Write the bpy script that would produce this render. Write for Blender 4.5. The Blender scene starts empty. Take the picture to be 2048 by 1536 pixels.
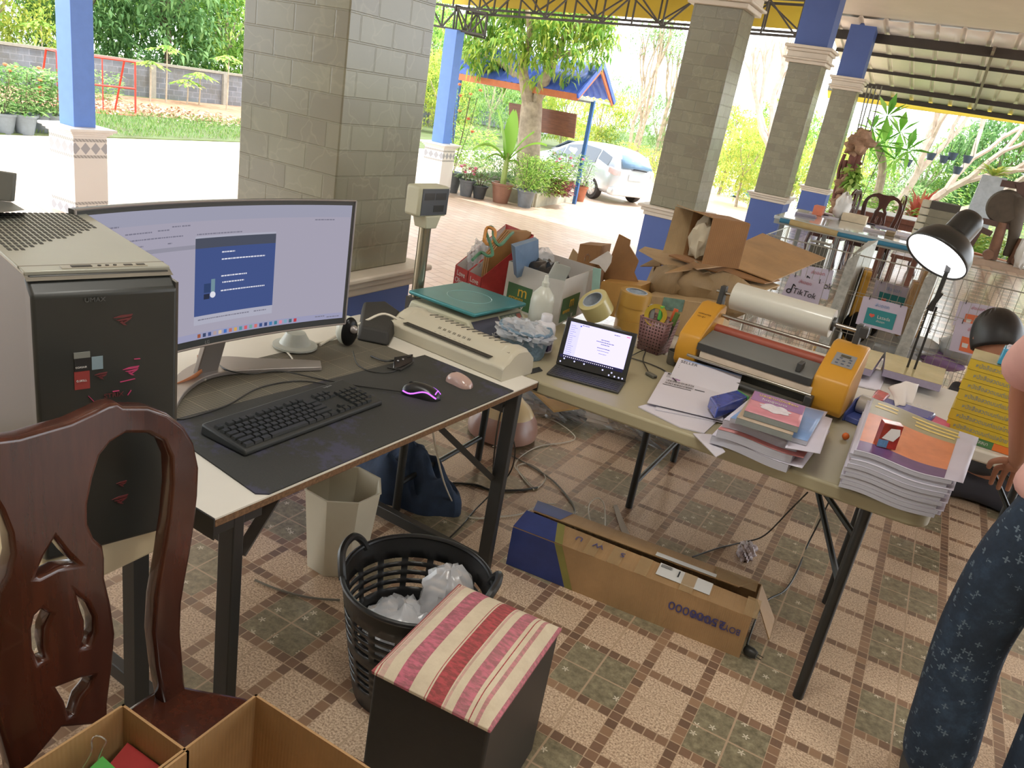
import bpy, bmesh, math, random
from mathutils import Vector, Matrix
import numpy as np
SC = bpy.context.scene
COL = SC.collection
R_ = random.Random(7)
# ------------------------------------------------------------------ camera, world, sun, exposure
TILE = .425
CAMH = 3.8535907 * TILE
YAW, PITCH, ROLL, FPX = 0.45007107, 0.3583263, 0.17437887, 1560.41
CW = Vector((-math.sin(YAW) * math.cos(PITCH), math.cos(YAW) * math.cos(PITCH), -math.sin(PITCH)))
_r = Vector((math.cos(YAW), math.sin(YAW), 0)); _u = _r.cross(CW)
CR = _r * math.cos(ROLL) + _u * math.sin(ROLL); CU = -_r * math.sin(ROLL) + _u * math.cos(ROLL)
CP = Vector((0, 0, CAMH))
cd = bpy.data.cameras.new('camera'); cam = bpy.data.objects.new('camera', cd); COL.objects.link(cam)
cd.sensor_width = 36; cd.lens = FPX / 2048 * 36; cd.clip_start = .05; cd.clip_end = 300
mw = Matrix.Identity(4)
for i in range(3):
    mw[i][0] = CR[i]; mw[i][1] = CU[i]; mw[i][2] = -CW[i]; mw[i][3] = CP[i]
cam.matrix_world = mw
SC.camera = cam
SC.view_settings.view_transform = 'Standard'; SC.view_settings.look = 'None'
SC.view_settings.gamma = 1; SC.view_settings.use_curve_mapping = False
SC.view_settings.exposure = 0.80
w = bpy.data.worlds.new('sky'); SC.world = w; w.use_nodes = True
bg = w.node_tree.nodes['Background']; bg.inputs['Color'].default_value = (.90, .95, 1, 1); bg.inputs['Strength'].default_value = 2.9
sl = bpy.data.lights.new('sun', 'SUN'); sl.energy = 2.8; sl.angle = .02; sl.color = (1, .97, .93)
so = bpy.data.objects.new('sun', sl); COL.objects.link(so)
so.rotation_euler = Vector((.32, .30, 1.0)).to_track_quat('Z', 'Y').to_euler()

FILL_LIGHTS = ((-.6, .75), (2.4, .75))
for lx_, ly_ in FILL_LIGHTS:   # added fill lights, out of view, to brighten the table tops
    al = bpy.data.lights.new('added_fill_light', 'AREA'); al.shape = 'RECTANGLE'; al.size = 1.2; al.size_y = .6; al.energy = 24; al.color = (1, .97, .9)
    ao = bpy.data.objects.new('added_fill_light', al); COL.objects.link(ao); ao.location = (lx_, ly_, 3.765)

def ray(px, py): return CW + CR * ((px - 1024) / FPX) - CU * ((py - 768) / FPX)
def at(px, py, h): d = ray(px, py); return CP + d * ((h - CAMH) / d.z)
def atx(px, py, X): d = ray(px, py); return CP + d * (X / d.x)
def aty(px, py, Y): d = ray(px, py); return CP + d * (Y / d.y)
V = Vector

# ------------------------------------------------------------------ materials
MATS = {}
class NT:
    """small helper for node maths"""
    def __init__(s, name):
        m = bpy.data.materials.new(name); m.use_nodes = True; s.m = m; s.t = m.node_tree; s.n = s.t.nodes; s.l = s.t.links
        s.b = s.n['Principled BSDF']; s.out = s.n['Material Output']
    def N(s, ty, **kw):
        n = s.n.new(ty)
        for k, v in kw.items(): setattr(n, k, v)
        return n
    def set(s, sock, v):
        if isinstance(v, bpy.types.NodeSocket): s.l.new(v, sock)
        else: sock.default_value = v
    def M(s, op, a, b=0.0, c=0.0):
        n = s.N('ShaderNodeMath', operation=op); s.set(n.inputs[0], a); s.set(n.inputs[1], b)
        if op in ('MULTIPLY_ADD', 'COMPARE'): s.set(n.inputs[2], c)
        return n.outputs[0]
    def mix(s, f, a, b):
        n = s.N('ShaderNodeMix', data_type='RGBA'); s.set(n.inputs[0], f)
        s.set(n.inputs[6], a if not isinstance(a, tuple) else (*a[:3], 1)); s.set(n.inputs[7], b if not isinstance(b, tuple) else (*b[:3], 1))
        return n.outputs[2]
    def uv(s): return s.N('ShaderNodeUVMap').outputs[0]
    def pos(s): return s.N('ShaderNodeNewGeometry').outputs['Position']
    def obj(s): return s.N('ShaderNodeTexCoord').outputs['Object']
    def sep(s, v): n = s.N('ShaderNodeSeparateXYZ'); s.l.new(v, n.inputs[0]); return n.outputs
    def comb(s, x, y, z=0.0):
        n = s.N('ShaderNodeCombineXYZ'); s.set(n.inputs[0], x); s.set(n.inputs[1], y); s.set(n.inputs[2], z); return n.outputs[0]
    def noise(s, vec, scale, detail=3, rough=.5, col=False):
        n = s.N('ShaderNodeTexNoise'); s.l.new(vec, n.inputs['Vector']); n.inputs['Scale'].default_value = scale
        n.inputs['Detail'].default_value = detail; n.inputs['Roughness'].default_value = rough
        return n.outputs['Color' if col else 'Fac']
    def vor(s, vec, scale, out='Distance', feature='F1'):
        n = s.N('ShaderNodeTexVoronoi', feature=feature); s.l.new(vec, n.inputs['Vector']); n.inputs['Scale'].default_value = scale
        return n.outputs[out]
    def ramp(s, f, stops, interp='LINEAR'):
        n = s.N('ShaderNodeValToRGB'); s.l.new(f, n.inputs[0]); e = n.color_ramp.elements; n.color_ramp.interpolation = interp
        while len(e) < len(stops): e.new(.5)
        for i, (p, c) in enumerate(stops): e[i].position = p; e[i].color = (*c[:3], 1)
        return n.outputs[0]
    def bump(s, h, d=.01, st=.4):
        n = s.N('ShaderNodeBump'); s.l.new(h, n.inputs['Height']); n.inputs['Distance'].default_value = d; n.inputs['Strength'].default_value = st
        s.l.new(n.outputs[0], s.b.inputs['Normal'])
    def base(s, c, rough=.5, metal=0): s.set(s.b.inputs['Base Color'], c if not isinstance(c, tuple) else (*c[:3], 1)); s.set(s.b.inputs['Roughness'], rough); s.b.inputs['Metallic'].default_value = metal

def hexc(r, g, b):
    f = lambda c: ((c / 255 + .055) / 1.055) ** 2.4 if c > 10 else c / 255 / 12.92
    return (f(r), f(g), f(b))
def mat(name, c, rough=.5, metal=0, var=.12, scale=8, bump=0, alpha=1, trans=0, emit=0, coat=0, spec=None):
    if name in MATS: return MATS[name]
    t = NT(name)
    if var:
        f = t.noise(t.obj(), scale, 4, .6)
        lo = tuple(x * (1 - var) for x in c); hi = tuple(min(1, x * (1 + var)) for x in c)
        col = t.ramp(f, [(.3, lo), (.7, hi)]); t.base(col, rough, metal)
        if bump: t.bump(f, bump, .5)
    else: t.base(c, rough, metal)
    if alpha < 1: t.b.inputs['Alpha'].default_value = alpha
    if trans: t.b.inputs['Transmission Weight'].default_value = trans
    if coat: t.b.inputs['Coat Weight'].default_value = coat
    if spec is not None: t.b.inputs['Specular IOR Level'].default_value = spec
    if emit: t.b.inputs['Emission Color'].default_value = (*c, 1); t.b.inputs['Emission Strength'].default_value = emit
    MATS[name] = t.m; return t.m
def em(name, c, s=1.0):
    if name in MATS: return MATS[name]
    m = bpy.data.materials.new(name); m.use_nodes = True; n = m.node_tree.nodes; n.clear()
    e = n.new('ShaderNodeEmission'); o = n.new('ShaderNodeOutputMaterial'); e.inputs[0].default_value = (*c, 1); e.inputs[1].default_value = s
    m.node_tree.links.new(e.outputs[0], o.inputs[0]); MATS[name] = m; return m
def leafmat(name, cols, tr=.35):
    if name in MATS: return MATS[name]
    t = NT(name); g = t.N('ShaderNodeNewGeometry').outputs['Random Per Island']
    c = t.ramp(g, [(i / (len(cols) - 1), k) for i, k in enumerate(cols)])
    t.base(c, .45); t.b.inputs['Specular IOR Level'].default_value = .3
    tn = t.N('ShaderNodeBsdfTranslucent'); t.l.new(c, tn.inputs[0]); mx = t.N('ShaderNodeMixShader'); mx.inputs[0].default_value = tr
    t.l.new(t.b.outputs[0], mx.inputs[1]); t.l.new(tn.outputs[0], mx.inputs[2]); t.l.new(mx.outputs[0], t.out.inputs[0])
    MATS[name] = t.m; return t.m

def m_floor():
    t = NT('floor tile'); p = t.sep(t.pos())
    u = t.M('DIVIDE', t.M('ADD', p[0], 0.49242 + TILE * 40), TILE); v = t.M('DIVIDE', t.M('ADD', p[1], TILE * 40 - 3.6546), TILE)
    fu, fv = t.M('FRACT', u), t.M('FRACT', v)
    iu, iv = t.M('FLOOR', t.M('MULTIPLY', fu, 12)), t.M('FLOOR', t.M('MULTIPLY', fv, 12))
    def band(i): return t.M('MAXIMUM', t.M('COMPARE', i, 3, .1), t.M('COMPARE', i, 8, .1))
    def corner(i): return t.M('MAXIMUM', t.M('LESS_THAN', i, 2.5), t.M('GREATER_THAN', i, 8.5))
    bnd = t.M('MAXIMUM', band(iu), band(iv)); grn = t.M('MULTIPLY', corner(iu), corner(iv))
    pv = t.pos()
    sp = t.noise(pv, 160, 2, .7)
    beige = t.ramp(sp, [(.36, hexc(150, 124, 102)), (.5, hexc(206, 178, 150)), (.66, hexc(236, 214, 186))])
    gn = t.noise(pv, 38, 4, .7)
    green = t.ramp(gn, [(.35, hexc(102, 96, 76)), (.55, hexc(138, 130, 104)), (.7, hexc(164, 156, 126))])
    # small flowers : bright petals around voronoi cell points
    n = t.N('ShaderNodeTexVoronoi', feature='F1'); t.l.new(pv, n.inputs['Vector']); n.inputs['Scale'].default_value = 13
    df = t.N('ShaderNodeVectorMath', operation='SUBTRACT'); sc = t.N('ShaderNodeVectorMath', operation='SCALE'); t.l.new(pv, sc.inputs[0]); sc.inputs['Scale'].default_value = 1
    t.l.new(sc.outputs[0], df.inputs[0]); t.l.new(n.outputs['Position'], df.inputs[1])
    q = t.sep(df.outputs[0]); ang = t.M('ARCTAN2', q[1], q[0]); rr = t.M('SQRT', t.M('ADD', t.M('MULTIPLY', q[0], q[0]), t.M('MULTIPLY', q[1], q[1])))
    lim = t.M('ADD', .0065, t.M('MULTIPLY', t.M('COSINE', t.M('MULTIPLY', ang, 5)), .0055))
    fl = t.M('LESS_THAN', rr, lim)
    pick = t.M('GREATER_THAN', t.sep(n.outputs['Color'])[0], .45); fl = t.M('MULTIPLY', fl, pick)
    green = t.mix(fl, green, hexc(222, 212, 190))
    cell = t.comb(t.M('FLOOR', t.M('MULTIPLY', u, 12)), t.M('FLOOR', t.M('MULTIPLY', v, 12)))
    wn = t.N('ShaderNodeTexWhiteNoise', noise_dimensions='2D'); t.l.new(cell, wn.inputs['Vector'])
    brown = t.ramp(wn.outputs[0], [(0, hexc(106, 80, 66)), (.5, hexc(132, 100, 80)), (1, hexc(158, 124, 96))])
    g1 = t.M('FRACT', t.M('MULTIPLY', fu, 12)); g2 = t.M('FRACT', t.M('MULTIPLY', fv, 12))
    def edge(g, e): return t.M('MAXIMUM', t.M('LESS_THAN', g, e), t.M('GREATER_THAN', g, 1 - e))
    gl = t.M('MAXIMUM', edge(g1, .05), edge(g2, .05)); brown = t.mix(gl, brown, hexc(190, 164, 136))
    c = t.mix(grn, beige, green); c = t.mix(bnd, c, brown)
    gr = t.M('MAXIMUM', edge(fu, .007), edge(fv, .007)); c = t.mix(gr, c, hexc(186, 160, 132))
    big = t.noise(pv, 1.3, 3, .6); c = t.mix(t.M('MULTIPLY', big, .3), c, hexc(150, 134, 112))
    t.base(c, t.ramp(big, [(.3, (.26,) * 3), (.7, (.36,) * 3)])); t.b.inputs['Specular IOR Level'].default_value = .5; t.b.inputs['Coat Weight'].default_value = .7; t.b.inputs['Coat Roughness'].default_value = .16
    t.bump(t.M('SUBTRACT', sp, t.M('MULTIPLY', gr, 2)), .0012, .35)
    return t.m
def m_pillar(name, c1, c2, bw=.2, bh=.1, rough=.22, bm=.5):
    t = NT(name); uv = t.uv()
    br = t.N('ShaderNodeTexBrick'); t.l.new(uv, br.inputs['Vector']); br.inputs['Scale'].default_value = 1
    br.inputs['Brick Width'].default_value = bw; br.inputs['Row Height'].default_value = bh; br.inputs['Mortar Size'].default_value = .0045; br.inputs['Mortar Smooth'].default_value = .4
    br.inputs['Color1'].default_value = (*c1, 1); br.inputs['Color2'].default_value = (*c2, 1); br.inputs['Mortar'].default_value = (*[x * .8 for x in c1], 1)
    dv = t.N('ShaderNodeMix', data_type='VECTOR'); dv.inputs[0].default_value = .35; t.l.new(t.obj(), dv.inputs[4]); t.l.new(t.noise(t.obj(), 3, 3, .6, True), dv.inputs[5]); vv = t.vor(dv.outputs[1], 8, 'Distance', 'DISTANCE_TO_EDGE'); ns = t.noise(t.obj(), 7, 5, .7)
    vein = t.ramp(vv, [(.0, (1, 1, 1)), (.035, (0, 0, 0))]); c = t.mix(t.M('MULTIPLY', vein, .28), br.outputs[0], tuple(min(1, x * 1.45) for x in c1))
    c = t.mix(t.M('MULTIPLY', ns, .5), c, tuple(x * .72 for x in c2))
    t.base(c, rough); t.bump(t.M('MULTIPLY', br.outputs['Fac'], -1), .006, bm)
    return t.m
def m_paving():
    t = NT('courtyard paving'); p = t.pos(); mp = t.N('ShaderNodeMapping'); t.l.new(p, mp.inputs[0]); mp.inputs['Scale'].default_value = (1, 1, 1); mp.inputs['Rotation'].default_value = (0, 0, .3)
    br = t.N('ShaderNodeTexBrick'); t.l.new(mp.outputs[0], br.inputs['Vector']); br.inputs['Scale'].default_value = 1
    br.inputs['Brick Width'].default_value = .42; br.inputs['Row Height'].default_value = .21; br.inputs['Mortar Size'].default_value = .012
    br.inputs['Color1'].default_value = (*hexc(200, 166, 144), 1); br.inputs['Color2'].default_value = (*hexc(216, 192, 172), 1); br.inputs['Mortar'].default_value = (*hexc(150, 118, 94), 1)
    n = t.noise(p, 1.6, 6, .7); n2 = t.noise(p, 14, 4, .7)
    c = t.mix(t.M('MULTIPLY', n, .8), br.outputs[0], hexc(214, 192, 172)); c = t.mix(t.M('MULTIPLY', n2, .35), c, hexc(160, 128, 106))
    t.base(c, t.ramp(n, [(.3, (.35,) * 3), (.7, (.6,) * 3)])); t.bump(n2, .01, .4); return t.m
def m_corr(name, c, pitch=.25, metal=.6):
    t = NT(name); n = t.noise(t.obj(), 3, 4, .6); t.base(t.mix(t.M('MULTIPLY', n, .4), c, tuple(x * .6 for x in c)), .38, metal); return t.m
def m_wood(name, c1, c2, sc=3, rough=.25, coat=.5, stretch=(1, 1, .12)):
    t = NT(name); mp = t.N('ShaderNodeMapping'); t.l.new(t.obj(), mp.inputs[0]); mp.inputs['Scale'].default_value = stretch
    f = t.noise(mp.outputs[0], 30 * sc / 3, 6, .65); g = t.noise(mp.outputs[0], 6, 3, .6)
    c = t.ramp(f, [(.3, c1), (.7, c2)]); c = t.mix(t.M('MULTIPLY', g, .4), c, c1); t.base(c, rough); t.b.inputs['Coat Weight'].default_value = coat; t.b.inputs['Coat Roughness'].default_value = .08
    t.bump(f, .001, .2); return t.m
def m_card(name, c):
    t = NT(name); u = t.sep(t.uv()); st = t.M('SINE', t.M('MULTIPLY', u[0], 900)); n = t.noise(t.obj(), 5, 5, .65)
    k = t.ramp(n, [(.3, tuple(x * .78 for x in c)), (.7, tuple(min(1, x * 1.12) for x in c))]); k = t.mix(t.M('MULTIPLY_ADD', st, .04, .04), k, tuple(x * .7 for x in c))
    t.base(k, .62); t.bump(st, .0006, .3); return t.m
def m_stripe():
    t = NT('striped stool cloth'); o = t.sep(t.obj()); x = t.M('ADD', t.M('DIVIDE', o[0], .30), .5)
    y = o[1]; wv = t.N('ShaderNodeTexNoise', noise_dimensions='3D'); t.l.new(t.obj(), wv.inputs[0]); wv.inputs['Scale'].default_value = 260
    mp = t.N('ShaderNodeMapping'); t.l.new(t.obj(), mp.inputs[0]); mp.inputs['Scale'].default_value = (.35, 1, 1); yn = t.noise(mp.outputs[0], 120, 3, .7)
    cream = t.mix(t.M('MULTIPLY', t.noise(t.obj(), 16, 6, .75), .95), hexc(226, 214, 190), hexc(176, 160, 134))
    c = cream
    def st(c, a, b, col, amt=1.0, weave=.45):
        m = t.M('MULTIPLY', t.M('GREATER_THAN', x, a), t.M('LESS_THAN', x, b))
        k = t.mix(t.ramp(yn, [(.42, (1, 1, 1)), (.60, (0, 0, 0))]), tuple(min(1, v * 2.0) for v in col), col)
        return t.mix(t.M('MULTIPLY', m, amt), c, k)
    red, pur = hexc(128, 38, 48), hexc(140, 58, 84)
    for a, b, col, am in ((.0, .03, red, .9), (.045, .055, red, .9), (.065, .11, pur, .35), (.20, .33, pur, .85), (.455, .462, red, .9), (.475, .60, red, .92), (.61, .63, pur, .4), (.69, .79, pur, .8), (.82, .828, red, .95), (.865, .895, pur, .65), (.975, 1.0, pur, .8)):
        c = st(c, a, b, col, am)
    t.base(c, .85); t.bump(wv.outputs[0], .0006, .4); return t.m
def m_jeans():
    t = NT('printed jeans'); o = t.obj(); n = t.noise(o, 9, 5, .7); c = t.ramp(n, [(.3, hexc(22, 34, 48)), (.55, hexc(34, 50, 68)), (.75, hexc(52, 72, 94))])
    v = t.N('ShaderNodeTexVoronoi', feature='F1'); t.l.new(o, v.inputs['Vector']); v.inputs['Scale'].default_value = 42
    df = t.N('ShaderNodeVectorMath', operation='SUBTRACT'); t.l.new(o, df.inputs[0]); t.l.new(v.outputs['Position'], df.inputs[1]); q = t.sep(df.outputs[0])
    ang = t.M('ARCTAN2', q[2], q[0]); lim = t.M('ADD', .23, t.M('MULTIPLY', t.M('COSINE', t.M('MULTIPLY', ang, 4)), .15))
    fl = t.M('MULTIPLY', t.M('LESS_THAN', v.outputs['Distance'], lim), t.M('GREATER_THAN', t.sep(v.outputs['Color'])[0], .3))
    c = t.mix(t.M('MULTIPLY', fl, .6), c, hexc(112, 128, 140)); t.base(c, .85); t.bump(n, .004, .5); return t.m
def m_ground(name, a, b, c, sc=3):
    t = NT(name); n = t.noise(t.pos(), sc, 6, .7); t.base(t.ramp(n, [(.3, a), (.5, b), (.7, c)]), .9); t.bump(n, .05, .6); return t.m
def m_block():
    t = NT('weathered block wall'); uv = t.uv(); br = t.N('ShaderNodeTexBrick'); t.l.new(uv, br.inputs['Vector']); br.inputs['Scale'].default_value = 1
    br.inputs['Brick Width'].default_value = .4; br.inputs['Row Height'].default_value = .2; br.inputs['Mortar Size'].default_value = .012
    br.inputs['Color1'].default_value = (*hexc(96, 98, 104), 1); br.inputs['Color2'].default_value = (*hexc(116, 118, 124), 1); br.inputs['Mortar'].default_value = (*hexc(134, 134, 140), 1)
    n = t.noise(t.obj(), 1.2, 6, .75); t.base(t.mix(t.ramp(n, [(.4, (0,) * 3), (.65, (.8,) * 3)]), br.outputs[0], hexc(96, 92, 84)), .9); return t.m
def m_tilebase():
    t = NT('white tile with grey diamonds'); u = t.sep(t.uv()); x, z = u[0], u[1]
    def bandz(a, b): return t.M('MULTIPLY', t.M('GREATER_THAN', z, a), t.M('LESS_THAN', z, b))
    def dia(z0, hh):
        fx = t.M('ABSOLUTE', t.M('SUBTRACT', t.M('FRACT', t.M('DIVIDE', x, .15)), .5)); dz = t.M('ABSOLUTE', t.M('DIVIDE', t.M('SUBTRACT', z, z0), hh * 2))
        return t.M('MULTIPLY', t.M('LESS_THAN', t.M('ADD', fx, dz), .48), bandz(z0 - hh, z0 + hh))
    g = t.M('MAXIMUM', dia(.93, .085), dia(.075, .075))
    zz = t.M('FRACT', t.M('DIVIDE', t.M('ADD', x, z), .05)); bz = t.M('MAXIMUM', t.M('MAXIMUM', bandz(1.02, 1.06), bandz(.80, .84)), bandz(.155, .195))
    g2 = t.M('MULTIPLY', bz, t.M('ADD', .45, t.M('MULTIPLY', t.M('GREATER_THAN', zz, .5), .4)))
    c = t.mix(g, hexc(228, 224, 218), hexc(168, 168, 172)); c = t.mix(g2, c, hexc(140, 138, 136)); t.base(c, .2); return t.m
# ------------------------------------------------------------------ mesh builder
class MB:
    def __init__(s): s.v = []; s.f = []; s.m = []; s.s = []; s.uvs = {}
    def q(s, idx, m=0, sm=False): s.f.append(tuple(idx)); s.m.append(m); s.s.append(sm); return len(s.f) - 1
    def poly(s, pts, m=0):
        n = len(s.v); s.v += [V(p) for p in pts]; s.q(range(n, n + len(pts)), m); return s
    def box(s, x0, x1, y0, y1, z0, z1, m=0):
        return s.hexa([(x0, y0, z0), (x1, y0, z0), (x1, y1, z0), (x0, y1, z0)], [(x0, y0, z1), (x1, y0, z1), (x1, y1, z1), (x0, y1, z1)], m)
    def hexa(s, bot, top, m=0):
        n = len(s.v); k = len(bot); s.v += [V(p) for p in bot] + [V(p) for p in top]
        s.q(reversed(range(n, n + k)), m); s.q(range(n + k, n + 2 * k), m)
        for i in range(k): j = (i + 1) % k; s.q((n + i, n + j, n + k + j, n + k + i), m)
        return s
    def prism(s, pts, off, m=0):
        off = V(off); return s.hexa(pts, [V(p) + off for p in pts], m)
    def bar(s, a, b, w, h=None, m=0, up=(0, 0, 1)):
        a, b = V(a), V(b); h = h or w; d = (b - a).normalized(); up = V(up)
        if abs(d.dot(up)) > .95: up = V((1, 0, 0))
        x = d.cross(up).normalized(); y = x.cross(d).normalized(); x *= w / 2; y *= h / 2
        return s.hexa([a - x - y, a + x - y, a + x + y, a - x + y], [b - x - y, b + x - y, b + x + y, b - x + y], m)
    def tube(s, path, r, n=8, m=0, closed=False):
        path = [V(p) for p in path]; L = len(path); rs = r if isinstance(r, (list, tuple)) else [r] * L
        up = V((0, 0, 1)); n0 = len(s.v); prev = None
        for i, p in enumerate(path):
            a = path[i - 1] if (i > 0 or closed) else p; b = path[(i + 1) % L] if (i < L - 1 or closed) else p
            d = (b - a); d = d.normalized() if d.length > 1e-9 else V((0, 0, 1))
            if prev is None:
                x = d.cross(up)
                if x.length < .1: x = d.cross(V((1, 0, 0)))
            else: x = prev - d * prev.dot(d)
            x.normalize(); prev = x.copy(); y = d.cross(x)
            for k in range(n): a_ = 2 * math.pi * k / n; s.v.append(p + (x * math.cos(a_) + y * math.sin(a_)) * rs[i])
        for i in range(L if closed else L - 1):
            for k in range(n):
                k2 = (k + 1) % n; i2 = (i + 1) % L; s.q((n0 + i * n + k, n0 + i * n + k2, n0 + i2 * n + k2, n0 + i2 * n + k), m, True)
        if not closed: s.q(reversed(range(n0, n0 + n)), m); s.q(range(n0 + (L - 1) * n, n0 + L * n), m)
        return s
    def lathe(s, prof, c=(0, 0, 0), n=24, m=0, ax=None, cap=True, sx=1, sy=1):
        c = V(c); Q = V((0, 0, 1)).rotation_difference(V(ax).normalized()) if ax else None; n0 = len(s.v)
        for r, z in prof:
            for k in range(n):
                a = 2 * math.pi * k / n; p = V((r * math.cos(a) * sx, r * math.sin(a) * sy, z)); s.v.append(c + (Q @ p if Q else p))
        for i in range(len(prof) - 1):
            for k in range(n): k2 = (k + 1) % n; s.q((n0 + i * n + k, n0 + i * n + k2, n0 + (i + 1) * n + k2, n0 + (i + 1) * n + k), m, True)
        if cap: s.q(reversed(range(n0, n0 + n)), m); s.q(range(n0 + (len(prof) - 1) * n, n0 + len(prof) * n), m)
        return s
    def ball(s, c, r, n=12, m=0):
        rr = r if isinstance(r, (tuple, list)) else (r, r, r); c = V(c); k = n // 2; prof = []
        n0 = len(s.v)
        for i in range(k + 1):
            t = math.pi * i / k
            for j in range(n): a = 2 * math.pi * j / n; s.v.append(c + V((rr[0] * max(math.sin(t), .02) * math.cos(a), rr[1] * max(math.sin(t), .02) * math.sin(a), -rr[2] * math.cos(t))))
        for i in range(k):
            for j in range(n): j2 = (j + 1) % n; s.q((n0 + i * n + j, n0 + i * n + j2, n0 + (i + 1) * n + j2, n0 + (i + 1) * n + j), m, True)
        s.q(reversed(range(n0, n0 + n)), m); s.q(range(n0 + k * n, n0 + k * n + n), m)
        return s
    def grid(s, fn, nu, nv, m=0, smooth=True):
        n0 = len(s.v)
        for i in range(nu + 1):
            for j in range(nv + 1): s.v.append(V(fn(i / nu, j / nv)))
        for i in range(nu):
            for j in range(nv): a = n0 + i * (nv + 1) + j; s.q((a, a + nv + 1, a + nv + 2, a + 1), m, smooth)
        return s
    def build(s, name, mats, parent=None, world=False, bevel=0, seg=2, smooth=None, solid=0, sub=0, label=None):
        me = bpy.data.meshes.new(name); vs = s.v
        if parent is not None and world: mi = local_inv(parent); vs = [mi @ p for p in vs]
        me.from_pydata([tuple(p) for p in vs], [], s.f)
        if not isinstance(mats, (list, tuple)): mats = [mats]
        for x in mats: me.materials.append(x)
        me.polygons.foreach_set('material_index', s.m)
        me.polygons.foreach_set('use_smooth', s.s if smooth is None else [smooth] * len(s.f))
        boxuv(me); me.set_sharp_from_angle(angle=.75); me.update()
        o = bpy.data.objects.new(name, me); COL.objects.link(o); o.parent = parent
        if solid: md = o.modifiers.new('s', 'SOLIDIFY'); md.thickness = solid; md.offset = 0
        if bevel: md = o.modifiers.new('b', 'BEVEL'); md.width = bevel; md.segments = seg; md.limit_method = 'ANGLE'; md.angle_limit = .6
        if sub: md = o.modifiers.new('d', 'SUBSURF'); md.levels = sub; md.render_levels = sub
        if label: o['label'] = label
        return o
def boxuv(me):
    uvl = me.uv_layers.new(name='UVMap'); nl = len(me.loops)
    if nl == 0: return
    co = np.empty(len(me.vertices) * 3); me.vertices.foreach_get('co', co); co = co.reshape(-1, 3)
    li = np.empty(nl, dtype=np.int64); me.loops.foreach_get('vertex_index', li)
    nor = np.empty(len(me.polygons) * 3); me.polygons.foreach_get('normal', nor); nor = np.abs(nor.reshape(-1, 3))
    tot = np.empty(len(me.polygons), dtype=np.int64); me.polygons.foreach_get('loop_total', tot)
    ax = np.repeat(nor.argmax(1), tot); p = co[li]; uv = np.empty((nl, 2))
    for a, (i, j) in enumerate(((1, 2), (0, 2), (0, 1))): k = ax == a; uv[k, 0] = p[k, i]; uv[k, 1] = p[k, j]
    uvl.data.foreach_set('uv', uv.ravel())
def local_inv(o):
    M = Matrix.Translation(o.location) @ o.rotation_euler.to_matrix().to_4x4()
    if o.parent: M = local_inv(o.parent).inverted() @ M
    return M.inverted()
def thing(name, label, cat, loc=(0, 0, 0), rz=0, group=None, rot=None):
    o = bpy.data.objects.new(name, None); COL.objects.link(o); o.location = loc; o.rotation_euler = rot or (0, 0, rz); o.empty_display_size = .05
    o['label'] = label; o['category'] = cat
    if group: o['group'] = group
    return o
def tag(o, label, cat, group=None):
    o['label'] = label; o['category'] = cat
    if group: o['group'] = group
    return o
def struct(o): o['kind'] = 'structure'; return o
def copy_tree(o, parent=None):
    c = o.copy(); COL.objects.link(c); c.parent = parent
    for ch in list(o.children): copy_tree(ch, c)
    return c
def dup(o, loc, rz=None, label=None, scale=None):
    c = copy_tree(o); c.location = loc
    if rz is not None: c.rotation_euler = (0, 0, rz)
    if scale: c.scale = (scale,) * 3 if not isinstance(scale, tuple) else scale
    if label: c['label'] = label
    return c
def curve_mesh(name, loops, depth, bevel, mt, parent, M=None, res=2, smooth=False, bres=1):
    """filled 2-D outline with holes, extruded; M maps local xy plane to place"""
    cu = bpy.data.curves.new(name, 'CURVE'); cu.dimensions = '2D'; cu.fill_mode = 'BOTH'; cu.extrude = depth / 2 - bevel; cu.bevel_depth = bevel; cu.bevel_resolution = bres; cu.offset = -bevel
    for lp in loops:
        if len(lp) and smooth:
            sp = cu.splines.new('NURBS'); sp.points.add(len(lp) - 1)
            for i, (x, y) in enumerate(lp): sp.points[i].co = (x, y, 0, 1)
            sp.use_cyclic_u = True; sp.order_u = 3; sp.resolution_u = res
        else:
            sp = cu.splines.new('POLY'); sp.points.add(len(lp) - 1)
            for i, (x, y) in enumerate(lp): sp.points[i].co = (x, y, 0, 1)
            sp.use_cyclic_u = True
    return conv(cu, name, mt, parent, M)
def conv(cu, name, mt, parent, M):
    o = bpy.data.objects.new(name, cu); COL.objects.link(o); dg = bpy.context.evaluated_depsgraph_get(); dg.update()
    me = bpy.data.meshes.new_from_object(o.evaluated_get(dg)); bpy.data.objects.remove(o); bpy.data.curves.remove(cu)
    if M is not None: me.transform(M)
    me.materials.clear(); me.materials.append(mt)
    if not me.uv_layers: boxuv(me)
    me.name = name; r = bpy.data.objects.new(name, me); COL.objects.link(r); r.parent = parent; return r
def text(body, size, o, x, y, mt, parent, name='lettering', ext=.0004, align='LEFT', world=False, sx=1, space=1):
    """lettering: o = origin, x = writing direction, y = up direction of the letters"""
    cu = bpy.data.curves.new(name, 'FONT'); cu.body = body; cu.size = size; cu.extrude = ext; cu.align_x = align; cu.space_character = space
    x, y, o = V(x).normalized(), V(y).normalized(), V(o); z = x.cross(y); M = Matrix.Identity(4)
    for i in range(3): M[i][0] = x[i] * sx; M[i][1] = y[i]; M[i][2] = z[i]; M[i][3] = o[i] + z[i] * (ext + .0003)
    if world and parent is not None: M = local_inv(parent) @ M
    return conv(cu, name, mt, parent, M)
def lerp(a, b, t): return V(a) * (1 - t) + V(b) * t
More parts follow.
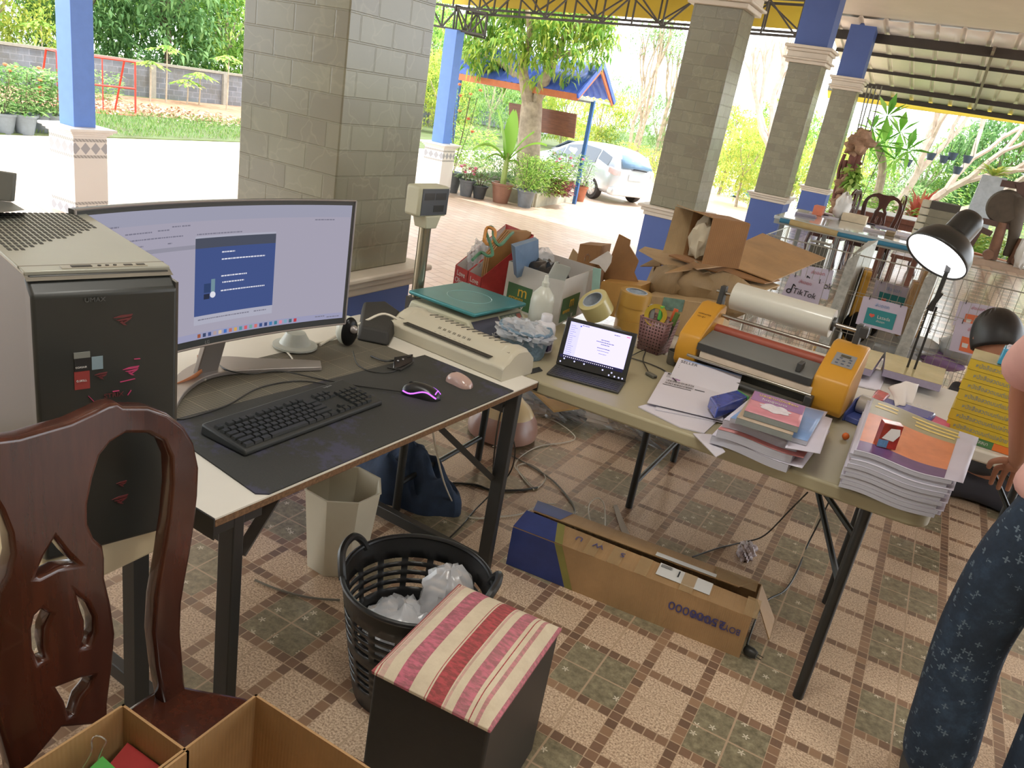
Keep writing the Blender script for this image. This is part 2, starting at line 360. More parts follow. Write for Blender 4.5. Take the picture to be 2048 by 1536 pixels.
def smoothpath(pts, n=6):
    pts = [V(p) for p in pts]; out = []
    for i in range(len(pts) - 1):
        p0 = pts[max(i - 1, 0)]; p1 = pts[i]; p2 = pts[i + 1]; p3 = pts[min(i + 2, len(pts) - 1)]
        for k in range(n):
            t = k / n; out.append(.5 * ((2 * p1) + (p2 - p0) * t + (2 * p0 - 5 * p1 + 4 * p2 - p3) * t * t + (3 * p1 - p0 - 3 * p2 + p3) * t ** 3))
    out.append(pts[-1]); return out
def cable(name, pts, r, mt, label=None, cat='cable', parent=None, n=6, world=False):
    o = MB().tube(smoothpath(pts), r, n).build(name, mt, parent, world=world)
    if parent is None: tag(o, label, cat)
    return o
G = -1.04
# ------------------------------------------------------------------ setting
M_FLOOR = m_floor(); M_PAVE = m_paving()
WH = mat('cream moulding', hexc(206, 196, 180), .45, var=.06, scale=5)
BLUE = mat('blue pillar paint', hexc(72, 94, 154), .5, var=.05, scale=3)
BLUEP = mat('blue post paint', hexc(104, 142, 218), .45, var=.04)
M_PIL = m_pillar('pillar brick tile', hexc(140, 138, 116), hexc(126, 121, 103))
M_PIL2 = M_PIL
floor = struct(MB().box(-2.78, 5.5, -7, 17.0, -.25, 0).build('floor', M_FLOOR))
struct(MB().box(-2.80, 5.5, -7, 17.02, G, -.25).build('trim_1', mat('porch edge concrete', hexc(150, 140, 126), .8)))
curb = struct(MB().box(-.4, 5.5, 17.0, 17.5, G, .12).build('trim_2', mat('curb', hexc(150, 126, 104), .6), bevel=.02))
PL = mat('wall plaster', hexc(214, 208, 198), .7, var=.05)
struct(MB().box(-7.5, 5.65, -3.15, -3.0, G, 3.82).build('wall_back_unseen', PL)); struct(MB().box(5.5, 5.65, -3.0, 3.6, -.1, 3.82).build('wall_right_unseen', PL))  # unseen walls, extents set to block light from behind and near right
CEIL = mat('ceiling board', hexc(206, 198, 186), .6, var=.04, scale=2)
struct(MB().box(-2.72, 5.65, -3.0, 16.6, 3.82, 3.95).build('ceiling', CEIL, bevel=.01))
gr = struct(MB().box(-15.6, -2.8, -6, 60, G - .3, G).build('ground_paving', M_PAVE)); gr.name = 'floor_courtyard'
struct(MB().box(-17.7, -15.6, -30, 60, G - .3, G - .01).build('floor_driveway', mat('pale concrete', hexc(226, 216, 200), .8, var=.1, scale=1.5)))
ME = m_ground('bare earth', hexc(134, 98, 74), hexc(156, 118, 92), hexc(172, 138, 110), 2.5)
MG = m_ground('grass and earth', hexc(80, 80, 48), hexc(86, 98, 56), hexc(96, 110, 62), 1.4)
struct(MB().box(-60, -17.7, -30, 90, G - .3, G + .02).build('floor_lawn', MG))
struct(MB().box(-2.8, 40, 17.5, 90, G - .3, -.12).build('floor_garden', MG)); struct(MB().box(5.5, 40, -20, 17.5, G - .3, -.3).build('floor_side_yard', ME))
struct(MB().poly([(-28, 10, G + .03), (-22.5, 14, G + .03), (-21.5, 20, G + .03), (-22.5, 30, G + .03), (-27, 36, G + .03)]).build('floor_earth', ME))

for i, (lx_, ly_) in enumerate(FILL_LIGHTS):  # panels modelled around the added, unseen fill lights
    t = thing('added_fill_panel', 'flat white fill light panel added above the %s' % ('desk', 'right side of the porch')[i], 'ceiling light', (lx_, ly_, 3.82)); MB().box(-.64, .64, -.34, .34, -.045, 0).build('housing', WH, t, bevel=.005); MB().box(-.6, .6, -.3, .3, -.05, -.045).build('diffuser', em('added panel glow', (1, .97, .9), 3), t)
# pillars : square shaft with moulded plinth cap, capital and blue top
def pillar(x0, y0, w, d, label, name='tiled_pillar'):
    t = thing(name, label, 'pillar', (x0 + w / 2, y0 + d / 2, 0), 0, 'tiled porch pillars'); a, b = w / 2, d / 2
    MB().box(-a - .02, a + .02, -b - .02, b + .02, 0, .70).build('plinth', BLUE, t, bevel=.004)
    m = MB()
    for z0, z1, e in ((.70, .74, .035), (.74, .775, .06), (.775, .80, .09)): m.box(-a - e, a + e, -b - e, b + e, z0, z1)
    m.build('plinth_moulding', WH, t, bevel=.008)
    MB().box(-a, a, -b, b, .80, 2.62).build('shaft', M_PIL, t, bevel=.006)
    m = MB()
    for z0, z1, e in ((2.60, 2.645, .05), (2.645, 2.67, .085), (2.67, 2.75, .045), (2.75, 2.79, .07), (2.79, 2.83, .10)): m.box(-a - e, a + e, -b - e, b + e, z0, z1)
    m.build('capital', WH, t, bevel=.008)
    MB().box(-a, a, -b, b, 2.83, 3.82).build('upper_shaft', BLUE, t, bevel=.004)
    return t
pillar(-2.624, 2.441, .534, .536, 'thick marbled tile pillar directly behind the curved monitor')
pillar(-2.50, 7.52, .45, .45, 'tiled pillar with blue plinth behind the upturned cardboard carton')
pillar(-2.50, 12.16, .45, .45, 'tiled pillar with blue top standing left of the far white table')
pillar(-2.50, 16.60, .45, .40, 'farthest tiled pillar, beside the hanging driftwood')

STEEL = mat('dark steel', hexc(62, 56, 50), .5, .3, var=.1)
def post(x, y, label, gname='blue posts of the carport'):
    t = thing('carport_post', label, 'post', (x, y, G), 0, gname)
    MB().box(-.27, .27, -.25, .25, 0, 1.10).build('tiled_base', m_tb, t)
    m = MB()
    for z0, z1, e in ((1.10, 1.13, .03), (1.13, 1.16, .06), (1.16, 1.2, .10)): m.box(-.27 - e, .27 + e, -.25 - e, .25 + e, z0, z1)
    m.build('base_cap', mat('white moulding', hexc(232, 228, 222), .4, var=.04), t, bevel=.01)
    MB().box(-.16, .16, -.16, .16, 1.2, 3.66).build('shaft', BLUEP, t, bevel=.004)
    return t
m_tb = m_tilebase()
post(-10.78, 7.12, 'blue carport post on white tiled base left of the monitor')
post(-10.72, 16.1, 'blue carport post on white tiled base right of the thick pillar')
# carport roof, fascia and trusses
GALV = m_corr('corrugated roof underside', hexc(236, 230, 220), metal=.3)
def corrugated(x0, x1, y0, y1, z0x, z1x, z0y=0, pitch=.3, along='y', name='carport_roof', label='', mt=GALV):
    m = MB(); n = int((x1 - x0) / pitch)
    pr = [(0, 0), (.30, 0), (.36, .035), (.48, .035), (.54, 0)]
    xs = []
    for i in range(n):
        for a, h in pr: xs.append((x0 + (i + a / .6 * .6) * pitch, h))
    def fn(u, v):
        k = min(len(xs) - 1, int(round(u * (len(xs) - 1)))); x, h = xs[k]; y = y0 + (y1 - y0) * v
        return (x, y, z0x + (z1x - z0x) * (x - x0) / (x1 - x0) + z0y * (y - y0) + h)
    m.grid(fn, len(xs) - 1, 6, smooth=False); o = m.build(name, mt, solid=.004); return tag(o, label, 'roof')
corrugated(-11.8, -2.75, -3.0, 17.55, 3.74, 4.25, name='carport_roof', label='corrugated metal carport roof over the paved courtyard')
def rz_(y): return 3.62 - .135 * (y - 17.2)
corrugated(-2.9, 5.6, 16.2, 22.1, 3.78, 3.78, -.15, name='porch_canopy', label='corrugated metal canopy sheets beyond the end of the porch', pitch=.42)
YEL = mat('yellow fascia', hexc(200, 172, 50), .6, var=.06, scale=2)
m = MB(); m.hexa([(-12.2, 17.58, 3.27), (-2.95, 17.58, 3.66), (-2.95, 17.62, 3.66), (-12.2, 17.62, 3.27)], [(-12.2, 17.58, 3.75), (-2.95, 17.58, 4.2), (-2.95, 17.62, 4.2), (-12.2, 17.62, 3.75)]); tag(m.build('fascia_board', YEL), 'yellow fascia board above the carport truss, over the garden tree', 'fascia')
m = MB(); a, b = aty(1655, 196, 22.3), aty(2300, 282, 22.3); a2, b2 = aty(1655, 180, 22.3), aty(2300, 256, 22.3); m.hexa([a, b, b + V((0, .05, 0)), a + V((0, .05, 0))], [a2, b2, b2 + V((0, .05, 0)), a2 + V((0, .05, 0))]); tag(m.build('fascia_board', YEL), 'yellow fascia board at the far edge of the porch canopy', 'fascia')
m = MB(); m.hexa([a2 + V((0, -.02, .0)), b2 + V((0, -.02, 0)), b2 + V((0, .02, 0)), a2 + V((0, .02, 0))], [a2 + V((0, -.02, .17)), b2 + V((0, -.02, .17)), b2 + V((0, .02, .17)), a2 + V((0, .02, .17))]); tag(m.build('gutter_board', mat('grey gutter', hexc(84, 84, 78), .6)), 'grey gutter board above the far yellow fascia', 'gutter')
def truss(p0, p1, h, n, label, wd=.045):
    t = thing('roof_truss', label, 'truss', tuple(p0), 0, 'steel trusses under the carport roof'); p0, p1 = V(p0), V(p1); up = V((0, 0, h))
    MB().bar(p0, p1, wd, wd).build('bottom_chord', STEEL, t, world=True); MB().bar(p0 + up, p1 + up, wd, wd).build('top_chord', STEEL, t, world=True)
    m = MB()
    for i in range(n + 1):
        q = lerp(p0, p1, i / n); m.bar(q, q + up, wd * .7)
        if i < n:
            q2 = lerp(p0, p1, (i + 1) / n); m.bar(*((q + up, q2) if i % 2 == 0 else (q, q2 + up)), wd * .7)
    m.build('web_bars', STEEL, t, world=True); return t
truss((-10.6, 16.35, 3.02), (-2.7, 16.35, 3.40), .62, 12, 'front steel truss running from the right hand blue post')
truss((-11.6, 17.2, 3.18), (-2.7, 17.2, 3.56), .5, 12, 'second steel truss just behind the front one')
truss((-10.78, 16.1, 2.62), (-10.78, 17.5, 2.62), .5, 3, 'short steel bracket truss on top of the right hand blue post')
truss((-11.5, 16.12, 2.66), (-9.95, 16.12, 2.60), .45, 4, 'small steel bracket crossing the right hand blue post top')
# canopy frame on the right
def beam(name, a, b, w, h, label, mt=STEEL): o = MB().bar(a, b, w, h).build(name, mt); return tag(o, label, 'beam', 'steel purlins of the porch canopy')
for i, (y, w_) in enumerate(((17.0, .16), (18.3, .06), (19.6, .06), (20.9, .10), (22.0, .10))):
    z = 3.73 - .15 * (y - 16.5) - w_ / 2
    beam('purlin', (-2.9, y, z), (3.6, y, z), .05, w_, ['thick steel purlin next to the porch ceiling', 'thin steel purlin second out from the ceiling', 'thin steel purlin in the middle of the canopy', 'steel purlin above the far yellow fascia', 'outermost steel purlin along the canopy edge'][i])
for x in (-.1, 2.2): beam('rafter', (x, 16.7, 3.60), (x, 21.4, 2.90), .05, .08, 'steel rafter crossing under the canopy sheets %s' % ('in view' if x < 1 else 'near the right wall'), mat('steel light', hexc(120, 108, 92), .5))

# ------------------------------------------------------------------ garden
M_BLOCK = m_block()
wallm = MB().bar((-30.4, 6, G + .62), (-25.6, 37, G + .62), .2, 1.24); wt = thing('boundary_wall', 'weathered grey block wall along the back of the garden', 'wall', (-28, 20, G))
wallm.build('wall_body', M_BLOCK, wt, world=True)
m = MB().bar((-30.4, 6, G + 1.28), (-25.6, 37, G + 1.28), .28, .09); m.build('wall_coping', mat('old concrete', hexc(140, 134, 122), .9, bump=.01), wt, world=True)
m = MB()
for i in range(11): q = lerp((-30.4, 6, G), (-25.6, 37, G), i / 10); m.box(q.x - .02, q.x + .2, q.y - .12, q.y + .12, G, G + 1.25)
m.build('wall_piers', mat('old concrete', (0, 0, 0)), wt, world=True)

BARK = mat('pale bark', hexc(168, 152, 132), .9, var=.3, scale=6, bump=.02); BARKD = mat('dark bark', hexc(110, 96, 78), .9, var=.3, scale=6, bump=.02)
LG = [leafmat('leaves fresh', [hexc(100, 148, 60), hexc(140, 184, 84), hexc(176, 208, 110), hexc(206, 220, 126)], .45),
      leafmat('leaves deep', [hexc(84, 128, 66), hexc(116, 158, 90), hexc(150, 184, 114), hexc(178, 200, 134)], .45),
      leafmat('leaves yellow', [hexc(130, 168, 74), hexc(184, 204, 96), hexc(222, 214, 110), hexc(166, 192, 96)], .45),
      leafmat('leaves dark', [hexc(88, 128, 76), hexc(118, 158, 98), hexc(150, 184, 118)], .4)]
def leaf(m, p, d, s, wd=.35, droop=.25, mi=0):
    d = d.normalized(); sd = d.cross(V((R_.uniform(-.3, .3), R_.uniform(-.3, .3), 1)))
    if sd.length < .05: sd = V((1, 0, 0))
    sd.normalize(); a = p; b = p + d * s * .5 + sd * s * wd * .5; c = p + d * s - V((0, 0, s * droop)); e = p + d * s * .5 - sd * s * wd * .5
    n = len(m.v); m.v += [a, b, c, e]; m.q((n, n + 1, n + 2, n + 3), mi)
def rdir(up=0): return V((R_.gauss(0, 1), R_.gauss(0, 1), R_.gauss(0, 1) + up)).normalized()
def crown(blobs, n, s, wd=.35, droop=.3, cl=5):
    m = MB(); tot = sum(b[3] * b[4] * b[5] for b in blobs)
    for (x, y, z, rx, ry, rz) in blobs:
        for i in range(int(n / cl * (rx * ry * rz) / tot)):
            d = rdir(.2); k = R_.uniform(.55, 1.05); p = V((x + d.x * rx * k, y + d.y * ry * k, z + d.z * rz * k))
            for _ in range(cl): leaf(m, p + rdir() * s * .5, rdir(-.3), s * R_.uniform(.7, 1.3), wd, droop)
    return m
def branchy(m, p, d, L, r, dep, spread=.5, lift=.1, nn=3, tips=None, k=.72):
    q = p + d * L; mid = (p + q) / 2 + rdir() * L * .08; m.tube([p, mid, q], [r, r * .88, r * .74], 6 if r > .02 else 4)
    if dep == 0:
        if tips is not None: tips.append(q)
        return
    for i in range(nn):
        nd = (d + rdir() * spread + V((0, 0, lift))).normalized(); branchy(m, q, nd, L * R_.uniform(k - .12, k + .1), r * .68, dep - 1, spread, lift, nn if R_.random() > .3 else 2, tips, k)
def make_tree(name, label, h, blobs, n, s, lm, group=None, wd=.35, tr=.1, trunkm=None, cat='tree'):
    t = thing(name, label, cat, (0, 0, 0), 0, group); crown(blobs, n, s, wd).build('crown', lm, t)
    m = MB(); m.tube(smoothpath([(0, 0, -.1), (.1 * h / 5, .05, h * .35), (0, 0, h * .75)], 4), [tr * (1 - .07 * i) for i in range(9)], 7)
    for i in range(4):
        a = i * 1.6 + .4; m.tube([(0, 0, h * .35), (math.cos(a) * h * .12, math.sin(a) * h * .12, h * .55), (math.cos(a) * h * .2, math.sin(a) * h * .2, h * .75)], [tr * .5, tr * .35, tr * .15], 5)
    m.build('trunk', trunkm or BARK, t); return t
P1 = make_tree('bushy_tree', 'x', 5, [(0, 0, 3.0, 2.2, 2.2, 1.6), (1.2, .4, 1.6, 1.5, 1.5, 1.2), (-1.2, -.3, 1.7, 1.4, 1.5, 1.3), (.2, 0, 4.4, 1.4, 1.4, 1.0)], 5200, .24, LG[0], 'trees beyond the block wall', tr=.12)
P2 = make_tree('feathery_tree', 'x', 5.5, [(0, 0, 3.4, 2.1, 2.1, 1.7), (1.0, .8, 1.9, 1.6, 1.5, 1.0), (-1.1, -.6, 4.5, 1.3, 1.3, .9), (-1.0, .2, 1.5, 1.3, 1.4, 1.1)], 6400, .19, LG[1], 'trees beyond the block wall', wd=.2, tr=.1)
P3 = make_tree('yellow_green_tree', 'x', 5, [(0, 0, 2.9, 2.0, 2.0, 1.5), (1.1, 0, 1.5, 1.3, 1.3, 1.1), (-1.0, .5, 3.8, 1.2, 1.3, .9), (-.8, -.6, 1.3, 1.4, 1.2, 1.0)], 5200, .2, LG[2], 'trees beyond the block wall', tr=.09)
P4 = make_tree('dark_leaved_tree', 'x', 6, [(0, 0, 4.0, 2.4, 2.4, 1.9), (0, 0, 1.8, 2.0, 2.0, 1.5)], 5600, .27, LG[3], 'trees beyond the block wall', tr=.14, trunkm=BARKD)
kinds = [P1, P2, P3, P4]; used = set()
lab = {0: 'fresh green bushy tree', 1: 'feathery light green tree', 2: 'yellow green tree', 3: 'dark green dense tree'}
spots = []
for i in range(11):                                   # row behind the block wall, left
    q = lerp((-33.0, 8, 0), (-28.2, 40, 0), i / 10); spots.append((q.x + R_.uniform(-.6, .6), q.y, [1, 0, 1, 2, 3, 3, 0, 0, 2, 1, 0][i], R_.uniform(.95, 1.25), 'behind the block wall, number %s along from its left end'))
for i in range(8): q = lerp((-38.5, 9, 0), (-33, 44, 0), i / 7); spots.append((q.x, q.y, [1, 0, 1, 0, 3, 1, 0, 3][i], R_.uniform(1.4, 1.7), 'in the taller second row beyond the wall'))
ordn = ['first', 'second', 'third', 'fourth', 'fifth', 'sixth', 'seventh', 'eighth', 'ninth', 'tenth', 'eleventh', 'twelfth', 'thirteenth', 'fourteenth', 'fifteenth', 'sixteenth', 'seventeenth', 'eighteenth']
for i, (x, y, k, s, lb) in enumerate(spots):
    o = kinds[k]; L = '%s %s, %s from the left' % (lab[k], 'just behind the block wall' if i < 11 else 'in the tall row beyond', ordn[i if i < 11 else i - 11])
    if k not in used: used.add(k); o.location = (x, y, G); o.rotation_euler = (0, 0, i); o.scale = (s,) * 3; o['label'] = L
    else: dup(o, (x, y, G), i * 1.3, L, s)
spR = [(880, 40, 2, .8), (925, 45, 0, .85), (985, 38, 1, .7), (1060, 46, 0, .85), (1130, 44, 2, .75), (1200, 40, 2, .72), (1262, 44, 1, .82), (1320, 38, 1, .72), (1390, 42, 1, .78), (1460, 34, 2, .78), (1500, 30, 2, .62), (1545, 40, 0, .8), (1600, 34, 0, .7), (1665, 30, 2, .66), (1725, 36, 0, .66), (1790, 38, 1, .66), (1850, 40, 1, .72), (1910, 42, 0, .84), (1975, 38, 3, .86), (2045, 40, 0, .95), (2130, 38, 1, 1.0), (2240, 36, 0, 1.0)]
for i, (px, D, k, s) in enumerate(spR):
    d = ray(px, .176 * px + 40); d.z = 0; d.normalize(); q = d * D
    dup(kinds[k], (q.x, q.y, G), i * 2.1, '%s across the garden, %s to the right of the pillar' % (lab[k], (ordn + ['nineteenth', 'twentieth', 'twenty-first', 'twenty-second'])[i]), s)['group'] = 'trees across the garden'

# big shade tree in the planter
bt = at(1058, 396, G); t = thing('shade_tree', 'large leafy tree with grey trunk in the planter before the car', 'tree', tuple(bt))
m = MB(); D = bt.length
def ap(px, py, dy=0): return aty(px, py, bt.y + dy)
m.tube(smoothpath([ap(1058, 396), ap(1056, 330), ap(1060, 260), ap(1064, 205)], 4), [.42, .38, .36, .34, .33, .31, .31, .3, .3, .29, .29, .28, .27], 12)
brs = [[(1062, 230), (1052, 180), (1046, 130), (1060, 70), (1050, -10)], [(1066, 215), (1090, 160), (1110, 110), (1140, 60), (1180, 30)], [(1080, 190), (1100, 130), (1095, 70), (1110, 0)], [(1054, 190), (1020, 140), (985, 120), (940, 90)], [(1110, 110), (1150, 105), (1190, 90), (1220, 70)]]
for i, b in enumerate(brs): m.tube(smoothpath([ap(x, y, (i - 2) * .25 * (j / 2)) for j, (x, y) in enumerate(b)], 3), [max(.03, .19 - .012 * k - .02 * i) for k in range((len(b) - 1) * 3 + 1)], 8)
m.build('trunk', BARK, t, world=True)
bl = []
for (px, py, r, dy) in ((930, 60, 36, 0), (985, 40, 44, .8), (960, 115, 34, -.4), (1030, 95, 36, -.9), (1060, 20, 46, .5), (1115, 55, 44, -.6), (1095, 120, 28, -1), (1160, 40, 44, .3), (1205, 60, 36, 0), (1190, 105, 24, .5), (1150, 110, 26, -.8), (1000, 145, 24, .4), (905, 110, 26, .6), (1075, 160, 16, -.6), (1140, 158, 16, 0), (1010, -10, 44, -.5), (1120, -20, 50, .6), (1200, 0, 40, .2)):
    c = ap(px, py, dy); k = r / FPX * (c - CP).length; bl.append((c.x, c.y, c.z, k, k * 1.1, k * .85))
crown(bl, 8600, .22, .3, .5, 5).build('crown', leafmat('tree leaves sunlit', [hexc(90, 140, 60), hexc(130, 176, 76), hexc(168, 200, 92), hexc(206, 214, 104), hexc(116, 160, 76)], .5), t, world=True)

# shelter with blue roof and wooden sign board
sp_ = at(1148, 408, G); t = thing('roofed_signboard', 'small shelter with blue metal gable roof over a wooden board', 'shelter', tuple(sp_))
PB = mat('shelter blue', hexc(44, 92, 150), .5); RB = mat('blue roof sheet', hexc(66, 96, 196), .4, var=.1)
xs0, xs1, yy = sp_.x, sp_.x - 4.2, sp_.y
for x in (xs0, xs1): MB().bar((x, yy, G), (x, yy, 1.66), .09).build('post', PB, t, world=True)
x0, x1 = -12.6, -8.75; yf, yb, ym = 18.95, 21.3, 20.1
zf, zm_ = 1.74, 2.55
m = MB()
def rf(side):
    def fn(u, v):
        x = x0 + (x1 - x0) * u; k = (u * 40) % 1; h = .03 if int(u * 60) % 3 == 0 else 0
        return (x, (yf if side else yb) * (1 - v) + ym * v, zf * (1 - v) + zm_ * v + h)
    return fn
m.grid(rf(True), 60, 1, smooth=False); m.grid(rf(False), 60, 1, smooth=False)
m.build('roof_sheets', RB, t, world=True, solid=.02)
OR = mat('orange brown trim', hexc(196, 112, 70), .6)
m = MB().bar((x0, yf, zf - .07), (x1, yf, zf - .07), .03, .16); m.bar((x1, yf, zf - .1), (x1, ym, zm_ - .12), .04, .1).bar((x1, ym, zm_ - .12), (x1, yb, zf - .1), .04, .1); m.build('eave_trim', OR, t, world=True)
m = MB().bar((x1 + .03, yf - .06, zf - .04), (x1 + .03, ym, zm_ + .02), .05, .12).bar((x1 + .03, ym, zm_ + .02), (x1 + .03, yb + .06, zf - .04), .05, .12); m.build('barge_board', RB, t, world=True)
m = MB().bar((x0 + .2, yy, 1.62), (x1 - .1, yy, 1.62), .08, .08); m.bar((xs0, yf + .1, 1.66), (xs0, yb - .1, 1.66), .06).build('frame', mat('galvanised', hexc(170, 172, 170), .4, .5), t, world=True)
a, b, c, d = aty(1018, 205, yy - .05), aty(1153, 228, yy - .05), aty(1148, 277, yy - .05), aty(1018, 252, yy - .05)
MB().prism([a, b, c, d], (0, .05, 0)).build('wooden_board', m_wood('board wood', hexc(110, 66, 46), hexc(150, 96, 66), 3, .5, .1, (.15, 1, 1)), t, world=True)

# car
def car():
    w1, w2 = at(1183, 397, G), at(1248, 403, G); ax = (w2 - w1); ax.z = 0; ax.normalize(); fw = V((-ax.y, ax.x, 0))
    if fw.x > 0: fw = -fw
    ctr = w1 + ax * .77; yaw = math.atan2(fw.y, fw.x)
    t = thing('car', 'silver white hatchback car parked behind the planter', 'car', tuple(ctr), yaw)   # local x forward, origin under rear axle, y left
    st = [(-.86, .55, .95, 1.0, .60, .50), (-.80, .32, .98, 1.12, .76, .58), (-.62, .24, 1.0, 1.42, .86, .58), (-.25, .22, .99, 1.53, .885, .62), (.5, .22, .96, 1.575, .885, .64), (1.3, .22, .95, 1.56, .885, .64), (1.9, .22, .95, 1.44, .885, .62), (2.5, .22, .96, 1.16, .88, .62), (2.9, .22, .94, .99, .87, .66), (3.4, .26, .86, .88, .82, .62), (3.66, .34, .68, .70, .66, .5), (3.72, .42, .55, .56, .5, .4)]
    m = MB(); n0 = 0; NS = 11
    for x, zb, zbe, zr, wb, wr in st:
        sec = [(wb * .86, zb), (wb, zb + .12), (wb * 1.0, (zb + zbe) / 2), (wb * .985, zbe), ((wb + wr) / 2 * .99, (zbe + zr) / 2), (wr, zr - .04 if zr - zbe > .1 else zr - .01), (wr * .6, zr), (0, zr + .005)]
        full = sec + [(-y, z) for y, z in reversed(sec[:-1])]
        for y, z in full: m.v.append(V((x, y, z)))
    k = 15
    for i in range(len(st) - 1):
        for j in range(k - 1): a_ = i * k + j; m.q((a_, a_ + 1, a_ + k + 1, a_ + k), 0, True)
        m.q((i * k + k - 1, i * k, (i + 1) * k, (i + 1) * k + k - 1), 0, False)
    m.q(range(k)); m.q(reversed(range((len(st) - 1) * k, len(st) * k)))
    body = m.build('body', mat('car silver', hexc(206, 214, 222), .25, .35, var=.02, coat=.6), t, sub=1)
    gl = mat('car glass', hexc(50, 66, 84), .06, 0, var=0, spec=1)
    def sy(x, f):   # side surface point between belt and roof
        for i in range(len(st) - 1):
            if st[i][0] <= x <= st[i + 1][0]:
                q = (x - st[i][0]) / (st[i + 1][0] - st[i][0]); s = [st[i][j] * (1 - q) + st[i + 1][j] * q for j in range(6)]
                return V((x, (s[4] * .985 * (1 - f) + s[5] * f) + .012, s[2] * (1 - f) + (s[3] - .04) * f))
    for sd in (1, -1):
        for (xa, xb, f0, f1, fa, fb) in ((-.5, .02, .12, .7, .35, .85), (.08, .85, .08, .85, .06, .88), (.92, 1.75, .06, .88, .06, .80), (1.82, 2.3, .06, .7, .06, .25)):
            p = [sy(xa, f0), sy(xb, fa), sy(xb, fb), sy(xa, f1)]; p = [V((q.x, q.y * sd, q.z)) for q in p]; MB().poly(p if sd > 0 else p[::-1]).build('side_window', gl, t)
    MB().poly([(-.885, -.56, 1.06), (-.885, .56, 1.06), (-.66, .5, 1.40), (-.66, -.5, 1.40)]).build('rear_window', mat('rear glass', hexc(110, 140, 168), .05, var=0), t, solid=.02)
    MB().poly([(2.72, .66, 1.08), (2.72, -.66, 1.08), (2.0, -.56, 1.43), (2.0, .56, 1.43)]).build('windscreen', gl, t, solid=.02)
    MB().bar((-.90, -.35, 1.02), (-.90, .15, 1.05), .03).build('rear_wiper', mat('black rubber', hexc(28, 28, 28), .7), t)
    for sd in (1, -1):
        MB().hexa([(-.88, sd * .56, .82), (-.80, sd * .76, .82), (-.60, sd * .86, .88), (-.72, sd * .62, .98)], [(-.88, sd * .56, .98), (-.80, sd * .75, 1.0), (-.60, sd * .84, 1.04), (-.72, sd * .62, 1.06)]).build('tail_lamp', mat('lamp clear', hexc(214, 190, 190), .1), t, bevel=.02)
        MB().box(2.02, 2.14, sd * .9, sd * 1.02, .98, 1.1).build('wing_mirror', mat('car silver', (0, 0, 0)), t, bevel=.03)
    MB().box(-.895, -.87, -.26, .26, .74, .9).build('number_plate', mat('plate', hexc(226, 226, 222), .5, var=0), t)
    MB().box(-.93, -.6, -.8, .8, .26, .5).build('rear_bumper', mat('car silver', (0, 0, 0)), t, bevel=.08, seg=3)
    for x in (0, 2.78):
        for sd in (1, -1):
            wh = MB().lathe([(.20, -.1), (.30, -.1), (.318, -.06), (.318, .06), (.30, .1), (.20, .1)], (x, sd * .78, .318), 24, 0, (0, 1, 0)).build('wheel', mat('tyre', hexc(52, 48, 46), .8), t)
            h = MB().lathe([(.20, -.02), (.20, .02), (.19, .03), (.05, .05)], (x, sd * .86, .318), 24, 0, (0, sd, 0))
            for a_ in range(8):
                an = a_ * math.pi / 4; h.bar((x, sd * .89, .318), (x + math.cos(an) * .19, sd * .9, .318 + math.sin(an) * .19), .03, .03, up=(0, 1, 0))
            h.build('hubcap', mat('alloy', hexc(196, 198, 200), .3, .7), wh)
    return t
car()

# house far behind, seen left of the tree
a = aty(905, 150, 48); t = thing('house', 'low house with a faded red roof glimpsed left of the tree', 'building', (a.x, 48, G))
MB().box(a.x - 5, a.x + 6, 48, 52, G, 1.6).build('wall_body', mat('house wall', hexc(150, 150, 170), .8), t, world=True)
MB().hexa([(a.x - 5.6, 46.6, 1.7), (a.x + 6.6, 46.6, 1.7), (a.x + 6.6, 53, 1.7), (a.x - 5.6, 53, 1.7)], [(a.x - 5.6, 49.7, 3.2), (a.x + 6.6, 49.7, 3.2), (a.x + 6.6, 50, 3.2), (a.x - 5.6, 50, 3.2)]).build('roof', mat('faded red roof', hexc(160, 84, 80), .7), t, world=True)
MB().box(a.x + 1, a.x + 2.4, 47.9, 48.02, -.2, 1.1).build('window', mat('dark opening', hexc(60, 60, 70), .5), t, world=True)

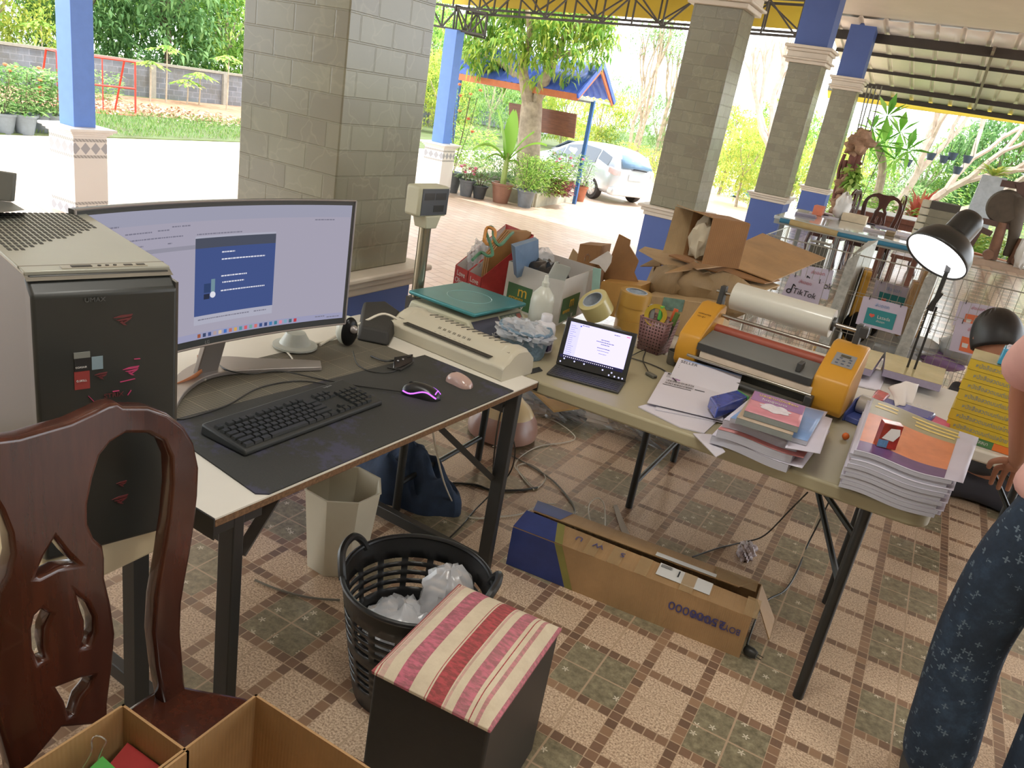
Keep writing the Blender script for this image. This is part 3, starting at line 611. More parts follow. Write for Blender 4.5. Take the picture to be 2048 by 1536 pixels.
# pots and plants
POTG = mat('grey plastic pot', hexc(112, 118, 124), .5); POTK = mat('black plastic pot', hexc(62, 66, 68), .5); POTC = mat('terracotta', hexc(170, 104, 76), .7); POTB = mat('brown glazed pot', hexc(136, 98, 80), .4)
def pot(m, r, h, x=0, y=0): m.lathe([(r * .68, 0), (r * .95, h * .86), (r * 1.06, h * .88), (r * 1.08, h), (r * .96, h), (r * .9, h * .9), (.01, h * .88)], (x, y, 0), 20, cap=False)
def tuft(m, n, h, spread, s, base=0, wd=.3, z0=0):
    for i in range(n):
        a = R_.uniform(0, 6.28); r = spread * R_.random() ** .6; z = z0 + base + R_.random() * h
        leaf(m, V((r * math.cos(a), r * math.sin(a), z)), V((math.cos(a), math.sin(a), R_.uniform(-.2, 1.0))), s * R_.uniform(.7, 1.3), wd)
def potted(name, label, loc, r, h, pm, n, ph, sp, s, lm, group, wd=.3, flowers=None):
    t = thing(name, label, 'potted plant', tuple(loc), R_.random() * 6, group); m = MB(); pot(m, r, h); m.build('pot', pm, t)
    m = MB(); tuft(m, n, ph, sp, s, 0, wd, h); m.build('foliage', lm, t)
    m = MB()
    for i in range(6): a = i * 1.05; m.tube([(0, 0, h * .8), (sp * .5 * math.cos(a), sp * .5 * math.sin(a), h + ph * .5), (sp * .7 * math.cos(a), sp * .7 * math.sin(a), h + ph * .9)], .008, 4)
    m.build('stems', BARKD, t)
    if flowers:
        m = MB()
        for i in range(9): a = R_.uniform(0, 6.28); m.ball((sp * .8 * math.cos(a), sp * .8 * math.sin(a), h + ph * R_.uniform(.5, 1.05)), (.05, .05, .035), 6)
        m.build('blossoms', flowers, t)
    return t
PINK = mat('pink petals', hexc(226, 120, 150), .6); ORG = mat('orange petals', hexc(222, 120, 76), .6); WHT = mat('white petals', hexc(240, 226, 226), .6)
for i, (px, py, nm, fl) in enumerate(((-52, 262, 'first', WHT), (8, 266, 'second', None), (50, 268, 'third', ORG), (84, 266, 'fourth', None), (112, 268, 'fifth', WHT))):
    p = at(px, py, G)
    potted('potted_shrub', 'leafy shrub in a grey pot at the lawn edge, %s from the left' % nm, p, .26 if i != 3 else .22, .42, POTG, 560, .95, .42, .14, LG[1], 'potted shrubs left of the blue post', flowers=fl)
pts = [(900, 384, .26, .5, POTG, 'tall shrub in a grey pot beside the right hand tiled base', 900, 2.0, .5, LG[0], ORG), (931, 392, .2, .4, POTG, 'flowering plant in the grey pot with pink blossom', 260, .3, .25, LG[1], PINK), (957, 397, .19, .32, POTK, 'small plant in the left black pot by the planter', 240, .35, .25, LG[1], None), (1048, 414, .23, .42, POTG, 'bushy fern in the grey pot at the planter corner', 1300, .8, .5, LG[0], None), (1157, 402, .2, .42, POTC, 'upright plant in an orange clay pot by the shelter post', 500, .7, .3, LG[1], None)]
for (px, py, r, h, pm, lb, n, ph, sp, lm, fl) in pts:
    potted('potted_plant', lb, at(px, py, G), r, h, pm, n, ph, sp, .12, lm, None, wd=.22, flowers=fl)
# banana plant in brown pot
p = at(1000, 405, G); t = thing('potted_banana_plant', 'banana plant with broad leaves in a brown scalloped pot', 'potted plant', tuple(p)); m = MB(); pot(m, .27, .48); m.build('pot', POTB, t)
MB().tube([(0, 0, .4), (0, 0, .8), (.02, 0, 1.2)], [.08, .07, .05], 8).build('stem', mat('plant stem', hexc(150, 170, 96), .6), t)
def broadleaf(t, base, tip, w, lift, lm):
    base, tip = V(base), V(tip); sd = (tip - base).cross(V((0, 0, 1))).normalized() if abs((tip - base).normalized().z) < .98 else V((1, 0, 0))
    def fn(u, v):
        c = base * (1 - u) + tip * u + V((0, 0, lift * 4 * u * (1 - u))); ww = w * math.sin(math.pi * min(1, .06 + u * .92)) ** .7
        s = (v - .5) * 2; return c + sd * ww * s * .5 + V((0, 0, abs(s) * w * .18))
    MB().grid(fn, 12, 4).build('leaf', lm, t)
BL = leafmat('banana leaf', [hexc(120, 170, 70), hexc(150, 190, 86)], .4)
for i, (dx, dz, w_, lf) in enumerate(((-.85, .95, .34, .25), (-.35, 1.95, .36, .1), (.1, 2.0, .38, .05), (.55, 1.6, .3, .1), (.95, 1.35, .26, .2), (.45, .75, .2, .1), (-.5, .8, .22, .15))):
    an = .5; broadleaf(t, (0, 0, .95), (dx * math.cos(an), dx * math.sin(an) - .1 * (i % 3), .15 + dz), w_, lf, BL)
# planter with plants
pa, pb, pc = at(1066, 414, G), at(1140, 402, G), at(1000, 380, G)
t = thing('raised_planter', 'low weathered concrete planter at the foot of the tree', 'planter', tuple(pa)); dv = (pb - pa); dn = V((-dv.y, dv.x, 0)).normalized() * 2.4
if dn.x > 0: dn = -dn
m = MB()
pq = [pa, pb, pb + dn, pa + dn]
for i in range(4): a, b = pq[i], pq[(i + 1) % 4]; m.bar(a + V((0, 0, .17)), b + V((0, 0, .17)), .12, .34)
m.build('planter_wall', mat('mossy concrete', hexc(186, 182, 166), .9, var=.25, scale=3, bump=.02), t, world=True)
m = MB().poly([q + V((0, 0, .26)) for q in pq]); m.build('soil', mat('soil', hexc(96, 76, 60), 1), t, world=True)
def bush(name, label, loc, n, h, sp, s, lm, wd=.25, group=None, cat='plant'):
    m = MB(); tuft(m, n, h, sp, s, 0, wd); o = m.build(name, lm); o.location = loc; tag(o, label, cat, group); return o
bush('fern_clump', 'light green feathery clump at the planter front', at(1083, 385, G + .3), 1900, .8, .6, .13, LG[0])
bush('purple_leaf_plant', 'purple leaved plant in the planter beside the clay pot', at(1118, 392, G + .3), 420, .38, .3, .11, leafmat('purple leaves', [hexc(110, 50, 70), hexc(150, 80, 96), hexc(90, 40, 60)]))
bush('grass_clump', 'grassy green clump behind the banana plant', at(985, 372, G), 1300, .9, .9, .32, LG[1], .07)
bush('grass_clump', 'grassy green clump between banana plant and planter', at(1030, 385, G), 1100, .8, .7, .3, LG[1], .08)
potted('potted_bonsai', 'small branching tree in a red brown bowl on the planter', at(1122, 388, G + .3), .26, .34, POTC, 500, .7, .5, .12, LG[1], None, flowers=PINK)
for i, (px, py, n, h, sp, s, lm, lb) in enumerate(((935, 330, 1200, 1.2, .8, .2, 0, 'fresh green bush behind the pots right of the blue post'), (905, 250, 1500, 2.0, 1.1, .22, 0, 'tall light bush rising behind the right hand tiled base'), (1240, 330, 1500, 1.8, 1.3, .2, 1, 'loose bush right behind the parked car'), (1300, 360, 1500, 1.3, 1.5, .2, 2, 'low shrub between the car and the second pillar'), (1455, 375, 1600, 1.6, 1.2, .16, 2, 'yellow green shrub between the second and third pillars'), (1470, 340, 1800, 2.6, 1.8, .18, 2, 'taller yellow shrub behind the one between pillars'), (1520, 330, 1200, 2.0, 1.3, .18, 0, 'green shrub left of the third pillar'), (1610, 330, 900, 2.4, .9, .17, 0, 'narrow green shrub between third and farthest pillars'))):
    bush('garden_bush', lb, at(px, py, G), n, h, sp, s, LG[lm], group=None)
for i, (x, px) in enumerate(((0, 1245), (1, 1268), (2, 1290), (3, 1305), (4, 1255))):
    b0 = at(px, 350, G); m = MB(); tips = []
    R_.seed(50 + i); branchy(m, b0, V((R_.uniform(-.15, .15), 0, 1)).normalized(), 2.2, .09, 3, .35, .5, 2, tips); o = thing('thin_stemmed_tree', 'slender bare stemmed tree beside the second pillar, %s of five' % ordn[i], 'tree', tuple(b0), 0, 'slender trees right of the car'); m.build('trunk', BARK, o, world=True)
    m = MB()
    for q in tips:
        for _ in range(46): leaf(m, q + rdir() * .55, rdir(-.1), .17, .25)
    m.build('foliage', LG[1], o, world=True)
R_.seed(99)
# blue tarp
m = MB()
c = at(1492, 398, G)
m.grid(lambda u, v: (c.x - .6 + 1.5 * u, c.y - .3 + .7 * v, G + .25 * math.sin(u * 5) ** 2 + .3 * math.sin(v * 3.1) * math.sin(u * 3.1)), 14, 8); tag(m.build('blue_tarp', mat('blue tarp', hexc(70, 170, 226), .4), solid=.01), 'crumpled bright blue tarp on the ground between pillars', 'tarp')
# saplings near the wall
for i, (px, py, h) in enumerate(((86, 172, 2.0), (300, 205, 1.3), (332, 206, 1.9), (374, 210, .8), (398, 212, 1.1), (453, 222, 1.9))):
    p = at(px, py, G); t = thing('papaya_sapling', 'young broad leaved sapling near the block wall, %s from the left' % ordn[i], 'sapling', tuple(p), 0, 'saplings by the wall')
    MB().tube([(0, 0, 0), (.04, 0, h * .5), (0, .03, h)], [.035, .028, .02], 6).build('stem', BARK, t); m = MB()
    for k in range(70): a = R_.uniform(0, 6.28); r = R_.random() * .55; leaf(m, V((r * math.cos(a), r * math.sin(a), h + .15 - r * .4)), V((math.cos(a), math.sin(a), -.1)), .24, .45)
    m.build('leaves', LG[0], t)
# red steel frame
RED = mat('red painted steel', hexc(206, 60, 44), .45); p0 = at(271, 233, G); p1 = at(118, 222, G); t = thing('red_goal_frame', 'red painted steel frame standing on the lawn', 'frame', tuple(p0))
dd = (p0 - p1); dd.z = 0; L = dd.length; dd.normalize(); bk = V((-dd.y, dd.x, 0)) * 1.1; bk = bk if bk.x < 0 else -bk; up = V((0, 0, 1.55)); m = MB()
for q in (p0, p1): MB().tube([q, q + up, q + up + bk * .5, q + bk], .03, 6).tube([q, q + bk], .025, 6).build('side_frame', RED, t, world=True)
m = MB()
for z in (0.02, .8, 1.55): m.tube([p0 + V((0, 0, z)), p1 + V((0, 0, z))], .03, 6)
m.tube([p0 + up + bk * .5, p1 + up + bk * .5], .03, 6); m.tube([p0 + bk + V((0, 0, .02)), p1 + bk + V((0, 0, .02))], .03, 6); m.build('cross_bars', RED, t, world=True)
m = MB()
for f in (.33, .66): q = lerp(p0, p1, f) + bk * .4; m.tube([q, q + up], .02, 6)
m.build('uprights', RED, t, world=True)
# flower patches, dry leaves
bush('rose_bush', 'pink flowering bush by the block wall', at(205, 200, G), 500, .9, .6, .16, LG[1]); 
m = MB()
for i in range(1500):
    k = R_.random(); q = lerp(at(185, 205, G + .05), at(480, 245, G + .05), k); leaf(m, q + V((R_.gauss(0, .9), R_.gauss(0, 1.2), 0)), V((R_.gauss(0, 1), R_.gauss(0, 1), .25)), .17, .5, 0)
o = m.build('dry_leaves', leafmat('dry leaves', [hexc(150, 110, 84), hexc(190, 156, 124), hexc(214, 186, 156), hexc(120, 84, 62)], .1)); tag(o, 'brown dry fallen leaves strewn along the wall foot', 'leaves'); o['kind'] = 'stuff'
m = MB()
for i in range(9000):
    q = V((R_.uniform(-22.5, -17.8), R_.uniform(9, 21), G + .02)); leaf(m, q, V((R_.gauss(0, .5), R_.gauss(0, .5), 1)), R_.uniform(.06, .16), .18, 0)
o = m.build('lawn_grass', leafmat('grass blades', [hexc(84, 122, 56), hexc(110, 146, 70), hexc(136, 150, 84)])); tag(o, 'short green grass on the lawn beside the driveway', 'grass'); o['kind'] = 'stuff'
# right garden : leaning bare tree, papaya, red cordyline, hanging pots, chimney-like pot
def bare(px, py, Y, d, L, r, dep, label, seed, sp=.42):
    R_.seed(seed); p = aty(px, py, Y); p.z = -.12; m = MB(); branchy(m, p, V(d).normalized(), L, r, dep, sp, .12, 3, k=.74); t = thing('frangipani_tree', label, 'tree', tuple(p), 0, 'bare leaning frangipani trees'); m.build('branches', mat('grey pink bark', hexc(190, 172, 156), .9, var=.2, bump=.01), t, world=True)
bare(1800, 400, 24.5, (.75, .1, .8), 1.5, .15, 5, 'bare branching tree behind the red spiky plant', 3)
bare(1840, 405, 24, (1.0, .0, .62), 1.6, .17, 5, 'bare leaning tree crossing behind the black lamp', 5)
bare(1790, 400, 26, (.25, 0, 1.0), 1.4, .14, 5, 'bare upright tree left of the leaning ones', 8)
bare(1900, 430, 25.5, (.9, .2, .5), 1.6, .15, 5, 'bare low leaning tree behind the grey column', 11)
bare(1560, 330, 27, (-.4, .2, 1), 1.5, .17, 4, 'thick forked bare tree seen between two pillars', 14)
R_.seed(21)
p = aty(1755, 400, 21.5); p.z = -.12; t = thing('papaya_tree', 'papaya tree with big lobed leaves beyond the farthest pillar', 'tree', tuple(p))
MB().tube(smoothpath([p, aty(1765, 340, 21.5), aty(1752, 285, 21.5)], 4), [.13, .12, .11, .1, .1, .09, .09, .08, .08], 8).build('trunk', BARK, t, world=True)
PLF = leafmat('papaya leaf', [hexc(110, 176, 74), hexc(160, 206, 96)], .45)
for i, (px, py, r) in enumerate(((1775, 232, 26), (1745, 258, 22), (1800, 265, 28), (1815, 300, 26), (1790, 318, 22), (1740, 300, 18), (1770, 285, 24))):
    c = aty(px, py, 21.5 + R_.uniform(-.6, .6)); k = r / FPX * 32; m = MB()
    for j in range(12):
        a = j / 9 * 6.28 + R_.random() * .2; leaf(m, c, V((math.cos(a), R_.uniform(-.3, .3), math.sin(a))), k * R_.uniform(.8, 1.1), .38, .1)
    m.tube([aty(1752, 290, 21.5), c], .02, 4); m.build('leaf', PLF, t, world=True)
def spiky(name, label, p, n, L, lm, wd=.06, cat='plant'):
    m = MB()
    for i in range(n):
        a = R_.uniform(0, 6.28); el = R_.uniform(.15, 1.3); d = V((math.cos(a) * math.cos(el), math.sin(a) * math.cos(el), math.sin(el))); q = V(p) + V((0, 0, R_.random() * L * .5)); l = L * R_.uniform(.6, 1)
        sd = d.cross(V((0, 0, 1))).normalized() * l * wd / 2; m1 = q + d * l * .55; e = q + d * l - V((0, 0, l * .25)); n0 = len(m.v); m.v += [q - sd * .6, q + sd * .6, m1 + sd, m1 - sd, e]; m.q((n0, n0 + 1, n0 + 2, n0 + 3)); m.q((n0 + 3, n0 + 2, n0 + 4))
    o = m.build(name, lm); tag(o, label, cat); return o
RL = leafmat('red cordyline', [hexc(200, 84, 74), hexc(226, 140, 120), hexc(170, 60, 56), hexc(210, 170, 120)])
q = aty(1840, 410, 20.5); q.z = -.1; spiky('cordyline', 'red spiky leaved plant in front of the bare trees', q, 130, 1.15, RL)
q = aty(1905, 450, 19.5); q.z = -.1; spiky('cordyline', 'smaller orange spiky plant right of the book stack', q, 90, .6, leafmat('orange bract', [hexc(220, 150, 100), hexc(230, 190, 130), hexc(190, 110, 80)]))
q = aty(1985, 352, 21.5); t = thing('column_planter', 'grey concrete column topped with a yellow green fern', 'planter', (q.x, q.y, -.12))
MB().hexa([(q.x - .28, q.y - .2, -.12), (q.x + .28, q.y - .2, -.12), (q.x + .28, q.y + .2, -.12), (q.x - .28, q.y + .2, -.12)], [(q.x - .2, q.y - .2, q.z), (q.x + .3, q.y - .2, q.z), (q.x + .3, q.y + .2, q.z), (q.x - .2, q.y + .2, q.z)]).build('column', mat('grey stone', hexc(170, 172, 178), .8, bump=.01), t, world=True)
m = MB()
for i in range(60): a = R_.uniform(0, 6.28); leaf(m, V((q.x, q.y, q.z)), V((math.cos(a), math.sin(a), R_.uniform(.2, 1.2))), .5, .14)
m.build('fern', LG[2], t, world=True)
for i, (px, py) in enumerate(((1862, 312), (1888, 318), (1905, 312), (1935, 318), (1915, 340), (1815, 325))):
    q = aty(px, py, 22.5); t = thing('hanging_pot', 'small dark hanging pot among the bare branches, %s from the left' % ['second', 'third', 'fourth', 'sixth', 'fifth', 'first'][i], 'pot', tuple(q), 0, 'hanging pots in the garden')
    MB().lathe([(.07, -.1), (.11, .06), (.115, .08)], (0, 0, 0), 12).build('pot', mat('slate pot', hexc(84, 96, 120), .6), t); MB().tube([(-.1, 0, .08), (0, 0, .7), (.1, 0, .08)], .006, 4).build('hanger', STEEL, t)
for i, (px, py, n, h, sp, lm, Y) in enumerate(((1700, 395, 900, .9, 1.0, 0, 20.5), (1760, 412, 900, .7, 1.1, 0, 19.6), (1850, 430, 1100, .45, 1.3, 0, 19.0), (1945, 420, 900, .5, .8, 2, 19.8), (2030, 440, 900, .5, 1.2, 0, 20), (1800, 395, 900, 1.0, 1.4, 1, 27), (2030, 360, 1200, 1.8, 1.8, 0, 30))):
    q = aty(px, py, Y); bush('garden_bush', 'low garden greenery beyond the porch end, %s from the left' % ordn[[0, 1, 3, 4, 6, 2, 5][i]], (q.x, Y, -.12), n, h, sp, .16, LG[lm], group='greenery beyond the porch')
# ------------------------------------------------------------------ desk and computer
BLKM = mat('black steel tube', hexc(46, 46, 44), .42, .2, var=.06)
WHITEB = mat('white laminate', hexc(216, 212, 200), .4, var=.04, scale=4)
CHIP = mat('chipboard edge', hexc(112, 84, 58), .85, var=.4, scale=120, bump=.001)
DA = math.radians(86.6); DO = V((-1.059, .961, 0)); DU = V((math.cos(DA), math.sin(DA), 0)); DV = V((-math.sin(DA), math.cos(DA), 0))
DL, DD = 1.272, .80
# local desk frame: x along the front edge, y towards the back
desk = thing('folding_desk', 'white topped folding desk with black steel legs under the curved monitor', 'desk', tuple(DO), DA)
MB().box(0, DL, 0, DD, .728, .746).build('tabletop', CHIP, desk, bevel=.002)
MB().box(0, DL, 0, DD, .746, .750).build('white_surface', WHITEB, desk, label='white laminate sheet of the desk top')
m = MB(); m.box(-.003, .0, 0, DD, .70, .749).box(.0, .13, .012, .04, .70, .728).box(DL, DL + .004, 0, DD, .715, .749).box(.02, DL - .02, .70, .73, .70, .728); m.build('edge_rail', BLKM, desk)
for x in (.07, DL - .085):
    for y in (.035, DD - .09):
        MB().bar((x, y, 0), (x, y, .728), .048, .028).build('leg', BLKM, desk, bevel=.003)
    MB().bar((x, .05, .055), (x, DD - .1, .055), .03, .045).build('floor_bar', BLKM, desk, bevel=.003)
    MB().bar((x, .05, .655), (x, DD - .1, .655), .02, .03).build('upper_bar', BLKM, desk)
MB().bar((.10, .04, .60), (.30, .10, .722), .028, .006).build('strut', mat('zinc strut', hexc(110, 106, 100), .4, .6), desk)
MB().bar((DL - .10, .06, .40), (DL - .42, .20, .722), .028, .02).build('strut', BLKM, desk)
for z in (.70, .60): MB().lathe([(.006, 0), (.006, .003), (.002, .005)], (.07, .018, z), 10, 0, (0, -1, 0)).build('rivet', mat('steel rivet', hexc(150, 146, 140), .3, .8), desk)
def dk(u, v, z): return DO + DU * u + DV * v + V((0, 0, z))
def dinv(p): q = V(p) - DO; return q.dot(DU), q.dot(DV)
# mats
c = [dk(.118, .002, .7505), dk(1.120, .002, .7505), dk(1.128, .37, .7505), dk(.16, .42, .7505)]
bm = MB().prism([c[0] + DU * .02, c[1], c[2], c[3], c[0] + DV * .02], (0, 0, .0035)).build('desk_mat', None or (lambda t: t.m)((lambda t: (t.base(t.mix(t.ramp(t.noise(t.obj(), 5, 6, .75), [(.53, (0,) * 3), (.60, (.8,) * 3)]), t.mix(t.noise(t.obj(), 300, 2, .5), hexc(40, 42, 40), hexc(58, 58, 54)), hexc(62, 62, 82)), .75), t)[1])(NT('worn black mat'))))
tag(bm, 'worn black desk mat under the keyboard and mice', 'mat')
def m_cut():
    t = NT('cutting mat grid'); o = t.sep(t.obj()); a = t.M('FRACT', t.M('MULTIPLY', o[0], 100)); b = t.M('FRACT', t.M('MULTIPLY', o[1], 100)); g = t.M('MAXIMUM', t.M('LESS_THAN', a, .12), t.M('LESS_THAN', b, .12))
    a5 = t.M('FRACT', t.M('MULTIPLY', o[0], 10)); b5 = t.M('FRACT', t.M('MULTIPLY', o[1], 10)); g5 = t.M('MAXIMUM', t.M('LESS_THAN', a5, .02), t.M('LESS_THAN', b5, .02))
    c = t.mix(g, hexc(84, 80, 70), hexc(112, 108, 92)); c = t.mix(g5, c, hexc(132, 126, 106)); t.base(c, .6); return t.m
cm = thing('cutting_mat', 'grey gridded cutting mat under the monitor stand', 'mat', tuple(dk(.10, .40, .7505)), DA); MB().box(-.02, .98, -.04, .235, 0, .003).build('mat_sheet', m_cut(), cm)

# monitor : gently curved ultrawide
q1, q2 = at(712, 402, 1.27), at(150, 420, 1.27); mc = (q1 + q2) / 2; mdir = (q1 - q2); MW = mdir.length; mdir.normalize(); ma = math.atan2(mdir.y, mdir.x)
# local: x along the screen to the right, -y towards the user
MH = .365; mon = thing('curved_monitor', 'wide curved monitor with silver stand showing a blue installer window', 'monitor', (mc.x, mc.y, .754), ma); SAG = .045
zt = 1.27 - .754; zb = zt - MH
def scr(s, t, off=0):   # s 0..1 left to right, t 0..1 bottom to top ; ends reach forward
    k = (2 * s - 1); y = SAG * (1 - k * k); nx = -2 * SAG * k * 2 / MW; n = V((-nx, -1, 0)).normalized() if False else V((-(4 * SAG * k / MW), -1, 0)).normalized()
    return V(((s - .5) * MW, y, zb + MH * t)) + n * off
def scrn(s): return scr(s, 0, 1) - scr(s, 0, 0)
BEZ = mat('dark bezel', hexc(58, 60, 58), .35, .2, var=.03); SIL = mat('silver plastic', hexc(158, 152, 148), .32, .5, var=.03)
m = MB(); NS = 24
m.grid(lambda u, v: scr(u, v, 0), NS, 1); m.grid(lambda u, v: scr(1 - u, v, -.018), NS, 1)
for t0 in (0, 1): m.grid(lambda u, v: scr(u if t0 else 1 - u, t0, -.018 * v), NS, 1)
for s0 in (0, 1): m.grid(lambda u, v: scr(s0, u if s0 == 0 else 1 - u, -.018 * v), 1, 1)
m.build('housing', BEZ, mon)
MB().grid(lambda u, v: scr(.12 + .76 * (1 - u), .12 + .76 * v, -.018 - .022 * math.sin(math.pi * u) ** .4 * math.sin(math.pi * v) ** .4), 16, 8).build('back_shell', SIL, mon)
m = MB()
for (a, b, cc, d) in ((0, 1, 1.0, 1.0), ):
    m.tube([scr(i / NS, 1, .001) for i in range(NS + 1)], .0028, 5).tube([scr(i / NS, 0, .001) for i in range(NS + 1)], .0028, 5).tube([scr(1, 0, .001), scr(1, 1, .001)], .0028, 5).tube([scr(0, 0, .001), scr(0, 1, .001)], .0028, 5)
m.build('silver_rim', SIL, mon)
SB, ST, SL_, SR_ = .055, .965, .012, .986
def panel(name, s0, s1, t0, t1, off, mt, par, n=10, lab=None, skew=0):
    S = lambda u: SL_ + (SR_ - SL_) * u; Tt = lambda v: SB + (ST - SB) * v
    return MB().grid(lambda u, v: scr(S(s0 + (s1 - s0) * u), Tt(t0 + (t1 - t0) * v), off), n, 1).build(name, mt, par, label=lab)
def E_(n, r, g, b, s=1): return em(n, hexc(r, g, b), s)
EX = .6
scn = panel('screen', 0, 1, 0, 1, .0008, E_('screen lilac', 160, 156, 172, EX), mon, 24)
panel('taskbar', 0, 1, 0, .052, .0012, E_('screen taskbar', 150, 150, 178, EX), scn, 24)
panel('toolbar', 0, 1, .90, 1, .0012, E_('screen toolbar', 152, 152, 170, EX), scn, 24)
m_g = E_('screen grey text', 118, 116, 132, EX); m_w = E_('screen white', 215, 215, 225, EX)
win = panel('installer_window', .385, .695, .115, .79, .0014, E_('screen window edge', 168, 168, 184, EX), scn, 8)
panel('window_body', .385, .695, .185, .70, .0018, E_('screen blue', 66, 82, 132, EX), win, 8)
panel('window_header', .385, .695, .70, .775, .0018, E_('screen slate', 74, 78, 92, EX), win, 8)
def line(s0, s1, t, h, mt, par, off=.0024, name='text_line'): return panel(name, s0, s1, t, t + h, off, mt, par, 4)
def words(mb, s0, s1, t, h, off):
    x = s0
    while x < s1:
        w_ = R_.uniform(.004, .012)
        S = lambda u: SL_ + (SR_ - SL_) * u; Tt = lambda v: SB + (ST - SB) * v
        x2 = min(x + w_, s1); mb.poly([scr(S(x), Tt(t), off), scr(S(x2), Tt(t), off), scr(S(x2), Tt(t + h), off), scr(S(x), Tt(t + h), off)]); x = x2 + .002
mb = MB()
for (a, b, t_) in ((.485, .535, .655), (.485, .655, .60), (.485, .585, .47), (.49, .575, .42), (.485, .66, .355)): words(mb, a, b, t_, .010, .0022)
mb.build('text_lines', m_w, win)
MB().lathe([(.0001, 0), (.008, 0), (.008, .001), (.0001, .001)], scr(.453, .365, .003), 16, 0, tuple(scrn(.45))).build('disc_icon', m_w, win)
panel('tower_icon', .447, .462, .36, .46, .0021, E_('icon teal', 110, 138, 150, EX), win, 2); panel('screen_icon', .42, .445, .36, .43, .0021, E_('icon navy', 50, 66, 104, EX), win, 2); panel('box_icon', .42, .442, .31, .35, .0021, E_('icon dark', 44, 48, 66, EX), win, 2)
mb = MB()
for (a, b, t_) in ((.14, .23, .845), (.25, .29, .85), (.07, .12, .90), (.10, .34, .80), (.18, .20, .755), (.285, .30, .755), (.39, .56, .80), (.85, .93, .875), (.30, .33, .87), (.335, .365, .87), (.40, .60, .15), (.62, .67, .15), (.93, .985, .018), (.88, .92, .03)): words(mb, a, b, t_, .009, .0019)
mb.build('menu_text', m_g, scn); panel('selected_row', .175, .385, .70, .73, .0013, E_('screen row', 142, 140, 154, EX), scn, 4)
ic = [(150, 84, 60), (60, 70, 100), (70, 84, 130), (170, 150, 150), (200, 180, 150), (70, 110, 180), (180, 110, 100), (200, 160, 90), (80, 140, 150), (200, 90, 100), (110, 160, 150), (200, 110, 110), (60, 80, 130), (60, 70, 110), (70, 120, 170), (60, 120, 140), (210, 130, 150), (120, 160, 180), (70, 100, 110), (180, 60, 70)]
for i, c_ in enumerate(ic): s0 = .40 + i * .0205; panel('app_icon', s0, s0 + .012, .012, .042, .0016, E_('icon%d' % i, *c_, EX), scn, 1)
text('LG', .012, scr(.43, .012, .0005), scr(.45, 0) - scr(.42, 0), (0, 0, 1), mat('bezel print', hexc(130, 130, 128), .4, var=0), mon, 'maker_mark')
# stand: neck and arc foot (positions traced on the desk)
neck = local_inv(mon) @ at(412, 728, .79)
m = MB(); m.hexa([neck + V((-.035, -.006, -.03)), neck + V((.035, -.006, -.03)), neck + V((.035, .012, -.03)), neck + V((-.035, .012, -.03))], [V((neck.x - .03, SAG + .02, zb + .16)), V((neck.x + .03, SAG + .02, zb + .16)), V((neck.x + .03, SAG + .045, zb + .16)), V((neck.x - .03, SAG + .045, zb + .16))]); m.build('neck', SIL, mon, bevel=.003)
fp = [local_inv(mon) @ at(x, y, .7545) for x, y in ((345, 838), (368, 795), (405, 765), (450, 752), (510, 747), (580, 744), (643, 742))]; fp2 = [local_inv(mon) @ at(x, y, .7545) for x, y in ((322, 830), (345, 770), (385, 738), (440, 722), (510, 725), (580, 727), (640, 730))]
a_, b_ = smoothpath(fp, 4), smoothpath(fp2, 4); m = MB(); n0 = 0
for p_, q_ in zip(a_, b_): m.v += [V((p_.x, p_.y, 0.001)), V((q_.x, q_.y, .001)), V((q_.x, q_.y, .016)), V((p_.x, p_.y, .014))]
k = len(a_)
for i in range(k - 1):
    for j in range(4): m.q((i * 4 + j, i * 4 + (j + 1) % 4, (i + 1) * 4 + (j + 1) % 4, (i + 1) * 4 + j))
m.q((0, 3, 2, 1)); m.q(((k - 1) * 4, (k - 1) * 4 + 1, (k - 1) * 4 + 2, (k - 1) * 4 + 3)); m.build('arc_foot', SIL, mon, bevel=.002)

# keyboard
kA, kB, kC, kD = at(415, 853, .775), at(490, 903, .770), at(767, 800, .770), at(682, 772, .778)
kx = (kC - kB); KL = kx.length; kx.normalize(); ka = math.atan2(kx.y, kx.x); KD = .155
kb = thing('keyboard', 'black full size keyboard on the desk mat', 'keyboard', (kB.x, kB.y, .7545), ka)
KBM = mat('keyboard black', hexc(44, 46, 44), .5, var=.04); KEY = mat('keycap black', hexc(38, 40, 39), .38, var=.05)
MB().hexa([(0, 0, 0), (KL, 0, 0), (KL, KD, 0), (0, KD, 0)], [(.002, .002, .016), (KL - .002, .002, .016), (KL - .002, KD - .002, .03), (.002, KD - .002, .03)]).build('case', KBM, kb, bevel=.006, seg=3)
kmeshes = {}
def key(x, y, wdt):
    k_ = round(wdt, 4)
    if k_ not in kmeshes:
        kmeshes[k_] = MB().hexa([(0, 0, 0), (k_, 0, 0), (k_, .0155, 0), (0, .0155, 0)], [(.0015, .0015, .007), (k_ - .0015, .0015, .007), (k_ - .0015, .0135, .0075), (.0015, .0135, .0075)]).build('key', KEY, kb); o = kmeshes[k_]
    else: o = kmeshes[k_].copy(); COL.objects.link(o); o.parent = kb
    o.location = (x, y, .0165 + y * .09)
U_ = (KL - .03) / 22.6
rows = [(.010, [1.3, 1.3, 1.3, 6, 1.3, 1.3, 1.3, 1.3]), (.0285, [2.2] + [1] * 10 + [2.8]), (.047, [1.7] + [1] * 11 + [2.3]), (.0655, [1.5] + [1] * 12 + [1.5]), (.084, [1] * 13 + [2]), (.106, [1, 0, 1, 1, 1, 1, 0, 1, 1, 1, 1, 0, 1, 1, 1])]
for y, ws in rows:
    x = .012
    for w_ in ws:
        if w_ == 0: x += U_ * .55; continue
        key(x, y, w_ * U_ - .0022); x += w_ * U_
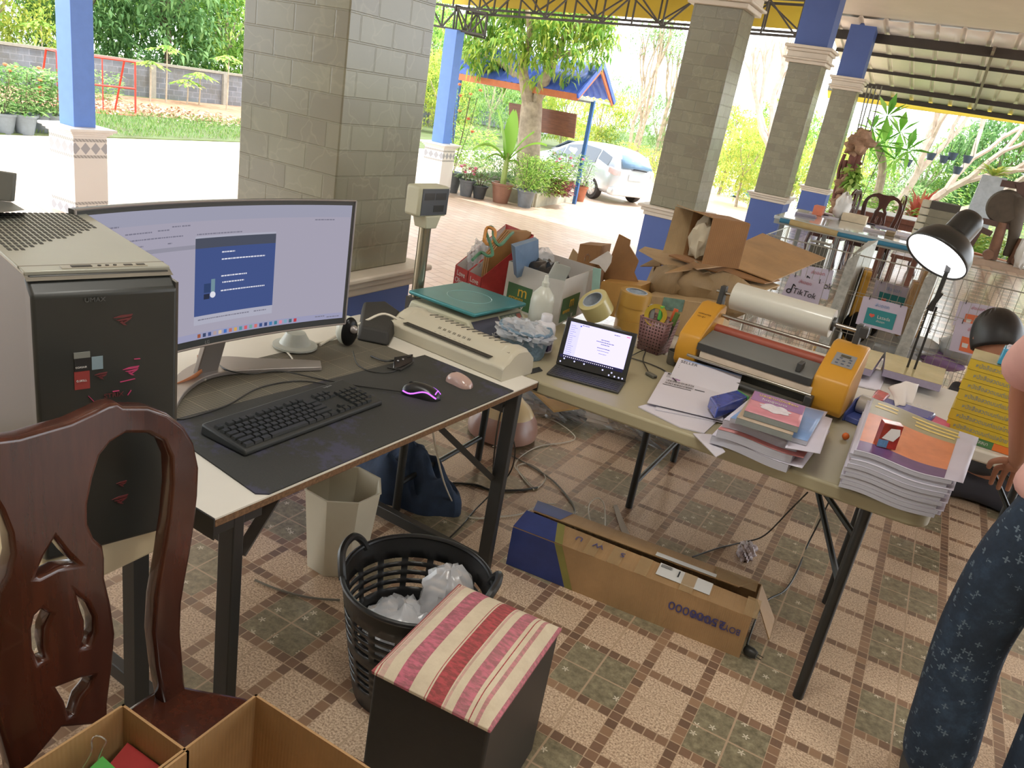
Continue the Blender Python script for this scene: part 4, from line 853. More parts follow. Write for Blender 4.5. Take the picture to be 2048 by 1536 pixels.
for y in (.010, .0285, .084, .1025): [key(.012 + (15.4 + i) * U_, y, U_ - .0022) for i in range(3) if not (y == .0285 and i != 1)]
for y in (.010, .0285, .047, .0655, .084): [key(.012 + (18.7 + i) * U_, y, U_ - .0022) for i in range(4 if y != .010 else 3)]
text('Logitech', .009, (KL * .80, KD - .022, .0295), (1, 0, 0), (0, 1, .09), mat('bezel print', (0, 0, 0)), kb, 'maker_mark')
cable('keyboard_cable', [at(680, 774, .765), at(600, 762, .757), at(520, 775, .757), at(455, 810, .757), at(380, 835, .757), at(352, 838, .757)], .0022, BLKM, 'thin black keyboard cable curling beside the monitor foot')
cable('mouse_cable', [at(803, 783, .765), at(720, 772, .757), at(640, 758, .757), at(560, 742, .774), at(500, 748, .774), at(450, 738, .77), at(420, 712, .76)], .0022, BLKM, 'thin black mouse cable crossing the monitor foot')
# mice
def mouse(name, label, px, py, ang, L_, W_, H_, mt, strip=None):
    p = at(px, py, .762); t = thing(name, label, 'mouse', (p.x, p.y, .7545), ang)
    def fn(u, v):
        a = v * math.pi; x = (u - .5) * L_; prof = max(0, 1 - abs(2 * u - 1) ** 2.6) ** .5; ww = W_ / 2 * prof * (1 - .12 * math.cos((u - .5) * 6)); hh = H_ * prof * (.82 + .25 * math.sin(u * 2.4))
        return (x, ww * math.cos(a), max(0, hh * math.sin(a) ** .8))
    MB().grid(fn, 20, 16).build('shell', mt, t)
    MB().lathe([(.008, -.003), (.0085, 0), (.008, .003)], (L_ * .26, 0, H_ * .80), 14, 0, (0, 1, 0)).build('scroll_wheel', mat('rubber dark', hexc(30, 30, 30), .7), t)
    if strip:
        m_ = MB()
        for sd in (1, -1):
            m_.tube([V(fn(.08 + .8 * i / 12, .5 - sd * (.5 - (.13 + .07 * math.sin(i / 12 * 6)))) ) * 1.02 for i in range(13)], .0022, 6)
        m_.tube([V(fn(.12, .3 + .05 * i)) * 1.02 for i in range(8)], .0018, 6)
        m_.build('light_strip', strip, t)
    return t
mouse('gaming_mouse', 'black mouse with glowing purple light strip', 842, 786, math.radians(196), .125, .066, .036, mat('mouse black', hexc(30, 31, 31), .3, var=.03), em('purple glow', (.38, .10, .85), 1.6))
mouse('wireless_mouse', 'small pale pink mouse beside the laminator', 919, 763, math.radians(170), .098, .058, .032, mat('pale pink gloss', hexc(176, 148, 138), .22, var=.02, coat=.5))

q_ = [at(x, y, .80) for x, y in ((716, 655), (724, 600), (772, 598), (806, 622), (780, 668))]; tag(MB().hexa([V((p_.x, p_.y, .7545)) for p_ in q_], [lerp(p_, sum(q_, V((0, 0, 0))) / 5, .12) for p_ in q_]).build('black_pouch', mat('black nylon', hexc(44, 43, 40), .7, bump=.002), bevel=.008), 'flat black pouch lying behind the laminator by the scale', 'bag')
# laminator
lA, lB, lC = at(775, 668, .7505), at(1003, 764, .7505), at(1051, 737, .7505)
lx = lB - lA; LL = lx.length; lx.normalize(); la = math.atan2(lx.y, lx.x); LW = .17
lam = thing('laminator', 'cream pouch laminator on the end of the desk', 'laminator', (lA.x, lA.y, .7505), la); CRM = mat('cream plastic', hexc(186, 180, 160), .42, var=.03, scale=3)
prof = [(0, .0), (0, .045), (.012, .058), (.03, .064), (.05, .085), (.075, .098), (.105, .098), (.135, .092), (.165, .062), (.17, .03), (.17, 0)]
m = MB(); k = len(prof); xs_ = [0, .012, .05, .06, LL - .06, LL - .05, LL - .012, LL]; sc_ = [.82, .96, 1.0, .93, .93, 1.0, .96, .82]
for x, s_ in zip(xs_, sc_):
    for (y, z) in prof: m.v.append(V((x, .085 + (y - .085) * (.97 + .03 * s_), z * s_)))
for i in range(len(xs_) - 1):
    for j in range(k - 1): a = i * k + j; m.q((a, a + 1, a + k + 1, a + k), 0, False)
    m.q((i * k + k - 1, i * k, (i + 1) * k, (i + 1) * k + k - 1))
m.q(range(k)); m.q(reversed(range((len(xs_) - 1) * k, len(xs_) * k))); m.build('housing', CRM, lam, bevel=.004, seg=3)
DKS = mat('dark slot', hexc(44, 40, 34), .6, var=0)
MB().box(.062, LL - .07, .006, .030, .0585, .0605).build('feed_slot', DKS, lam)
for i in range(14): x = .11 + i * .0245; MB().bar((x, .088, .0925), (x + .008, .125, .0905), .0022, .002).build('vent', DKS, lam)
for i in range(3): MB().bar((LL - .035 + i * .005, .05, .0825), (LL - .033 + i * .005, .075, .0905), .0025, .002).build('switch_mark', DKS, lam)
m = MB()
for i in range(7): x = .19 + i * .022; m.box(x, x + .010, .026, .0265, .0665, .0672); m.bar((x, .044, .0755), (x + .010, .047, .078), .0012); m.bar((x, .047, .078), (x + .005, .05, .081), .0012); m.bar((x + .010, .044, .0755), (x + .010, .05, .081), .0012)
m.build('printed_symbols', mat('grey print', hexc(110, 104, 92), .6, var=0), lam)
m = MB()
for i in range(3): y = .03 + i * .034; z = (.066, .088, .094)[i]; m.box(.017, .044, y, y + .026, z - .003, z - .0005)
m.build('instruction_stickers', mat('sticker grey', hexc(150, 146, 134), .5, var=0), lam)
cable('power_lead', [at(812, 648, .80), at(770, 628, .82), at(735, 640, .80), at(715, 650, .77), at(690, 662, .757), at(640, 690, .757)], .0045, mat('white cord', hexc(206, 200, 184), .5), 'white mains cord looping behind the laminator')
# cup-like speaker with ball and small items behind the screen
p = at(690, 690, .7545); t = thing('computer_speaker', 'small round black and white speaker at the right foot of the monitor', 'speaker', (p.x, p.y, .7545), math.radians(-10))
def egg(u, v, s=1.0, x0=0): a, b = u * 2 * math.pi, v * math.pi; return (x0 + .034 * s * math.sin(b) * math.cos(a) * 1.0, .036 * s * math.sin(b) * math.sin(a), .052 - .05 * s * math.cos(b))
MB().grid(lambda u, v: egg(u, v), 24, 16).build('shell', mat('white gloss', hexc(200, 204, 194), .25, var=.02), t)
MB().grid(lambda u, v: (lambda q: (abs(q[0]) * .6 + .014, q[1] * .92, q[2]))(egg(u, v, 1.0)), 24, 16).build('front_panel', mat('mouse black', (0, 0, 0)), t)
MB().ball((.036, 0, .066), .014, 14).build('dome', mat('silver plastic', (0, 0, 0)), t)
p = at(590, 694, .7545); tag(MB().lathe([(.06, 0), (.07, .004), (.07, .010), (.05, .014), (.03, .05)], tuple(p), 24).build('round_base', mat('frosted plastic', hexc(172, 176, 168), .3)), 'frosted grey round base behind the monitor', 'base')
cable('white_cable', [at(440, 716, .757), at(500, 722, .757), at(560, 732, .757), at(585, 722, .757), at(575, 705, .757), at(556, 690, .757), at(620, 688, .76), at(660, 680, .757)], .0028, mat('white cord', (0, 0, 0)), 'white cable snaking behind the monitor on the cutting mat')
cable('speaker_cable', [at(706, 702, .765), at(715, 728, .757), at(740, 742, .757), at(775, 745, .757), at(800, 738, .757)], .0018, BLKM, 'thin black speaker cable on the cutting mat')
p = at(397, 745, .757); t = thing('orange_strap', 'orange brown leather strap loop beside the monitor neck', 'strap', tuple(p)); MB().grid(lambda u, v: at(345 + 62 * math.sin(u * 2.2), 778 - 60 * u - 8 * v, .757 + .012 * v + .03 * u), 14, 1).build('strap_band', mat('orange leather', hexc(176, 108, 62), .5), t, world=True, solid=.003)
c = [at(x, y, .757) for x, y in ((392, 760), (412, 762), (420, 735), (400, 720), (388, 728))]; tag(MB().prism(c, (0, 0, .004)).build('paper_scrap', WHITEB), 'small white card scrap beside the strap', 'paper')
# eyeglasses-like black thing on mat edge
p = at(800, 738, .757); t = thing('sunglasses', 'folded black glasses lying by the laminator', 'glasses', tuple(p))
m = MB(); e = [at(742, 712, .76), at(770, 722, .765), at(800, 718, .77), at(822, 712, .785)]; m.tube(smoothpath(e), .0035, 6); m.tube([at(775, 735, .76), at(800, 740, .76), at(826, 724, .765)], .003, 6); m.build('temples', BLKM, t, world=True)
a, b, c_, d = at(785, 738, .757), at(822, 728, .757), at(824, 708, .785), at(788, 714, .785); MB().prism([a, b, c_, d], (.004, .002, 0)).build('lens', mat('dark lens', hexc(30, 32, 34), .1, var=0), t, world=True, bevel=.002)
for x, y in ((796, 722), (806, 719)): MB().ball(at(x, y, .782), .004, 8).build('hinge', mat('chrome', hexc(200, 200, 200), .15, 1, var=0), t, world=True)

# computer tower
a, b = at(57, 552, 1.26), at(353, 540, 1.26); px_ = b - a; PW = px_.length; px_.normalize(); pa_ = math.atan2(px_.y, px_.x); PH = 1.26 - .745; PDp = .44
# local: x to the right along the front, y into the case ; origin at front left bottom
pc = thing('computer_tower', 'black computer tower with red and pink stickers on its front', 'computer', (a.x, a.y, .745), pa_)
CASE = mat('case grey steel', hexc(54, 54, 51), .42, .25, var=.04, scale=3); PCB = mat('case black front', hexc(44, 46, 43), .4, var=.04, scale=20)
MB().box(.004, PW - .004, .02, PDp, .012, PH - .006).build('side_panels', CASE, pc, bevel=.003)
MB().box(0, PW, .025, PDp - .01, PH - .008, PH).build('top_panel', mat('case top grey', hexc(150, 150, 138), .42, .25, var=.04), pc, bevel=.002)
MB().hexa([(0, .02, .0), (PW, .02, 0), (PW, -.006, .012), (0, -.006, .012)], [(0, .03, PH - .004), (PW, .03, PH - .004), (PW, -.006, PH - .03), (0, -.006, PH - .03)]).build('front_panel', PCB, pc, bevel=.006, seg=3)
MB().hexa([(.0, .03, PH - .004), (PW, .03, PH - .004), (PW, .055, PH - .004), (0, .055, PH - .004)], [(.0, .012, PH - .012), (PW, .012, PH - .012), (PW, .055, PH + .0005), (0, .055, PH + .0005)]).build('top_bezel', mat('bezel brown grey', hexc(112, 106, 94), .5), pc)
MB().box(PW - .003, PW + .002, -.004, .03, .02, PH - .02).build('edge_strip', mat('steel edge', hexc(90, 88, 84), .3, .5), pc)
io = MB().box(.055, PW - .035, .030, .045, PH - .001, PH + .0015).build('port_panel', mat('port panel', hexc(140, 134, 118), .4), pc, bevel=.003)
m = MB().box(.07, .10, .033, .042, PH + .0012, PH + .0025)
for x in (.112, .124, .136): m.lathe([(.003, 0), (.003, .001)], (x, .038, PH + .0015), 10)
for x in (.15, .17): m.box(x, x + .013, .034, .041, PH + .0012, PH + .0022)
m.build('ports', DKS, io)
hm = MB()
for i in range(20):
    for j in range(15):
        x = .012 + i * .0095; y = .15 + j * .019
        if x - .012 < (y - .13) * 1.1 and x < PW - .014: hm.box(x, x + .0055, y, y + .013, PH - .0005, PH + .0008)
hm.build('top_vent', mat('vent dark', hexc(52, 52, 46), .7, var=0), pc)
for x in (.02, PW - .02):
    for y in (.05, PDp - .05): MB().lathe([(.015, 0), (.015, .012)], (x, y, 0), 12).build('foot', mat('rubber dark', (0, 0, 0)), pc)
PINKL = mat('pink sticker', hexc(178, 60, 104), .4, var=0); REDS = mat('red sticker', hexc(140, 54, 50), .5, var=0); REDD = mat('dark red mark', hexc(100, 44, 46), .5, var=0); GRYT = mat('grey mark', hexc(84, 86, 84), .5, var=0); WTS = mat('white print', hexc(206, 204, 200), .5, var=0)
def fpt(px, py):  # point of the front face at a pixel
    O = V((a.x, a.y, .745)); n = V((math.sin(pa_), -math.cos(pa_), 0)); d = ray(px, py); k_ = ((O + n * .0065 - CP).dot(n)) / d.dot(n); q = CP + d * k_ - O
    return q.dot(px_), q.z
def sticker(x0, y0, x1, y1, mt, name='sticker', o=-.0072): u0, z1 = fpt(x0, y0); u1, z0 = fpt(x1, y1); return MB().box(u0, u1, o, -.0058, z0, z1).build(name, mt, pc)
s = sticker(148, 712, 180, 741, mat('sticker black', hexc(30, 30, 30), .5, var=0)); sticker(148, 744, 180, 776, REDS); sticker(183, 714, 206, 737, mat('blue grey sticker', hexc(128, 148, 156), .4, var=0)); sticker(147, 706, 180, 714, mat('grey strip', hexc(120, 122, 116), .5, var=0), o=-.0078)
def ftext(body, size, px, py, mt, tilt=0, **k): u, z = fpt(px, py); return text(body, size, (u, -.0078, z), (1, 0, tilt), (0, 0, 1), mt, pc, **k)
ftext('CORSAIR', .0042, 150, 737, WTS); ftext('UMAX', .010, 168, 604, GRYT, sx=1.1); ftext('G.SKILL', .0048, 152, 764, WTS); ftext('STRIX', .011, 207, 796, REDD, sx=1.1)
def eye(px, py, s_, mt):   # slanted eye-shaped emblem
    u, z = fpt(px, py); m_ = MB()
    for pts in ([(-1, .3), (-.2, .55), (1, .6), (.8, .35), (-.1, .3)], [(-.7, .05), (.0, .15), (.9, .3), (.75, .05), (.1, -.35), (-.1, -.25), (.45, .0), (-.3, -.08)], [(-.35, -.2), (.05, -.55), (.4, -.6), (.15, -.4), (-.1, -.1)]):
        m_.prism([(u + x * s_, -.0075, z + y * s_) for x, y in pts], (0, .0015, 0))
    m_.build('emblem', mt, pc)
eye(262, 742, .0135, PINKL); eye(202, 752, .010, REDD); eye(246, 640, .0155, REDD); eye(240, 1000, .014, REDD); eye(243, 968, .009, REDD)
m = MB()
for (x0, y0, x1, y1) in ((177, 792, 188, 803), (262, 780, 255, 790), (268, 718, 280, 717), (240, 764, 270, 757), (225, 783, 238, 781)):
    u0, z0 = fpt(x0, y0); u1, z1 = fpt(x1, y1); m.bar((u0, -.0072, z0), (u1, -.0072, z1), .0022, .001)
m.build('sticker_lines', PINKL, pc)
# laptop resting on the tower
p = at(40, 425, 1.262); t = thing('laptop', 'grey laptop seen edge-on resting on the computer tower', 'laptop', (p.x, p.y, 1.2605), pa_)
q = [at(-60, 432, 1.262), at(70, 428, 1.262), at(52, 418, 1.262), at(-60, 405, 1.262)]; mt = mat('laptop grey', hexc(96, 96, 90), .5)
hh = [at(24, 404, 1.28), at(30, 345, 1.33)]
MB().hexa([at(-90, 436, 1.261), at(50, 420, 1.261), at(22, 404, 1.261), at(-90, 390, 1.261)], [at(-90, 436, 1.275), at(50, 420, 1.275), at(22, 404, 1.275), at(-90, 390, 1.275)]).build('base', mt, t, world=True)
b0 = at(22, 404, 1.275); b1 = at(-90, 392, 1.275); tp = aty(29, 347, b0.y + .01); hgt_ = tp.z - b0.z
MB().hexa([b1, b0, b0 + V((-.004, .01, 0)), b1 + V((-.004, .01, 0))], [b1 + V((-.02, .02, hgt_)), tp, tp + V((-.004, .008, 0)), b1 + V((-.024, .03, hgt_))]).build('lid', mt, t, world=True, bevel=.002)
# low bench carrying the tower
bn = thing('side_bench', 'low beige topped bench carrying the computer tower', 'bench', (-1.15, .5, 0))
MB().box(-1.72, -1.15, .02, .935, .66, .745).build('bench_top', mat('beige bench top', hexc(196, 180, 146), .6, var=.08, scale=5), bn, world=True, bevel=.008, seg=3)
for x in (-1.19, -1.67):
    for y in (.08, .88): MB().bar((x, y, 0), (x, y, .66), .035).build('leg', BLKM, bn, world=True)

# carved wooden chair with its back against the bench, facing the camera side
ROSE = m_wood('lacquered rosewood', hexc(52, 26, 18), hexc(80, 40, 26), 3, .24, .4)
CX = -1.0
def cpt(px, py, X=CX): q = atx(px, py, X); return (q.y, q.z)
ax0, az = cpt(75, 1060)
ch = thing('carved_wooden_chair', 'glossy dark red carved wooden chair in the left foreground', 'chair', (-.80, .56, 0), 0)
MA = local_inv(ch)
def yz(M=None):   # maps (y,z) outline plane to world at X = CX
    m_ = Matrix(((0, 0, 1, CX), (1, 0, 0, 0), (0, 1, 0, 0), (0, 0, 0, 1))); return MA @ m_
ct = cpt(80, 850)[0]   # centre line y
def mir(pts): return pts + [(2 * ct - y, z) for y, z in reversed(pts)]
outer = [cpt(*p) for p in ((80, 852), (130, 838), (180, 815), (205, 803), (224, 800), (236, 808), (285, 808), (325, 822), (358, 848), (378, 882), (388, 930), (386, 985), (380, 1040), (372, 1095), (362, 1150), (354, 1200), (352, 1260), (358, 1330), (364, 1395))]
inner = [cpt(*p) for p in ((318, 1402), (304, 1330), (296, 1260), (300, 1190), (314, 1110), (326, 1030), (332, 960), (330, 910), (316, 878), (285, 862), (240, 862), (210, 880), (190, 905), (176, 950), (166, 1000), (166, 1040), (178, 1070), (196, 1086), (200, 1110), (200, 1150), (212, 1200), (221, 1260), (216, 1320), (206, 1400), (206, 1440))]
botc = [(ct, cpt(110, 1450)[1])]
out = [outer[0]] + outer[1:] + inner + botc
full = out + [(2 * ct - y, z) for y, z in reversed(out[1:-1])]
tri = [cpt(*p) for p in ((100, 1066), (112, 1075), (143, 1118), (140, 1128), (100, 1132), (66, 1150), (60, 1142), (80, 1100))]
tri = [cpt(*p) for p in ((98, 1072), (120, 1100), (143, 1122), (105, 1128), (70, 1146), (61, 1146), (78, 1105))]
sl1 = [cpt(*p) for p in ((145, 1186), (162, 1200), (176, 1228), (178, 1258), (168, 1284), (152, 1288), (160, 1262), (160, 1235), (152, 1212))]
sl2 = [cpt(*p) for p in ((72, 1212), (90, 1222), (78, 1250), (76, 1280), (84, 1310), (68, 1318), (56, 1290), (54, 1250), (60, 1224))]
lo = [cpt(*p) for p in ((103, 1368), (150, 1350), (176, 1346), (168, 1366), (150, 1388), (140, 1420), (128, 1424), (120, 1396))]
curve_mesh('back', [full, tri, sl1, sl2, lo], .030, .007, ROSE, ch, yz(), bres=3)
se = [at(x, y, .45) for x, y in ((240, 1392), (360, 1386), (441, 1440))]
m = MB(); sy0 = 2 * ct - cpt(364, 1395)[0] - .01; sy1 = cpt(364, 1395)[0] + .01
seat = [(-1.03, sy0 + .01), (-1.03, sy1 - .02), (-.98, sy1 + .0), (-.885, sy1 + .045), (-.6, sy1 + .07), (-.55, sy1 + .02), (-.54, (sy0 + sy1) / 2), (-.55, sy0 - .02), (-.6, sy0 - .07), (-.885, sy0 - .045), (-.98, sy0)]
m.prism([(x, y, .418) for x, y in seat], (0, 0, .034)); m.build('seat', ROSE, ch, world=True, bevel=.012, seg=3)
m = MB().bar((-1.0, sy0 + .04, .39), (-.6, sy0 - .02, .39), .025, .06).bar((-1.0, sy1 - .04, .39), (-.6, sy1 + .02, .39), .025, .06).bar((-.6, sy0, .39), (-.6, sy1, .39), .025, .06).bar((-1.0, sy0, .39), (-1.0, sy1, .39), .025, .06); m.build('apron', ROSE, ch, world=True)
for (x, y) in ((-.60, sy0 - .01), (-.60, sy1 + .01), (-1.0, sy0 + .03), (-1.0, sy1 - .03)): MB().tube([(x, y, .40), (x + (.02 if x > -.8 else -.01), y, .25), (x + (.0 if x > -.8 else -.03), y, .1), (x + (.03 if x > -.8 else -.04), y, 0)], [.03, .027, .018, .024], 10).build('leg', ROSE, ch, world=True)
# open cartons in front
CARD = m_card('cardboard', hexc(168, 132, 88)); CARD2 = m_card('cardboard pale', hexc(176, 150, 112)); CARDD = m_card('cardboard brown', hexc(150, 110, 70))
def opencarton(name, label, x0, x1, y0, y1, z0, z1, mt, th=.004, group=None, walls='nsew'):
    t = thing(name, label, 'box', ((x0 + x1) / 2, (y0 + y1) / 2, z0), 0, group); m_ = MB(); m_.box(x0, x1, y0, y1, z0, z0 + th)
    m_.box(x0, x0 + th, y0, y1, z0, z1).box(x1 - th, x1, y0, y1, z0, z1).box(x0, x1, y0, y0 + th, z0, z1).box(x0, x1, y1 - th, y1, z0, z1); m_.build('box_walls', mt, t, world=True); return t
c1 = at(240, 1412, .65); c2 = at(385, 1497, .65)
ob = opencarton('open_carton', 'open brown carton with small coloured boxes on the chair seat', c1.x, c2.x, c1.y - .34, c1.y + .006, .4525, .65, CARD)
ob1 = at(512, 1388, .65)
ob2 = opencarton('open_carton', 'empty open carton with raised corner nearest the striped stool', ob1.x, ob1.x + .30, ob1.y - .33, ob1.y, .4525, .65, CARD)
def smallbox(name, label, pts, z0, h, mt, cat='box'): return tag(MB().prism([at(x, y, z0 + h) - V((0, 0, h)) for x, y in pts], (0, 0, h)).build(name, mt), label, cat)
smallbox('small_red_box', 'red packet inside the open carton on the chair', ((205, 1545), (255, 1485), (330, 1540), (300, 1600), (230, 1600)), .50, .09, mat('red print box', hexc(140, 36, 34), .5))
smallbox('small_green_box', 'bright green packet inside the open carton', ((170, 1545), (205, 1512), (235, 1540), (225, 1600), (160, 1600)), .50, .10, mat('green print box', hexc(70, 150, 66), .5))
smallbox('small_teal_box', 'dark teal packet inside the open carton', ((135, 1545), (148, 1512), (196, 1525), (190, 1600), (130, 1600)), .47, .10, mat('teal print box', hexc(40, 60, 60), .5))
cable('bent_wire', [at(164, 1536, .62), at(182, 1505, .66), at(184, 1480, .68), at(195, 1472, .69), at(212, 1482, .68), at(203, 1500, .66), at(196, 1520, .63)], .0012, mat('bright wire', hexc(190, 188, 180), .25, .8, var=0), 'loop of bright bent wire sticking out of the open carton', 'wire')

# striped stool
s1, s2, s3, s4 = at(746, 1322, .43), at(920, 1149, .43), at(1129, 1240, .43), at(985, 1440, .43)
ctr = (s1 + s2 + s3 + s4) / 4; sx_ = ((s4 - s1) + (s3 - s2)); sx_.normalize(); sa = math.atan2(sx_.y, sx_.x); SW = (((s4 - s1).length + (s3 - s2).length) / 2); SD = (((s2 - s1).length + (s3 - s4).length) / 2)
st = thing('striped_box_stool', 'square black box stool with red and cream striped cloth top', 'stool', (ctr.x, ctr.y, 0), sa)
BKL = mat('black leatherette', hexc(34, 33, 30), .5, var=.1, scale=60)
MB().box(-SW / 2 + .004, SW / 2 - .004, -SD / 2 + .004, SD / 2 - .004, 0, .40).build('body', BKL, st, bevel=.008, seg=3)
STR = m_stripe()
def top(u, v):
    x = (u - .5) * SW; y = (v - .5) * SD; e = max(abs(2 * u - 1), abs(2 * v - 1)); return (x, y, .402 + .034 * (1 - e ** 5) + .006 * math.cos(x * 9) * math.cos(y * 8))
m = MB().grid(top, 24, 24); m.box(-SW / 2, SW / 2, -SD / 2, SD / 2, .393, .404); m.build('cloth_top', STR, st, bevel=.003)

# octagonal bin and black basket with plastic bags
p = at(672, 1122, 0); t = thing('octagonal_bin', 'cream octagonal plastic bin under the desk', 'bin', (p.x, p.y, 0), .3)
CRB = mat('cream bin plastic', hexc(206, 200, 180), .4, var=.03, trans=.0)
m = MB().lathe([(.100, 0), (.104, .004), (.132, .305), (.136, .307), (.136, .311), (.129, .311), (.098, .008)], (0, 0, 0), 8, cap=False); m.poly([(.098 * math.cos(k * math.pi / 4), .098 * math.sin(k * math.pi / 4), .008) for k in range(8)]); m.build('body', CRB, t, smooth=False)
bc = (at(685, 1150, .37) + at(985, 1150, .37)) / 2; bc = at(838, 1155, .37); BR = (at(688, 1150, .37) - at(985, 1150, .37)).length / 2
bk = thing('black_plastic_basket', 'round black slotted laundry basket with clear plastic bags', 'basket', (bc.x, bc.y, 0), .35); RB_, HB = BR * .70, .37
m = MB(); NB = 64; zs = [0, .03, .06] + [.06 + (i + 1) * .0135 for i in range(18)] + [.335, .365, .37]
def br_(z): return RB_ + (BR - RB_) * (z / HB) ** .9
for z in zs:
    for k in range(NB): a = 2 * math.pi * k / NB; m.v.append(V((br_(z) * math.cos(a), br_(z) * math.sin(a), z)))
for i in range(len(zs) - 1):
    for k in range(NB):
        k2 = (k + 1) % NB
        if 2 < i < 20 and i % 2 == 1 and i != 11 and k % 4 in (1, 2, 3) and True: continue
        m.q((i * NB + k, i * NB + k2, (i + 1) * NB + k2, (i + 1) * NB + k), 0, True)
m.q(range(NB)); KBP = mat('black basket plastic', hexc(34, 34, 34), .35, var=.05)
m.build('body', KBP, bk, solid=.004)
MB().tube([(br_(HB) * math.cos(k / 48 * 6.2832), br_(HB) * math.sin(k / 48 * 6.2832), HB) for k in range(48)], .007, 8, closed=True).build('rim', KBP, bk)
for s_ in (0, math.pi):
    c0 = -.05 + s_; hp = [(BR * math.cos(c0 + k), BR * math.sin(c0 + k), HB + z) for k, z in ((-.42, -.01), (-.34, .02), (-.2, .045), (0, .05), (.2, .045), (.34, .02), (.42, -.01))]; hp = [(x * (1 + .05 * (z - HB) / .05), y * (1 + .05 * (z - HB) / .05), z) for x, y, z in hp]; MB().tube(smoothpath(hp), .011, 8).build('handle', KBP, bk)
CLR = mat('clear film', hexc(232, 234, 238), .2, var=0, alpha=.42, spec=.9)
def crumple(name, label, c, r, seed, mt=CLR, cat='plastic bag', group=None, sq=(1, 1, 1), amp=.5, n=18, pw=1.0):
    rr = random.Random(seed); fr = [(rr.uniform(2, 7), rr.uniform(2, 7), rr.uniform(0, 6), rr.uniform(.2, 1)) for _ in range(9)]
    def fn(u, v):
        a, b = u * 2 * math.pi, v * math.pi; d = V((math.sin(b) * math.cos(a), math.sin(b) * math.sin(a), -math.cos(b))); k = 1
        for fx, fy, ph, am in fr: k += amp * am * .22 * abs(math.sin(fx * d.x * 1.7 + fy * d.y * 1.5 + ph + fx * d.z)) - amp * .06
        return V(c) + V((d.x * sq[0], d.y * sq[1], d.z * sq[2])) * r * k
    o = MB().grid(fn, n * 2, n, smooth=False).build(name, mt); o2 = tag(o, label, cat, group); return o2
crumple('clear_plastic_bag', 'crumpled clear plastic bag filling the left of the black basket', (bc.x - .01, bc.y - .04, .22), .092, 1, sq=(1.1, 1, .8), amp=.75, n=14)
crumple('clear_plastic_bag', 'crumpled clear plastic bag low in the middle of the black basket', (bc.x + .05, bc.y - .0, .21), .10, 2, sq=(1, 1.1, .75), amp=.8, n=14)
crumple('clear_plastic_bag', 'clear plastic bag bulging up at the right rim of the basket', (bc.x + .06, bc.y + .06, .30), .06, 3, sq=(.9, 1.1, 1.3), amp=.8, n=12)
# long carton on the floor
f1, f2, f3 = at(1012, 1128, 0), at(1478, 1316, 0), at(1530, 1240, 0); cx_ = f2 - f1; CLn = cx_.length; cx_.normalize(); ca = math.atan2(cx_.y, cx_.x); CWd = .235; CHt = .16
lc = thing('long_carton', 'long battered cardboard carton with blue corner lying on the floor', 'box', (f1.x, f1.y, 0), ca)
m_lc = m_card('worn carton', hexc(162, 128, 88)); BLC = mat('carton blue print', hexc(44, 58, 112), .45, var=.15, scale=12)
m = MB().box(0, CLn, 0, .004, 0, CHt).box(0, CLn, CWd - .004, CWd, 0, CHt).box(0, CLn, .004, CWd - .004, 0, .004).box(0, .004, .004, CWd - .004, 0, CHt * .8); m.build('box_walls', m_lc, lc)
MB().hexa([(0, 0, CHt), (CLn, 0, CHt), (CLn, .10, CHt + .003), (0, .118, CHt + .012)], [(0, 0, CHt + .004), (CLn, 0, CHt + .004), (CLn, .10, CHt + .007), (0, .118, CHt + .016)]).build('top_flap', m_lc, lc)
MB().hexa([(.02, .138, CHt + .010), (CLn - .07, .15, CHt + .004), (CLn - .02, CWd, CHt), (0, CWd, CHt)], [(.02, .138, CHt + .014), (CLn - .07, .15, CHt + .008), (CLn - .02, CWd, CHt + .004), (0, CWd, CHt + .004)]).build('top_flap', m_lc, lc)
MB().hexa([(CLn, .12, CHt), (CLn, CWd, CHt), (CLn + .075, CWd + .005, .045), (CLn + .075, .14, .02)], [(CLn + .003, .12, CHt), (CLn + .003, CWd, CHt), (CLn + .079, CWd + .005, .045), (CLn + .079, .14, .02)]).build('end_flap', CARD, lc)
MB().prism([(0, -.0015, .002), (.235, -.0015, .002), (.165, -.0015, CHt), (0, -.0015, CHt)], (0, .0012, 0)).build('blue_print', BLC, lc)
MB().prism([(.0, -.001, CHt + .0045), (.165, -.001, CHt + .0045), (.13, .112, CHt + .0165), (.002, .116, CHt + .0172)], (0, 0, .001)).build('blue_print', BLC, lc)
MB().prism([(.02, .14, CHt + .0145), (.13, .142, CHt + .0142), (.15, CWd, CHt + .005), (.0, CWd, CHt + .005)], (0, 0, .001)).build('blue_print', BLC, lc)
YG = mat('yellow green print', hexc(126, 120, 62), .6); MB().prism([(.235, -.0015, .002), (.265, -.0015, .002), (.195, -.0015, CHt), (.165, -.0015, CHt)], (0, .0012, 0)).build('stripe_print', YG, lc); MB().prism([(.165, -.001, CHt + .0045), (.195, -.001, CHt + .0045), (.16, .112, CHt + .016), (.13, .112, CHt + .0165)], (0, 0, .001)).build('stripe_print', YG, lc)
LBL = mat('shipping label', hexc(206, 204, 200), .4, var=.04)
MB().prism([(.53, .035, CHt + .0085), (.72, .03, CHt + .008), (.72, .105, CHt + .0098), (.53, .11, CHt + .0125)], (0, 0, .0006)).build('shipping_label', LBL, lc); MB().prism([(.50, .146, CHt + .0125), (.72, .15, CHt + .0105), (.72, .175, CHt + .0085), (.50, .175, CHt + .0108)], (0, 0, .0006)).build('shipping_label', LBL, lc)
m = MB()
for i in range(26):
    x = .535 + i * .0016
    if i % 3: m.box(x, x + .0009, .085, .105, CHt + .0128, CHt + .0134)
m.box(.60, .605, .06, .1, CHt + .0122, CHt + .0128); m.build('label_print', mat('black ink', hexc(40, 40, 44), .5, var=0), lc)
